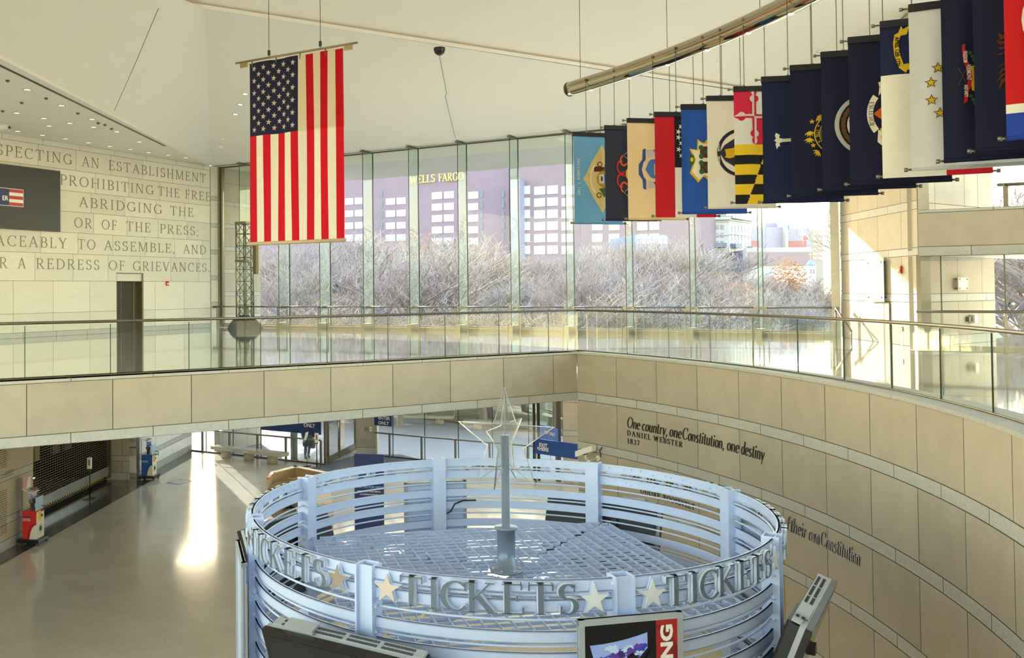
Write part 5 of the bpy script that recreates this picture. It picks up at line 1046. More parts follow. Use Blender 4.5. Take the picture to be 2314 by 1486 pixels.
# flat framed posters on the other posts
def poster(ang, lab, pic=False, W_=.96, H_=1.75, zt=-.36):
    o_, t_ = Vector((cos(R(ang)), sin(R(ang)), 0)), Vector((-sin(R(ang)), cos(R(ang)), 0)); c = bp(ang, BR + .14, zt - H_ / 2)
    o = thing('framed_poster', lab, 'poster', c); P = lambda u, v, e=0: c + t_ * u + Z * v + o_ * e
    mb = MB(); mb.obox(c, t_ * W_ / 2, o_ * .012, Z * H_ / 2); mb.build('back_board', BOOTH, o)
    mb = MB()
    for s in (-1, 1): mb.prism([P(s * W_ / 2, -H_ / 2, -.02), P(s * (W_ / 2 - .05), -H_ / 2, -.02), P(s * (W_ / 2 - .05), -H_ / 2, .035), P(s * W_ / 2, -H_ / 2, .03)], Z * H_); mb.prism([P(-W_ / 2, s * H_ / 2, -.02), P(-W_ / 2, s * (H_ / 2 - .05), -.02), P(-W_ / 2, s * (H_ / 2 - .05), .035), P(-W_ / 2, s * H_ / 2, .03)], t_ * W_)
    mb.build('frame', CASE, o)
    mb = MB(); mb.obox(bp(ang, BR + .08, zt - .25), o_ * .06, t_ * .06, Z * .1); mb.build('bracket', BOOTH, o); mb = MB(); mb.obox(bp(ang, BR + .08, zt - 1.4), o_ * .06, t_ * .06, Z * .1); mb.build('bracket', BOOTH, o)
    if pic:
        a, b = W_ / 2 - .05, H_ / 2 - .05
        mb = MB(); mb.quad(P(-a, -b, .016), P(a, -b, .016), P(a, b, .016), P(-a, b, .016)); mb.build('dark_print', mat('poster night', srgb(10, 10, 22), .25, noise=.3, nscale=14), o)
        x0 = a - .2; mb = MB(); mb.quad(P(x0, -b, .018), P(a, -b, .018), P(a, b, .018), P(x0, b, .018)); mb.build('red_strip', mat('poster red', srgb(172, 34, 34), .3), o)
        mb = MB()
        for i in range(5): y = b - .05 - i * .36; mb.poly([P(x0, y, .019), P(x0 + .1, y + .0, .019), P(a, y - .2, .019), P(a, y - .34, .019)]) if y - .34 > -b else None
        mb.build('dark_chevron', mat('poster dark red', srgb(132, 26, 28), .3), o)
        mb = MB(); sans(mb, 'RISING', lambda u, v: P(a - .05 - v, u, .0205), b - .05 - .6, 0, .11, bold=.06, width=.6); mb.build('poster_lettering', WRITE, o)
        # scene: blue-violet sky, smoke, soldiers and banners in silhouette
        rr = random.Random(3); xa, xb, yb_, yt = -a + .05, x0 - .08, b - .62, b - .1
        cols = [mat('poster sky %d' % i, c, .3) for i, c in enumerate((srgb(60, 66, 200), srgb(200, 224, 255), srgb(96, 70, 170), srgb(160, 180, 250), srgb(60, 40, 120)))]
        mb = MB(); topc = [(xa + (xb - xa) * t, yt - .07 + .07 * t * t) for t in [i / 10 for i in range(11)]]; mb.poly([P(x, y, .0185) for x, y in ([(xa + .1, yb_ + .1), (xb - .2, yb_), (xb, yb_ + .34)] + topc[::-1])]); mb.build('painted_sky', cols[3], o)
        for ci in (0, 1, 2, 1, 4):
            for i in range(8):
                cx_, cy_ = rr.uniform(xa + .06, xb - .05), rr.uniform(yb_ + .22, yt - .1); rad = rr.uniform(.012, .045); mb = MB(); mb.poly([P(cx_ + rad * 1.5 * rr.uniform(.5, 1.4) * cos(t), min(cy_ + rad * rr.uniform(.4, 1.2) * sin(t), yt - .075 + .05 * (cx_ > .1)), .0187 + .0001 * ci + .00002 * i) for t in [2 * pi * q / 17 for q in range(17)]]); mb.build('painted_cloud', cols[ci], o)
        NI = mat('poster silhouette', srgb(12, 12, 26), .3); mb = MB()
        S2 = lambda pts, e=.0196: mb.poly([P(x, yb_ + y, e) for x, y in pts])
        S2([(xa, -.2), (xb + .02, -.2), (xb, .12), (xb - .06, .1), (.16, .2), (.12, .14), (.02, .1), (-.06, .13), (-.2, .06), (xa, .1)])
        S2([(-.24, .1), (-.205, .24), (-.17, .09)]); S2([(-.16, .1), (-.12, .26), (-.085, .1)]); S2([(.02, .12), (.06, .3), (.2, .44), (.21, .3), (.26, .2), (.3, .28), (.33, .14)])
        S2([(-.05, .27), (.06, .3), (.05, .33), (.0, .345), (-.04, .33)]); S2([(-.04, .33), (.01, .36), (.04, .33)])
        S2([(.04, .18), (.14, .34), (.19, .41), (.195, .405), (.15, .32), (.06, .17)]); mb.build('painted_silhouette', NI, o)
        mb = MB(); S2([(-.05, .08), (.05, .08), (.07, .2), (.1, .24), (.06, .25), (.02, .26), (-.03, .25), (-.08, .2), (-.07, .16)], .0198); mb.build('painted_red_coat', mat('poster coat', srgb(150, 50, 36), .3), o)
        mb = MB(); S2([(-.015, .25), (.02, .25), (.025, .285), (-.012, .285)], .02); mb.build('painted_face', mat('poster face', srgb(206, 150, 120), .4), o)
    return o
poster(PA[6], 'silver framed battle scene poster with a red lettered strip at the booth front', True, zt=-.285)
poster(PA[4], 'grey framed panel seen edge-on at the booth post beside the open hall'); poster(PA[2], 'grey framed panel seen from behind at the booth side towards the glass front'); poster(PA[0], 'grey framed panel seen from behind at the booth side towards the quotation wall')
# ------------------------------------------------------------------ hanging flags
CLOTH = {}
def cloth(name, c, transl=.25): 
    k = 'flag ' + name
    if k not in CLOTH: CLOTH[k] = mat(k, c, .75, noise=.03, nscale=9, transl=transl, spec=.2)
    return CLOTH[k]
class Sheet:
    """hanging cloth: s across 0..1, t down 0..1"""
    def __init__(self, o, d, W, H, seed, amp=.013):
        self.o, self.d, self.W, self.H = Vector(o), Vector(d), W, H; self.n = Vector((d.y, -d.x, 0)); self.n = self.n if self.n.y < 0 else -self.n
        r = random.Random(seed); self.ph = [(r.uniform(0, 6.3), r.uniform(2.2, 6.5), r.uniform(-1.5, 1.5)) for _ in range(4)]; self.amp = amp
    def P(self, s, t, e=0):
        x = sum(sin(p + f * 2 * pi * s * .55 + g * t) for p, f, g in self.ph) / 2; a = self.amp * (.25 + 1.1 * math.sin(pi * min(max(t, .04), .96)))
        return self.o + self.d * (self.W * s) - Z * (self.H * t) + self.n * (x * a + e)
    def grid(self, mats, pick, name, par, ns=34, nt=44, s0=0, s1=1, t0=0, t1=1):
        mb = MB(); mb.v = [tuple(self.P(s0 + (s1 - s0) * i / ns, t0 + (t1 - t0) * j / nt)) for j in range(nt + 1) for i in range(ns + 1)]
        for j in range(nt):
            for i in range(ns):
                k = j * (ns + 1) + i; mb.f.append([k, k + 1, k + ns + 2, k + ns + 1]); mb.m.append(pick((i + .5) / ns, (j + .5) / nt) if pick else 0); mb.t.append(0); mb.sm.append(True)
        return mb.build(name, mats, par)
    def shapes(self, polys, m, name, par, e=.005, step=.035, both=False):
        """2-D polygons (s, t in metres-free unit coords) laid on the cloth"""
        bm = bmesh.new()
        for pl in polys:
            vs = [bm.verts.new((p[0] * self.W, p[1] * self.H, 0)) for p in pl]
            try: bm.faces.new(vs)
            except Exception: pass
        bmesh.ops.triangulate(bm, faces=bm.faces[:])
        for _ in range(4):
            ed = [x for x in bm.edges if x.calc_length() > step * 1.6]
            if not ed: break
            bmesh.ops.subdivide_edges(bm, edges=ed, cuts=1); bmesh.ops.triangulate(bm, faces=bm.faces[:])
        bm.verts.index_update(); mb = MB()
        mb.add([self.P(v.co.x / self.W, v.co.y / self.H, e) for v in bm.verts], [[v.index for v in f.verts] for f in bm.faces]); bm.free()
        for i in range(len(mb.f)):
            a, b, c = (Vector(mb.v[k]) for k in mb.f[i][:3])
            if (b - a).cross(c - a).dot(self.n) < 0: mb.f[i] = mb.f[i][::-1]
        return mb.build(name, m, par)
    def text(self, txt, m, par, s, t, h, down=True, serif_=False, width=None, e=.006, bold=.03, name='lettering'):
        """lettering that reads downwards (top of letters towards +s) or sideways"""
        mb = MB(); H, W = self.H, self.W
        f = (lambda u, v: self.P(s + v / W, t + u / H, e)) if down else (lambda u, v: self.P(s + u / W, t - v / H, e))
        if serif_: serif(mb, txt, lambda u, v, d: f(u, v), 0, width, h, 0, bold=1.1, gap=.12)
        else: sans(mb, txt, f, 0, 0, h, bold=bold, width=width)
        return mb.build(name, m, par)
def ell(cx, cy, rx, ry, a0=0, a1=360, n=28): return [(cx + rx * cos(R(a0 + (a1 - a0) * i / n)), cy + ry * sin(R(a0 + (a1 - a0) * i / n))) for i in range(n + (0 if a1 - a0 == 360 else 1))]
def ringp(cx, cy, r0x, r0y, k, a0=0, a1=360, n=40):
    out = []
    for i in range(n):
        a, b = R(a0 + (a1 - a0) * i / n), R(a0 + (a1 - a0) * (i + 1) / n); out.append([(cx + r0x * cos(a), cy + r0y * sin(a)), (cx + r0x * cos(b), cy + r0y * sin(b)), (cx + r0x * k * cos(b), cy + r0y * k * sin(b)), (cx + r0x * k * cos(a), cy + r0y * k * sin(a))])
    return out
FW, FH = .93, 1.55; ASP = FW / FH
def stp(cx, cy, r, a0=90, asp=ASP): return [(cx + u * r, cy - v * r * asp) for u, v in starpts(5, 1, .4, a0)]
FL = [  # px of the free (left) edge, py of top and bottom edge, label
 (1297.5, 299, 506, 'sky blue flag with a buff diamond and DECEMBER 7, 1787 at the row end'), (1369, 284, 499, 'slate navy flag with a yellow shield between black horses'),
 (1420, 268, 497, 'buff flag with a blue shield between orange and red drapes'), (1482, 254, 491, 'flag with a red strip, a black starred corner and white below'),
 (1542, 237, 484, 'royal blue flag with a white and gold shield of grapevines'), (1600, 218, 472, 'white flag with a dark shield, gold figure and ribbon'),
 (1662, 197, 461, 'flag of red and white crosses above yellow and black checks'), (1725, 175, 460, 'navy flag with a white palm trunk'),
 (1790, 149, 446, 'dark navy flag with a gold wreath and stars seal'), (1860, 119, 432, 'dark navy flag with a white ringed seal'), (1922, 86, 420, 'dark navy flag with an EXCELSIOR scroll and shield'),
 (1995, 50, 403, 'flag with a yellow APRIL 12th 1776 scroll on navy above white'), (2060, 12, 388, 'pale grey white flag with a row of gold stars'), (2133, -27, 369, 'navy flag with a small red VERMONT scroll'),
 (2205, -78, 346, 'navy flag with a faint brown leaf spray'), (2275, -130, 318, 'red flag with a white disc edge, white bar and blue end')]
CREAM = cloth('cream', srgb(238, 232, 214)); YEL = cloth('yellow', srgb(224, 186, 44)); RD = cloth('red', srgb(190, 30, 44)); BLK = cloth('black', srgb(26, 26, 28), .1); NV = cloth('navy', srgb(26, 32, 66), .12); DK = cloth('dark navy', srgb(20, 24, 50), .08)
BRN = cloth('brown', srgb(96, 56, 40)); GRN = cloth('green', srgb(64, 100, 60)); ORG = cloth('orange', srgb(216, 98, 44)); LBL = cloth('mid blue', srgb(78, 130, 200)); BUF = cloth('buff', srgb(228, 200, 132)); WHT = cloth('white', srgb(226, 222, 210)); GRY = cloth('grey', srgb(150, 150, 158)); SIL = cloth('silver', srgb(196, 196, 198)); SLV = cloth('dark slate', srgb(44, 46, 64))
SLEEVE = mat('black sleeve', srgb(18, 20, 30), .8)
flag_pts = []
for i, (px, yt, yb, lab) in enumerate(FL):
    L_ = FH; Y = L_ * FPX / (yb - yt); p0 = atd(px, yb, Y); ztop = p0.z + L_; th = R(74 + 47 * min(i, 13) / 13.0); d = hd(th)
    o0 = Vector((p0.x, p0.y, ztop)); fl = thing('state_flag', lab, 'flag', (p0.x, p0.y, p0.z), 0, 'hanging flags under the chrome tube'); flag_pts.append((o0, d))
    sh = Sheet(o0, d, FW, L_, 40 + i); P = sh.P
    sleeve = True
    def base(m, pick=None, ms=None): return sh.grid(ms or [m], pick, 'cloth', fl)
    SH = lambda polys, m, nm, e=.005: sh.shapes(polys, m, nm, fl, e)
    if i == 0:
        base(cloth('sky blue', srgb(104, 158, 204))); SH([[(.2, .5), (.57, .12), (.94, .5), (.57, .88)]], BUF, 'diamond')
        sh.text('DECEMBER 7, 1787'.replace(',', '.') if 0 else 'DECEMBER 7, 1787', CREAM, fl, .075, .28, .062, True, True, .62)
        SH([ell(.62, .5, .16, .1)], cloth('old gold', srgb(190, 150, 60)), 'wreath', .008); SH([[(.5, .45), (.66, .45), (.66, .55), (.5, .55)]], WHT, 'shield', .010); SH([[(.6, .45), (.63, .45), (.63, .55), (.6, .55)]], LBL, 'shield_bar', .012); SH([ell(.55, .5, .02, .03)], BRN, 'ox', .012)
        SH([[(.42, .36), (.62, .37), (.64, .42), (.42, .42)]], BRN, 'figure', .008); SH([[(.62, .34), (.75, .33), (.76, .44), (.62, .45)]], cloth('rust', srgb(160, 60, 44)), 'coat', .008); SH([[(.5, .61), (.72, .58), (.74, .68), (.6, .7)]], GRN, 'figure', .008)
        SH(ringp(.56, .5, .2, .17, 1.12, 125, 235, 16), CREAM, 'ribbon', .009); SH(ringp(.52, .34, .03, .02, 1.5) + ringp(.5, .68, .03, .02, 1.5), BRN, 'scroll_end', .009)
    elif i == 1:
        base(SLV); SH([ell(.53, .5, .14, .09)], YEL, 'shield', .008)
        SH([[(.43, .46), (.47, .46), (.47, .54), (.43, .54)], [(.51, .43), (.54, .43), (.54, .57), (.51, .57)]], GRN, 'shield_band', .011)
        SH(ringp(.31, .43, .07, .055, 1.4, 40, 290, 18) + ringp(.31, .57, .07, .055, 1.4, 70, 320, 18), cloth('crimson', srgb(196, 40, 50)), 'scroll', .008); SH(ringp(.36, .36, .05, .04, 1.5, 30, 260, 14) + ringp(.36, .64, .05, .04, 1.5, 100, 330, 14), ORG, 'flourish', .009)
        hs_ = [(a - .06, b) for a, b in [(.42, .3), (.5, .26), (.56, .28), (.66, .3), (.72, .36), (.7, .41), (.6, .4), (.5, .42), (.52, .35), (.46, .33)]]
        SH([hs_, [(a, 1 - b) for a, b in hs_]], BLK, 'horse', .010)
        for q in (hs_, [(a, 1 - b) for a, b in hs_]): mb = MB(); mb.tube([P(a, b, .012) for a, b in q], .004, 4, closed=True); mb.build('horse_outline', SIL, fl)
        SH([[(.45, .5), (.54, .42), (.5, .5)], [(.45, .5), (.54, .58), (.5, .5)]], GRN, 'olive', .012)
    elif i == 2:
        base(cloth('pale buff', srgb(232, 208, 164))); SH([[(.36, .42), (.4, .4), (.6, .38), (.68, .4), (.68, .58), (.6, .6), (.4, .58), (.36, .55), (.3, .5)]], LBL, 'shield', .008)
        SH([[(.46, .44), (.48, .44), (.48, .55), (.46, .55)], [(.54, .43), (.57, .43), (.57, .56), (.54, .56)], [(.62, .44), (.64, .44), (.64, .55), (.62, .55)]], BUF, 'plough', .011)
        SH([[(.26, .3), (.31, .29), (.31, .4), (.27, .43), (.24, .5), (.27, .57), (.31, .6), (.31, .7), (.26, .69), (.25, .6), (.19, .55), (.19, .45), (.25, .4)]], cloth('steel blue', srgb(60, 90, 160)), 'ribbon', .007)
        SH([[(.44, .3), (.7, .29), (.72, .39), (.5, .39), (.52, .35)]], ORG, 'drape', .007); SH([[(.44, .62), (.7, .61), (.72, .72), (.55, .7)]], RD, 'drape', .007); SH([[(.32, .3), (.44, .3), (.5, .36), (.36, .38)], [(.33, .61), (.42, .61), (.52, .67), (.36, .69)]], SIL, 'fold', .007)
    elif i == 3:
        base(None, lambda s, t: 0 if s < .32 or s > .68 else (1 if t < .53 else 2), [RD, BLK, WHT]); 
        SH([stp(.43, y, .05, 0) for y in (.13, .29, .41)] + [stp(.385, y, .05, 0) for y in (.18, .235, .35)], CREAM, 'star', .006); sh.text('IN GOD WE TRUST', BUF, fl, .475, .16, .042, True, False, .36); SH([[(.53, .1), (.55, .1), (.55, .5), (.53, .5)]], YEL, 'gold_line', .006)
    elif i == 4:
        base(cloth('royal blue', srgb(42, 84, 172))); shp = [(.26, .33), (.34, .36), (.5, .33), (.85, .36), (.85, .64), (.5, .67), (.34, .64), (.26, .69), (.25, .6), (.15, .61), (.21, .5), (.15, .41), (.25, .42)]
        SH([[(.45 + (a - .45) * 1.1, .5 + (b - .5) * 1.12) for a, b in shp]], YEL, 'shield_border', .006); SH([shp], CREAM, 'shield', .009)
        for j, (a, b) in enumerate(((.3, .43), (.3, .57), (.44, .5))):
            SH([[(a - .02, b - .05), (a + .14, b - .055), (a + .14, b - .04), (a + .02, b - .035), (a + .02, b + .035), (a + .14, b + .04), (a + .14, b + .055), (a - .02, b + .05)]], BRN, 'vine', .012); SH([ell(a, b - .04, .04, .025), ell(a, b + .04, .04, .025), ell(a + .09, b, .04, .02)], GRN, 'vine_leaf', .014)
        SH([ell(.15, .5, .04, .05)], GRN, 'oak_sprig', .007); SH([ell(.15, .5, .022, .02), ell(.42, .335, .05, .022), ell(.42, .665, .05, .022)], YEL, 'fruit', .013)
    elif i == 5:
        base(WHT); SH(ringp(.5, .5, .355, .215, .86, 60, 300, 34), SLV, 'ribbon', .006); sh.text('PLACIDAM', CREAM, fl, .155, .42, .03, True, False, .1, .01); sh.text('LIBERTATE', CREAM, fl, .155, .53, .03, True, False, .1, .01)
        SH([[(.18, .5), (.26, .43), (.4, .375), (.7, .35), (.7, .65), (.4, .625), (.26, .57)]], cloth('plum navy', srgb(58, 52, 72)), 'shield', .008)
        SH([[(.26, .47), (.36, .46), (.5, .44), (.54, .48), (.7, .5), (.7, .55), (.5, .56), (.44, .53), (.34, .55), (.26, .54), (.28, .52), (.38, .51), (.37, .49), (.27, .49)]], YEL, 'figure', .012)
    elif i == 6:
        mid, wq = .495, .56
        def pk(s, t):
            if s > wq: return 2 if t < mid else 0
            if t < mid: return 0 if (s < wq / 2) == (t < mid / 2) else 1
            q = (t - mid) / (1 - mid); k = int(q * 6); w_ = .47 - .31 * q; ph = 0 if s < w_ else (1 if s < w_ + .21 else 0)
            return 2 if (k + ph) % 2 == 0 else 3
        sh.grid([cloth('rose red', srgb(200, 40, 72)), cloth('cool white', srgb(214, 214, 212)), YEL, BLK], pk, 'cloth', fl, 75, 100)
        cx_, cy_ = wq / 2, mid / 2; r1, r2 = cloth('rose red', 0), cloth('cool white', 0)
        for sx in (-1, 1):
            for sy in (-1, 1):
                m = r2 if sx == sy else r1; g = lambda x, y: (cx_ + sx * x, cy_ + sy * y)
                pieces = [[g(0, 0), g(.22, 0), g(.22, .013), g(.032, .018), g(.028, .18), g(0, .18)]]
                pieces.append([g(.13, 0)] + [g(.18 + .055 * cos(R(a)), .002 + .036 * sin(R(a))) for a in range(180, -1, -15)])
                pieces.append([g(.215, 0), g(.215, .018), g(.25, .016), g(.275, .004), g(.275, 0)])
                pieces.append([g(0, .115)] + [g(.004 + .06 * cos(R(a)), .15 + .032 * sin(R(a))) for a in range(-90, 91, 15)])
                pieces.append([g(0, .175), g(.035, .19), g(.04, .215), g(.022, .236), g(0, .24)])
                SH(pieces, m, 'cross_quarter', .006)
    elif i == 7:
        base(NV); z_ = [(.24, .487), (.7, .49), (.7, .51), (.24, .513)]; lf = [(.175, .44), (.2, .46), (.225, .455), (.215, .48), (.25, .485), (.25, .515), (.22, .52), (.225, .55), (.205, .545), (.185, .57), (.165, .53), (.18, .515), (.15, .5), (.175, .485), (.16, .46)]
        SH([z_, lf], cloth('ivory', srgb(232, 228, 212)), 'palm', .006); SH([[(.26 + k * .03, .488), (.27 + k * .03, .5), (.26 + k * .03, .512), (.264 + k * .03, .5)] for k in range(9)], GRY, 'trunk_ring', .009)
    elif i == 8:
        base(DK); SH(ringp(.53, .525, .265, .155, .95, 90, 270, 30) + ringp(.53, .525, .205, .12, .95, 90, 270, 24), YEL, 'gold_ring', .006); SH([ell(.53, .525, .19, .112, 90, 270, 20)], cloth('slate violet', srgb(112, 104, 120)), 'seal', .006)
        SH([stp(.39, .355, .035), stp(.245, .43, .035), stp(.255, .61, .035), stp(.41, .705, .035), stp(.32, .465, .018), stp(.325, .585, .018)], YEL, 'star', .006)
        lv = []
        for c_, s_, a_ in ((.31, .39, 50), (.215, .5, 85), (.215, .55, 95), (.32, .655, 130)):
            for k in range(5): a = R(a_ + (k - 2) * 28); lv.append([(c_, s_), (c_ + .035 * cos(a) - .009 * sin(a), s_ + (.035 * sin(a) + .009 * cos(a)) * .8), (c_ + .075 * cos(a), s_ + .075 * sin(a) * .65), (c_ + .035 * cos(a) + .009 * sin(a), s_ + (.035 * sin(a) - .009 * cos(a)) * .8)])
        SH(lv, YEL, 'laurel', .007); sh.text('1776', YEL, fl, .285, .495, .038, True, False, .085, .009); sh.text('SEAL', YEL, fl, .38, .4, .036, True, False, .075, .009); sh.text('HIRE', YEL, fl, .38, .62, .036, True, False, .075, .009); SH([ell(.39, .53, .03, .02)], YEL, 'ship', .01)
    elif i == 9:
        base(DK); SH([ell(.5, .53, .365, .219, 90, 270, 30)], SIL, 'ring', .006); SH([ell(.5, .53, .315, .19, 90, 270, 30)], BLK, 'field', .009)
        SH([ell(.5 + .27 * cos(R(a)), .53 + .163 * sin(R(a)), .028, .017) for a in range(95, 270, 14)], cloth('brick', srgb(160, 52, 40)), 'wreath_flower', .012); SH([ell(.5 + .27 * cos(R(a)), .53 + .163 * sin(R(a)), .026, .012) for a in range(102, 270, 14)], GRN, 'wreath_leaf', .013)
        SH([ell(.5, .53, .225, .135, 90, 270, 24)], CREAM, 'seal', .014); sh.text('SEMPER', cloth('olive', srgb(120, 104, 50)), fl, .3, .43, .04, True, False, .14, .017); sh.text('TYRANNIS', cloth('olive', 0), fl, .3, .55, .04, True, False, .17, .017); SH([ell(.42, .5, .045, .05)], YEL, 'figure', .018); SH([ell(.45, .53, .04, .06)], cloth('brick', 0), 'figure', .02)
    elif i == 10:
        base(DK); SH(ringp(.5, .52, .32, .21, .8, 142, 218, 14), CREAM, 'scroll', .007); SH([[(.3, .31), (.36, .3), (.38, .33), (.34, .37), (.3, .4), (.31, .34)], [(.29, .63), (.34, .64), (.36, .7), (.32, .735), (.28, .71), (.31, .69)]], CREAM, 'scroll_end', .006); sh.text('EXCELSIOR', BLK, fl, .2, .44, .05, True, True, .25, .011)
        SH([[(.245, .52), (.5, .39), (.5, .65)]], ORG, 'shield', .008); SH([[(.31, .52), (.5, .43), (.5, .61)]], cloth('slate violet', 0), 'shield_scene', .011); SH([[(.31, .34), (.5, .31), (.5, .4), (.33, .42)]], RD, 'figure', .006); SH([[(.31, .62), (.5, .62), (.5, .73), (.32, .72)]], YEL, 'figure', .006)
    elif i == 11:
        base(None, lambda s, t: 0 if t < .335 else (1 if s < .58 else 2), [NV, WHT, RD]); sc_ = [(.17, .075), (.2, .03), (.215, .055), (.275, .035), (.25, .09), (.19, .095), (.17, .15), (.185, .22), (.215, .28), (.26, .275), (.3, .32), (.25, .315), (.235, .335), (.205, .3), (.17, .3), (.13, .22), (.12, .14), (.135, .085)]
        SH([sc_], YEL, 'scroll', .006); sh.text('APRIL 12th 1776', BLK, fl, .138, .1, .042, True, False, .3, .012, .04)
    elif i == 12:
        base(cloth('cool grey white', srgb(206, 208, 210), .35)); cc_ = []
        SH([stp(.5, y, .085, 126) for y in ()] + [stp(.245, .39, .055), stp(.183, .475, .055), stp(.185, .58, .055), stp(.255, .66, .055)], YEL, 'star', .006)
        for x, y in ((.245, .39), (.183, .475), (.185, .58), (.255, .66)): mb = MB(); mb.tube([P(a, b, .008) for a, b in stp(x, y, .056)], .004, 4, closed=True); mb.build('star_outline', SLV, fl)
    elif i == 13:
        base(DK); SH([[(.165, .34), (.19, .33), (.195, .4), (.215, .44), (.24, .48), (.245, .53), (.23, .58), (.21, .61), (.2, .66), (.17, .67), (.18, .62), (.2, .57), (.21, .52), (.19, .46), (.17, .41)]], cloth('crimson', 0), 'scroll', .006)
        sh.text('FREEDOM', CREAM, fl, .176, .375, .03, True, False, .1, .01); sh.text('VERMONT', CREAM, fl, .2, .45, .036, True, False, .14, .01); sh.text('AND UNITY', CREAM, fl, .178, .565, .028, True, False, .11, .01); SH([[(.24, .46), (.3, .44), (.3, .6), (.24, .6), (.225, .53)]], YEL, 'cow_field', .005); SH([[(.13, .47), (.135, .465), (.2, .555), (.195, .56)], [(.13, .56), (.135, .565), (.2, .475), (.195, .47)]], BRN, 'crossed_rifles', .006)
        SH([ell(.23 + .015 * k, .385 + .02 * (k % 3), .014, .01) for k in range(5)] + [ell(.23 + .015 * k, .63 + .02 * (k % 3), .014, .01) for k in range(5)], GRN, 'pine_sprig', .006)
    elif i == 14:
        base(DK); lv = []
        for k in range(9): y = .4 + k * .026; lv.append([(.25, y), (.18 - .015 * (k % 2), y - .03 + .012 * k), (.2, y + .012)])
        SH(lv, BRN, 'leaf_spray', .006)
    else:
        base(None, lambda s, t: 0 if t < .82 else (1 if t < .86 else 2), [cloth('scarlet', srgb(190, 26, 32)), WHT, cloth('deep blue', srgb(38, 66, 160))]); SH([ell(.5, .4, .38, .228)], WHT, 'disc', .006)
    # hems, rods, clips and wires
    mb = MB(); mb.obox((P(0, .012) + P(1, .012)) / 2, d * FW / 2 * 1.0, sh.n * .022, Z * .035); mb.build('top_sleeve', SLEEVE, fl)
    mb = MB(); mb.tube([o0 - d * .07 - Z * .02, o0 + d * (FW + .07) - Z * .02], .009, 6); mb.lathe(o0 - d * .075 - Z * .02, [(.018, 0), (.018, .03)], 8, axis=d); mb.build('top_rod', STEEL, fl)
    zb_ = o0 - Z * (L_ - .02)
    for q_, e_ in ((zb_ - d * .06, d * .06), (zb_ + d * (FW + .06), -d * .06)): mb = MB(); mb.tube([q_, q_ + e_], .011, 6); mb.lathe(q_, [(.02, 0), (.02, .03)], 8, axis=e_); mb.build('bottom_rod_end', STEEL, fl)
    if i not in (3, 6, 11):
        ms_ = [c for c in fl.children if c.name.startswith('cloth')][0].data.materials; mb = MB(); mb.tube([zb_, zb_ + d * FW], .016, 8); mb.build('bottom_hem', ms_[2 if i == 15 else 0], fl)
# the chrome tube above the row, and the wires from it to every flag
TZ = 5.17
cen = [o + d * (FW * .45) for o, d in flag_pts]
def lsq3(ys, xs):    # quadratic fit x = a + b y + c y^2
    A = [[sum(y ** (i + j) for y in ys) for j in range(3)] for i in range(3)]; Bv = [sum(x * y ** i for x, y in zip(xs, ys)) for i in range(3)]
    Mx = Matrix(A).inverted() @ Vector(Bv); return Mx
qa = lsq3([c.y for c in cen[:14]], [c.x for c in cen[:14]])
y0_, y1_ = cen[0].y + .55, 4.5
path = [Vector((qa[0] + qa[1] * y + qa[2] * y * y, y, TZ)) for y in [y0_ + (y1_ - y0_) * i / 96 for i in range(97)]]
ct = thing('chrome_tube', 'long curved polished chrome tube hanging above the row of flags', 'flag rail', path[0])
mb = MB(); mb.tube(path, .13, 28); mb.build('tube', CHROME, ct)
mb = MB(); mb.lathe(path[0], [(.132, -.004), (.132, .02), (.12, .02)], 28, axis=path[0] - path[1]); mb.build('end_cap', STEEL, ct)
for k in range(4, 90, 7):
    p = path[k]; mb = MB(); mb.lathe(p - Z * .131, [(.035, .004), (.035, -.004), (.02, -.006)], 12); mb.build('spot_lens', LENS, ct)
for (o, d), c, f in zip(flag_pts, cen, [x for x in S.objects if x.name.startswith('state_flag')]):
    q = min(path, key=lambda a: (a - Vector((c.x, c.y, TZ))).length); dd = Vector((d.x, d.y, 0))
    for s_ in (-1, 1):
        a = o + d * (FW * (.42 + .28 * s_)) + Z * .0; b = Vector((a.x, a.y, TZ + .02)) if 0 else q + dd * .135 * s_ + Z * .03
        a = o + d * max(min((b - o).dot(d), FW * .97), FW * .03); b = Vector((a.x, a.y, b.z)) if abs((b - o).dot(d) - (a - o).dot(d)) < .02 else b
        mb = MB(); mb.tube([a - Z * .01, b], .005, 4); mb.build('wire', WIRE, f)
        mb = MB(); mb.obox(a + Z * .0, d * .016, sh.n * .02, Z * .03); mb.obox(b, d * .012, sh.n * .02, Z * .02); mb.build('clip', STEEL, f)
for k in range(2, 90, 16):
    p = path[k] + Z * .13
    o = thing('tube_hanger', 'thin steel hanger wire between the vault and the chrome tube', 'wire', p, 0, 'hangers of the chrome tube'); mb = MB(); mb.tube([p, p + Z * 3.4], .005, 4); mb.build('strand', WIRE, o)

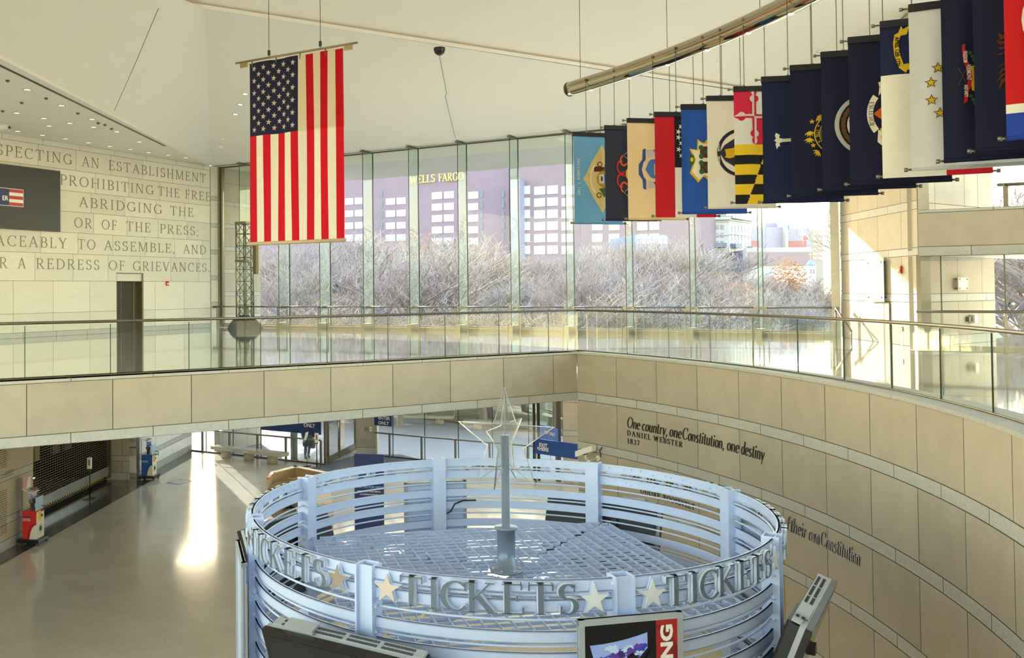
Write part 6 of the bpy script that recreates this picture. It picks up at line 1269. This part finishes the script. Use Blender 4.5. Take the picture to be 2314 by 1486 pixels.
# the big national flag ------------------------------------------------------
UY = 18.3; c0 = atd(566, 553, UY); D = hd(TW - .0); th_ = TW
c1 = onwall(778, 549, c0, th_); W_ = (c1 - c0).dot(D); t0 = onwall(563, 146, c0, th_); H_ = t0.z - c0.z + .02
us = thing('national_flag', 'big stars and stripes flag hanging from a long slim pole', 'flag', c0)
sh = Sheet(Vector((c0.x, c0.y, c0.z + H_)), D, W_, H_, 5, .02)
UR, UW, UN = mat('flag silk red', srgb(206, 22, 44), .7, noise=.04, nscale=7, transl=.45, spec=.2), mat('flag silk white', srgb(236, 230, 214), .7, noise=.02, nscale=7, transl=.45, spec=.2), mat('flag silk navy', srgb(34, 36, 66), .75, noise=.05, nscale=7, transl=.1, spec=.2)
cs_ = 7 / 13.; ct_ = .405
for k in range(13):
    if k < 7: sh.grid([UR if k % 2 == 0 else UW], None, 'stripe', us, 5, 40, k / 13, (k + 1) / 13, ct_, 1)
    else: sh.grid([UR if k % 2 == 0 else UW], None, 'stripe', us, 5, 60, k / 13, (k + 1) / 13, 0, 1)
sh.grid([UN], None, 'canton', us, 24, 30, 0, cs_, 0, ct_)
stars = []
for r_ in range(9):
    n = 6 if r_ % 2 == 0 else 5
    for k in range(n): stars.append((((r_ + 1) / 10) * cs_, (k * 2 + (1 if n == 6 else 2)) / 12 * ct_))
for s_, t_ in stars: sh.shapes([[(s_ + u * .052 * .62 / W_ * 1.9, t_ - v * .052 * .62 / H_ * 1.9) for u, v in starpts(5, 1, .4, 80)]], UW, 'star', us, .006)
# lining on the back of the upper part, hem, pole, cords, wires
mb = MB(); n = 20
for i in range(n):
    a, b = cs_ + (1 - cs_) * i / n, cs_ + (1 - cs_) * (i + 1) / n
    for j in range(12): mb.quad(sh.P(a, ct_ * j / 12, -.02), sh.P(b, ct_ * j / 12, -.02), sh.P(b, ct_ * (j + 1) / 12, -.02), sh.P(a, ct_ * (j + 1) / 12, -.02))
mb.build('lining', mat('lining cloth', srgb(226, 214, 176), .8, transl=.15), us)
mb = MB(); mb.tube([sh.P(-.01, .995), sh.P(1.01, .995)], .035, 8); mb.build('bottom_hem', mat('hem cloth', srgb(190, 176, 150), .8), us)
p0_, p1_ = onwall(533, 143, c0, th_), onwall(808, 96, c0, th_); pm = max(p0_.z, p1_.z); 
mb = MB(); mb.tube([p0_, p1_], .022, 8); mb.obox(p0_ + D * .2 - Z * .06, D * .09, sh.n * .01, Z * .05); mb.obox(p1_ - D * .2 - Z * .06, D * .09, sh.n * .01, Z * .05); mb.build('pole', mat('brass pole', srgb(150, 132, 96), .35, .6), us)
mb = MB(); mb.tube([p0_ + D * .2 - Z * .1, sh.P(0, 0), sh.P(.3, 0) , sh.P(.7, .0), sh.P(1, 0), p1_ - D * .2 - Z * .1], .01, 5); mb.build('cord', CREAM, us)
for px in (570, 624, 678, 735): q = onwall(px, 140 - (px - 533) * .171 + 4, c0, th_); mb = MB(); mb.tube([q, q - Z * .12], .012, 5); mb.build('pole_hook', STEEL, us)
for px, py in ((608, 131), (724, 111)):
    q = onwall(px, py, c0, th_); mb = MB(); mb.tube([q, q + Z * 3.0], .006, 4); mb.build('wire', WIRE, us); mb = MB(); mb.obox(q + Z * .1, D * .02, sh.n * .02, Z * .05); mb.build('wire_clip', BLACK, us)
# ------------------------------------------------------------------ outdoors: ground
PAVE = mat('plaza paving', srgb(160, 160, 164), .7, noise=.05, nscale=1.2, speck=(8, .03)); LAWN = mat('winter lawn', srgb(132, 136, 110), .95, noise=.16, nscale=1.4, speck=(3, .12)); SOIL = mat('leaf mulch', srgb(124, 106, 92), .95, noise=.25, nscale=4)
mb = MB(); mb.quad((-400, 30, -5.95), (600, 30, -5.95), (600, 900, -5.95), (-400, 900, -5.95)); struct(mb.build('ground', LAWN))
LW0, LW1 = onz(880, 938, GZ), onz(1190, 975, GZ); LD = (LW1 - LW0).normalized()
mb = MB(); mb.poly([(-40, 20, GZ), (40, 10, GZ), LW1 + LD * 40, LW0 - LD * 3, LW0 - LD * 3 + Vector((-10, 30, 0)), (-60, 90, GZ)]); struct(mb.build('path', PAVE))
o = MB(); LN_ = Vector((LD.y, -LD.x, 0)); LN_ = LN_ if LN_.y < 0 else -LN_
o.obox((LW0 + LW1) / 2 - LN_ * .35 + Z * .03, (LW1 - LW0) * 1.6, LN_ * .35, Z * .06); struct(o.build('path_edge', SOIL))
for k in range(14):   # paving joints as shallow lines
    pass
mb = MB(); a, b = onz(1500, 735, -5.93), onz(1886, 722, -5.93); mb.obox((a + b) / 2, (b - a) * 1.6, Vector((0, 3.2, 0)), Z * .02); a, b = onz(1560, 745, -5.93), onz(1886, 741, -5.93); mb.obox((a + b) / 2, (b - a) * .9, Vector((0, 2.0, 0)), Z * .03); struct(mb.build('path', mat('distant path', srgb(150, 144, 136), .8)))
c = onz(666, 1040, GZ); o = thing('steel_column', 'round green grey column just outside the entrance glass', 'column', c); mb = MB(); mb.lathe(c, [(.13, 0), (.13, 4.4)], 20); mb.build('shaft', mat('green grey paint', srgb(148, 164, 150), .4), o); mb = MB(); mb.lathe(c, [(.17, 0), (.16, .06)], 20); mb.build('collar', STEEL, o)

# ------------------------------------------------------------------ trees
def tree_mesh(seed, H, spread, twig, lean=.0, levels=5):
    r = random.Random(seed); mb = MB()
    def br(p, d, L, rad, lv):
        n = 3 if lv < 2 else 2; pts = [p]; q = p.copy(); dd = d.copy()
        for i in range(n):
            dd = (dd + Vector((r.uniform(-1, 1), r.uniform(-1, 1), r.uniform(-.3, .7))) * .16).normalized(); q = q + dd * (L / n); pts.append(q.copy())
        mb.tube(pts, [rad * (1 - .45 * i / n) for i in range(n + 1)], 6 if lv == 0 else (4 if lv < 2 else 3), cap=False)
        if lv >= levels: return
        k = (5, 5, 4, 4, 3)[lv]
        for i in range(k):
            t = .35 + .65 * (i + r.random()) / k; b = pts[0].lerp(pts[-1], min(t, 1)) if lv else p + (pts[-1] - p) * min(1, .4 + .6 * (i + 1) / k)
            az = r.uniform(0, 2 * pi); side = Vector((cos(az), sin(az), 0)); nd = (dd * .75 + side * spread * (1 if lv < 3 else .9) + Z * .18).normalized()
            br(b, nd, L * r.uniform(.55, .78), max(rad * .5, twig), lv + 1)
    br(Vector((0, 0, 0)), Vector((lean, 0, 1)), H * .36, H * .017, 0); return mb
BARK = [mat('bark %d' % i, c, .9, noise=.12, nscale=2) for i, c in enumerate((srgb(140, 128, 130), srgb(154, 142, 134), srgb(132, 126, 134), srgb(162, 152, 146)))]
protos = []
for i in range(5):
    o = tree_mesh(20 + i, 12, .78, .017, 0.03 * i).build('branches', BARK[i % 4]); protos.append(o.data); bpy.data.objects.remove(o)
def plant(mesh, px, Y, top, lab, grp, name='bare_tree', wide=1.0, rz=0, part='branches'):
    p = atd(px, 700, Y); p.z = -5.95; h = (655 - top) / FPX * Y + 1.63 + 5.95
    o = thing(name, lab, 'tree', p, rz, grp); me = bpy.data.objects.new(part, mesh); S.collection.objects.link(me); me.parent = o; zmax = max(v.co.z for v in mesh.vertices); k = h / zmax; o.scale = (k * wide, k * wide, k); return o
rr = random.Random(11); lab_t = 'tall bare winter tree in the park beyond the glass front'; n = 0
ZMAX = {}
spots = []
for row, (Y, step) in enumerate(((72, 74), (96, 58), (128, 50))):
    x = 560 + row * 23
    while x < 1930:
        base = 560 if x < 700 else (520 if x < 1000 else (565 if x < 1290 else (548 if x < 1600 else 628)))
        spots.append((x + rr.uniform(-14, 14), Y + rr.uniform(-9, 9), base + rr.uniform(-18, 34) - (6 if row == 2 else 0) + (26 if row == 0 else 0))); x += step + rr.uniform(-8, 8)
for x, Y, top in spots: plant(protos[n % 5], x, Y, top, lab_t, 'bare trees in the park', wide=rr.uniform(1.0, 1.35), rz=rr.uniform(0, 6.28)); n += 1
for x, Y in ((2268, 58), (2292, 66), (2312, 60), (2335, 70), (2240, 75), (2380, 64), (2030, 90), (2120, 84)): plant(protos[n % 5], x, Y, 430 + (n % 3) * 20, 'tall bare winter tree outside beyond the side room glazing', 'bare trees beyond the side room', wide=1.25, rz=rr.uniform(0, 6.28)); n += 1
lowm = [tree_mesh(60 + i, 5, 1.0, .012, .1, 5).build('stems', BARK[(i + 1) % 4]) for i in range(2)]
for o in lowm: bpy.data.objects.remove(o) if 0 else None
lowd = [o.data for o in lowm]
for o in lowm: bpy.data.objects.remove(o)
for k in range(34):
    x = 590 + k * 31 + rr.uniform(-12, 12)
    if x < 1700: plant(lowd[k % 2], x, 56 + rr.uniform(-4, 8), 668 + rr.uniform(-12, 20), 'low bare shrub on the lawn edge just beyond the glass front', 'low bare shrubs', 'bare_shrub', wide=1.5, rz=rr.uniform(0, 6.28), part='stems')
def leafy(px, Y, top, col, lab, name, spread, nleaf, lf=.16, seed=1, cone=False):
    p = atd(px, 700, Y); p.z = -5.95; h = (655 - top) / FPX * Y + 1.63 + 5.95; o = thing(name, lab, 'tree', p, 0); r = random.Random(seed)
    if not cone: tree_mesh(seed, h * .95, .75, .02).build('branches', BARK[1], None).parent = o
    else: mb = MB(); mb.lathe((0, 0, 0), [(.16, 0), (.05, h * .9)], 8); q = mb.build('trunk', BARK[0]); q.parent = o
    mb = MB()
    for i in range(nleaf):
        t = r.random()
        if cone: z = h * (.08 + .92 * t); R_ = spread * (1 - t) ** .75 * (0.75 + .5 * r.random()) * (.75 + .3 * sin(z * 5)); a = r.uniform(0, 2 * pi)
        else: ph = r.uniform(0, 2 * pi); ct = r.uniform(-1, 1); R0 = r.random() ** .4; z = h * .66 + h * .3 * ct * R0; R_ = spread * math.sqrt(max(0, 1 - ct * ct)) * R0 * (.7 + .5 * r.random()); a = ph
        c = Vector((R_ * cos(a), R_ * sin(a), z)); u = Vector((r.uniform(-1, 1), r.uniform(-1, 1), r.uniform(-1, .4))).normalized(); v = u.orthogonal().normalized(); l = lf * r.uniform(.6, 1.3); mb.quad(c - u * l - v * l * .4, c + u * l - v * l * .4, c + u * l + v * l * .4, c - u * l + v * l * .4)
    q = mb.build('foliage', mat('foliage ' + name + str(seed), col, .8, noise=.2, nscale=1, transl=.3)); q.parent = o; return o
leafy(1540, 92, 636, srgb(92, 108, 72), 'bushy grey green evergreen among the bare trees', 'evergreen_tree', 2.1, 5200, .2, 3, True)
leafy(1672, 98, 632, srgb(160, 118, 92), 'tree with rust brown leaves before the white building', 'russet_tree', 2.8, 1300, .17, 4)
leafy(1784, 105, 576, srgb(156, 112, 86), 'tall tree with rust brown leaves before the classical facade', 'russet_tree', 2.2, 1100, .17, 5)
leafy(1803, 78, 712, srgb(120, 150, 80), 'small bright yellow green tree low behind the glass', 'young_tree', .75, 1500, .09, 6)
leafy(950, 96, 505, srgb(132, 108, 98), 'tree with sparse brown leaves before the brick office block', 'russet_tree', 2.8, 700, .15, 8)
o = thing('ornamental_grass', 'low tan ornamental grass clump on the lawn edge', 'grass clump', onz(1650, 752, -5.95)); mb = MB(); r = random.Random(2); c = o.location
for i in range(900): a, d_ = r.uniform(0, 6.28), r.random() ** .5; b = Vector((c.x + 4.5 * d_ * cos(a), c.y + .8 * d_ * sin(a), -5.95)); t = b + Vector((r.uniform(-.3, .3), r.uniform(-.2, .2), r.uniform(.5, 1.0))); mb.add([b - Vector((.02, 0, 0)), b + Vector((.02, 0, 0)), t], [(0, 1, 2)])
mb.build('blades', mat('dry grass', srgb(150, 132, 100), .9), o)
for px, top, lab in ((1640, 640, 'tall thin dark lamp post on the lawn'),):
    p = atd(1449, 700, 80); p.z = -5.95; o = thing('lamp_post', lab, 'lamp post', p); mb = MB(); mb.tube([p, p + Z * 7.5], .06, 6); mb.build('pole', BLACK, o); mb = MB(); mb.lathe(p + Z * 7.5, [(.05, 0), (.18, .1), (.18, .4), (.05, .55)], 10); mb.build('lantern', WHITE, o)

# ------------------------------------------------------------------ buildings beyond the park
BRK = mat('mauve brick', srgb(130, 112, 130), .9, noise=.06, nscale=.4); BRK2 = mat('rose brick', srgb(132, 114, 126), .9, noise=.06, nscale=.4); WIN = mat('pale window blinds', srgb(182, 182, 194), .4, noise=.04, nscale=.5); WIND = mat('blue grey window', srgb(84, 102, 130), .15); LIME = mat('pale building stone', srgb(170, 168, 170), .85, noise=.03, nscale=.5); COOL = mat('grey mauve brick', srgb(146, 142, 166), .9, noise=.05, nscale=.4)  # distance haze is mixed into these facade colours as paler mauve
GB = -6.0
def mass(o, name, p0, th, px0, px1, ytop, depth, m):
    a, b = onwall(px0, 600, p0, th), onwall(px1, 600, p0, th); zt = onwall((px0 + px1) / 2, ytop, p0, th).z; a.z = b.z = GB; D = (b - a).normalized(); nb = Vector((-D.y, D.x, 0)); nb = nb if nb.y > 0 else -nb
    mb = MB(); mb.prism([a, b, b + nb * depth, a + nb * depth], Z * (zt - GB)); return mb.build(name, m, o)
def wins(o, p0, th, cols, ys, m, name='window', e=.12):
    D = hd(th); n = Vector((D.y, -D.x, 0)); n = n if n.y < 0 else -n
    for x0, x1 in cols:
        for y0, y1 in ys:
            f = lambda x, y: onwall(x, y, p0, th) + n * e
            xm, ym = (x0 + x1) / 2, (y0 + y1) / 2; a = onwall(x0, ym, p0, th); b = onwall(x1, ym, p0, th); z1, z0 = onwall(xm, y0, p0, th).z, onwall(xm, y1, p0, th).z; a.z = b.z = z0; mb = MB(); mb.prism([a - n * .2, b - n * .2, b - n * .2 + Z * (z1 - z0), a - n * .2 + Z * (z1 - z0)], n * (.2 + e)); q = mb.build(name, m, o)
            if abs(x1 - x0) > 30:
                mb = MB()
                for k in (.5, .53): c = a.lerp(b, k); mb.obox(c + n * (e + .05) + Z * (z1 - z0) / 2, D * .12, n * .04, Z * (z1 - z0) / 2)
                mb.build('mullion', m if 0 else BRK, q)
pA = atd(900, 600, 250); thA = TW
bA = thing('office_building', 'long mauve brick office block with strip windows and a yellow roof sign', 'building', (pA.x, pA.y, GB)); mass(bA, 'brick_wall', pA, thA, 560, 1152, 352, 40, BRK)
rowsA = [(444 + 27 * k, 459 + 27 * k) for k in range(6)]
wins(bA, pA, thA, [(600, 640), (690, 735), (780, 820), (872, 917)], [(a + 0, b) for a, b in [(447 + 27.5 * k, 462 + 27.5 * k) for k in range(4)]], WIN)
wins(bA, pA, thA, [(976, 1026), (1058, 1081)], [(433 + 26 * k, 449 + 26 * k) for k in range(5)], WIN); wins(bA, pA, thA, [(861, 865), (1086, 1092), (1134, 1140)], [(430 + 24 * k, 446 + 24 * k) for k in range(5)], WIND)
za = onwall(990, 411, pA, thA).z; fA = hd(thA); nA = Vector((fA.y, -fA.x, 0)); nA = nA if nA.y < 0 else -nA
def PA_(px): p = onwall(px, 411, pA, thA); return (p - pA).dot(fA)
mb = MB()
for t, a, b in (('WELLS', 929, 985), ('FARGO', 993, 1050)): serif(mb, t, lambda u, v, d: Vector((pA.x, pA.y, za)) + fA * u + Z * v + nA * (.4 + d), PA_(a), PA_(b), 2.1, .2, bold=1.3, gap=.08)
mb.build('roof_sign', mat('sign yellow', srgb(240, 218, 110), .5), bA)
pB = atd(1230, 600, 225); bB = thing('office_building', 'brick office block with regular pale strip windows behind the first blue flag', 'building', (pB.x, pB.y, GB)); mass(bB, 'brick_wall', pB, thA, 1172, 1560, 340, 40, BRK2); mass(bB, 'lower_wing', pB + nA * 3, thA, 1154, 1176, 405, 20, COOL)
wins(bB, pB, thA, [(1177, 1198), (1207, 1261), (1269, 1298), (1338, 1362), (1376, 1400), (1440, 1490)], [(420 + 27 * k, 439 + 27 * k) for k in range(6)], WIN)
pG = atd(1475, 600, 190); bG = thing('reflection_block', 'pale blue glazed building with a rounded end among the bare trees', 'building', (pG.x, pG.y, GB)); mass(bG, 'reflected_hall', pG, R(85), 1436, 1508, 531, 15, mat('blue facade glass', srgb(110, 134, 176), .15)); wins(bG, pG, R(85), [(1438 + 12 * k, 1448 + 12 * k) for k in range(6)], [(534, 541), (543, 551)], mat('reflected pane', srgb(176, 190, 210), .2), 'pane')  # solid block stands in for a reflection in the window glass
pC = atd(1648, 600, 230); bC = thing('white_building', 'white stone block with cornice, paired windows and dark balconies', 'building', (pC.x, pC.y, GB)); thC1, thC2 = R(100), R(40)
mass(bC, 'front_wall', pC, thC1, 1572, 1648.5, 494, 30, LIME); a, b = onwall(1648.5, 600, pC, thC2), onwall(1698, 600, pC, thC2); zt = onwall(1650, 497, pC, thC2).z
mb = MB(); a.z = b.z = GB; mb.prism([a, b, b + Vector((-40, 20, 0)), a + Vector((-20, 30, 0))], Z * (zt - GB)); mb.build('side_wall', LIME, bC)
wins(bC, pC, thC1, [(1588, 1594), (1596.5, 1602.5), (1617.5, 1624), (1629, 1635.5)], [(508 + 18.2 * k, 518 + 18.2 * k) for k in range(6)], WIND); wins(bC, pC, thC2, [(1653 + 7.6 * k, 1657 + 7.6 * k) for k in range(6)], [(511 + 18 * k, 524 + 18 * k) for k in range(6)], mat('pale side window', srgb(130, 142, 162), .3))
for x0, x1, th in ((1570, 1650, thC1), (1648, 1700, thC2)):
    for y, h in ((494, 3), (500, 1.5), (531, 1)):
        a, b = onwall(x0, y, pC, th), onwall(x1, y, pC, th); b.z = a.z = (a.z + b.z) / 2; D = (b - a).normalized(); mb = MB(); mb.obox((a + b) / 2, D * (b - a).length / 2, Vector((D.y, -D.x, 0)) * (.9 if y == 494 else .3), Z * h * .11); mb.build('cornice', LIME, bC)
for x0, x1, y, th in ((1613, 1640, 554, thC1), (1650, 1664, 555, thC2), (1688, 1700, 561, thC2)):
    a, b = onwall(x0, y, pC, th), onwall(x1, y, pC, th); b.z = a.z; D = (b - a).normalized(); n_ = Vector((D.y, -D.x, 0)); n_ = n_ if n_.y < 0 else -n_; mb = MB(); mb.obox((a + b) / 2 + n_ * .7, D * (b - a).length / 2, n_ * .7, Z * .5); mb.build('balcony', mat('balcony iron', srgb(96, 106, 130), .5), bC)
a = onwall(1572, 486, pC, thC1); b = onwall(1690, 486, pC, thC1); mb = MB()
for k in range(18): c = a.lerp(b, k / 17); mb.tube([c - Z * .6, c + Z * .8], .05, 4)
mb.tube([a + Z * .4, Vector((b.x, b.y, a.z + .4))], .06, 4); mb.build('roof_railing', COOL, bC)
pD = atd(1770, 600, 300); bD = thing('brick_building', 'big grey mauve brick building with roof plant rising behind the classical facade', 'building', (pD.x, pD.y, GB)); thD = R(95)
mass(bD, 'wall_block', pD, thD, 1697, 1775, 513, 30, COOL); mass(bD, 'wall_block', pD - Vector((0, -6, 0)), thD, 1731, 1784, 503, 30, COOL); mass(bD, 'wall_block', pD, thD, 1782, 1833, 517, 30, COOL); mass(bD, 'lift_shaft', pD - Vector((0, 3, 0)), thD, 1776.5, 1782, 497, 8, LIME); mass(bD, 'roof_plant', pD + Vector((0, 4, 0)), thD, 1785, 1806, 499, 10, mat('plant blue grey', srgb(150, 176, 196), .5)); mass(bD, 'red_band', pD - Vector((0, 2, 0)), thD, 1776, 1823, 544, 3, mat('red cladding', srgb(150, 92, 98), .8)); mass(bD, 'red_band', pD - Vector((0, 2, 0)), thD, 1690, 1716, 544, 3, mat('red cladding', 0, .8))
pD2 = onwall(1833, 600, pD, thD); a, b = Vector((pD2.x, pD2.y, GB)), onwall(1860, 600, pD2, R(32)); b.z = GB; zt = onwall(1834, 519, pD2, R(32)).z; mb = MB(); mb.prism([a, b, b + Vector((-40, 5, 0)), a + Vector((-20, 5, 0))], Z * (zt - GB)); mb.build('side_wall', mat('warm mauve brick', srgb(136, 124, 126), .9), bD)
wins(bD, pD2, R(32), [(1836, 1844), (1847, 1856)], [(527 + 11 * k, 531 + 11 * k) for k in range(6)], WIND)
pE = atd(1770, 600, 200); bE = thing('classical_building', 'low rose brick building with white cornice and arched windows', 'building', (pE.x, pE.y, GB)); thE = R(97); mass(bE, 'brick_wall', pE, thE, 1690, 1834, 562, 20, BRK2); mass(bE, 'cornice', pE - Vector((0, 1.2, 0)), thE, 1688, 1836, 559, 3, LIME)
mb = MB(); a, b = onwall(1690, 568, pE - Vector((0, 1.3, 0)), thE), onwall(1834, 568, pE - Vector((0, 1.3, 0)), thE); mb.obox((a + b) / 2 - Z * 1.5, (b - a) / 2, Vector((0, .3, 0)), Z * 1.4); mb.build('brick_frieze', BRK2, bE)
wins(bE, pE - Vector((0, .2, 0)), thE, [(1706 + 13.4 * k, 1714 + 13.4 * k) for k in range(9)], [(574, 584), (592, 600)], LIME, 'window_frame'); wins(bE, pE - Vector((0, .5, 0)), thE, [(1708 + 13.4 * k, 1712 + 13.4 * k) for k in range(9)], [(576, 583), (593, 599)], WIND)
q = onwall(1815, 556, pE, thE); mb = MB(); mb.tube([q, q + Z * 4.4], .06, 5); mb.build('flag_pole', LIME, bE); mb = MB(); mb.poly([q + Z * 2.6, q + Z * 1.6 + Vector((1.2, 0, -.2)), q + Z * 1.7 + Vector((.2, 0, -.4))]); mb.build('small_flag', RD, bE)
p = atd(1832, 600, 120); zc = lambda y: 1.63 + 120 * (649 - y) / FPX; o = thing('cupola', 'white cupola with a blue dome and weather vane above the treetops', 'cupola', (p.x, p.y, GB)); c = Vector((p.x, p.y, 0)); s = 120 / FPX
mb = MB(); mb.obox(c + Z * (zc(660) + zc(600)) / 2, (8 * s, 0, 0), (0, 8 * s, 0), Z * (zc(600) - zc(660)) / 2); mb.build('lantern_room', LIME, o)
mb = MB(); mb.lathe(c + Z * zc(600), [(9.5 * s, 0), (9 * s, 3 * s), (6.5 * s, 7 * s), (3 * s, 11 * s), (1 * s, 14 * s)], 8); mb.build('dome', mat('blue dome', srgb(110, 140, 180), .4), o); mb = MB(); mb.tube([c + Z * zc(588), c + Z * zc(571)], .5 * s, 5); mb.obox(c + Z * zc(575), (5 * s, 0, 0), (0, .3 * s, 0), Z * .8 * s); mb.build('weather_vane', GOLD, o)
for k in (-1, 1): mb = MB(); mb.obox(c + Vector((3.2 * s * k, -8.1 * s, zc(613))), (1.6 * s, 0, 0), (0, .3 * s, 0), Z * 5 * s); mb.build('louvre', WIND, o)

# ------------------------------------------------------------------ person outside the entrance
pp = onz(696, 1035, GZ); pp.z = GZ
per = thing('person', 'person in a dark green grey hooded coat and jeans walking outside the entrance', 'person', pp)
SKIN = mat('skin', srgb(206, 164, 138), .6); COAT = mat('dark green grey coat', srgb(74, 86, 86), .85, noise=.12, nscale=8, bump=.3); JEAN = mat('blue jeans', srgb(86, 106, 140), .85, noise=.08, nscale=10); SHOE = mat('grey shoes', srgb(120, 118, 108), .6)
def skin(name, verts, edges, m, par, root=0, sub=1):
    me = bpy.data.meshes.new(name); me.from_pydata([Vector(v[:3]) for v in verts], edges, []); o = bpy.data.objects.new(name, me); S.collection.objects.link(o)
    sk = o.modifiers.new('s', 'SKIN'); sk.use_smooth_shade = True
    for i, v in enumerate(verts): me.skin_vertices[0].data[i].radius = (v[3], v[4] if len(v) > 4 else v[3]); me.skin_vertices[0].data[i].use_root = i == root
    sd = o.modifiers.new('d', 'SUBSURF'); sd.levels = sub; sd.render_levels = sub
    dg = bpy.context.evaluated_depsgraph_get(); nm = bpy.data.meshes.new_from_object(o.evaluated_get(dg)); o.modifiers.clear(); o.data = nm; nm.materials.append(m); o.parent = par; o.name = name; return o
V = [(0, 0, .93, .13, .1), (0, 0, 1.12, .12, .09), (0, 0, 1.36, .14, .09), (0, 0, 1.46, .06), (0, -.02, 1.53, .052), (0, -.02, 1.6, .078, .09), (0, -.02, 1.70, .07, .085),
     (.1, 0, .88, .085), (.11, .03, .5, .06), (.12, -.05, .1, .038), (.12, .07, .04, .035), (-.1, 0, .88, .085), (-.09, -.06, .5, .06), (-.08, -.2, .1, .038), (-.08, -.08, .04, .035),
     (.18, 0, 1.39, .05), (.25, .02, 1.12, .04), (.24, .12, .9, .032), (.24, .15, .83, .028), (-.18, 0, 1.39, .05), (-.26, -.02, 1.12, .04), (-.24, .1, .92, .032), (-.24, .13, .85, .028)]
E_s = [(0, 1), (1, 2), (2, 3), (3, 4), (4, 5), (5, 6), (0, 7), (7, 8), (8, 9), (9, 10), (0, 11), (11, 12), (12, 13), (13, 14), (2, 15), (15, 16), (16, 17), (17, 18), (2, 19), (19, 20), (20, 21), (21, 22)]
for hx, b in ((.24, 18), (-.24, 22)):
    hy, hz = V[b][1], V[b][2]
    for k in range(4): i = len(V); V += [(hx + (k - 1.5) * .018, hy + .03, hz - .05, .009), (hx + (k - 1.5) * .018, hy + .035, hz - .1 + .008 * abs(k - 1.5), .008)]; E_s += [(b, i), (i, i + 1)]
    i = len(V); V += [(hx - .045 * (1 if hx > 0 else -1), hy + .04, hz - .04, .009)]; E_s += [(b, i)]
skin('body', V, E_s, SKIN, per, 0, 1)
def loft(name, rings, m, par, n=18):
    mb = MB(); mb.v = [(cx + rx * cos(2 * pi * k / n), cy + ry * sin(2 * pi * k / n), z) for cx, cy, z, rx, ry in rings for k in range(n)]
    for i in range(len(rings) - 1):
        for k in range(n): mb.f.append([i * n + k, i * n + (k + 1) % n, (i + 1) * n + (k + 1) % n, (i + 1) * n + k]); mb.m.append(0); mb.t.append(0); mb.sm.append(True)
    for r0 in (0, (len(rings) - 1) * n): mb.f.append([r0 + k for k in range(n)]); mb.m.append(0); mb.t.append(0); mb.sm.append(False)
    o = mb.build(name, m); o.parent = par; return o
loft('coat', [(0, 0, .55, .23, .2), (0, .01, .7, .25, .2), (0, 0, .95, .22, .17), (0, 0, 1.15, .2, .15), (0, 0, 1.36, .22, .15), (0, 0, 1.44, .19, .13), (0, 0, 1.5, .1, .1)], COAT, per)
skin('sleeve', [(.18, 0, 1.39, .075), (.26, .02, 1.12, .065), (.245, .12, .9, .055)], [(0, 1), (1, 2)], COAT, per); skin('sleeve', [(-.18, 0, 1.39, .075), (-.27, -.02, 1.12, .065), (-.245, .1, .92, .055)], [(0, 1), (1, 2)], COAT, per)
loft('hood', [(0, .02, 1.44, .13, .12), (0, .04, 1.55, .13, .12), (0, .04, 1.68, .12, .12), (0, .04, 1.76, .07, .08)], COAT, per)
skin('jeans', [(0, 0, .9, .14), (.1, 0, .82, .1), (.115, .03, .5, .078), (.12, -.05, .12, .06), (-.1, 0, .82, .1), (-.09, -.06, .5, .078), (-.08, -.2, .12, .06)], [(0, 1), (1, 2), (2, 3), (0, 4), (4, 5), (5, 6)], JEAN, per)
for x, y in ((.12, -.02), (-.08, -.16)): mb = MB(); mb.v = []; o = loft('shoe', [(x, y, .0, .05, .14), (x, y, .05, .05, .14), (x, y - .03, .09, .045, .09), (x, y - .06, .13, .04, .05)], SHOE, per, 12)
loft('face', [(0, -.095, 1.57, .045, .02), (0, -.1, 1.62, .055, .02), (0, -.095, 1.68, .05, .02)], SKIN, per, 10)
per.rotation_euler = (0, 0, R(200))
o = thing('carrier_bag', 'pale rumpled bag held by the person outside the entrance', 'bag', pp + Vector((.3, -.05, .3))); c = pp + Vector((.22, -.1, .62)); mb = MB(); mb.lathe(c - Z * .0, [(.02, .22), (.1, .15), (.14, 0), (.11, -.14), (.05, -.16)], 12); mb.build('bag_body', mat('dark bag', srgb(86, 96, 96), .7), o); mb = MB(); mb.tube([c + Z * .2, c + Z * .3], .01, 5); mb.build('handle', BLACK, o)
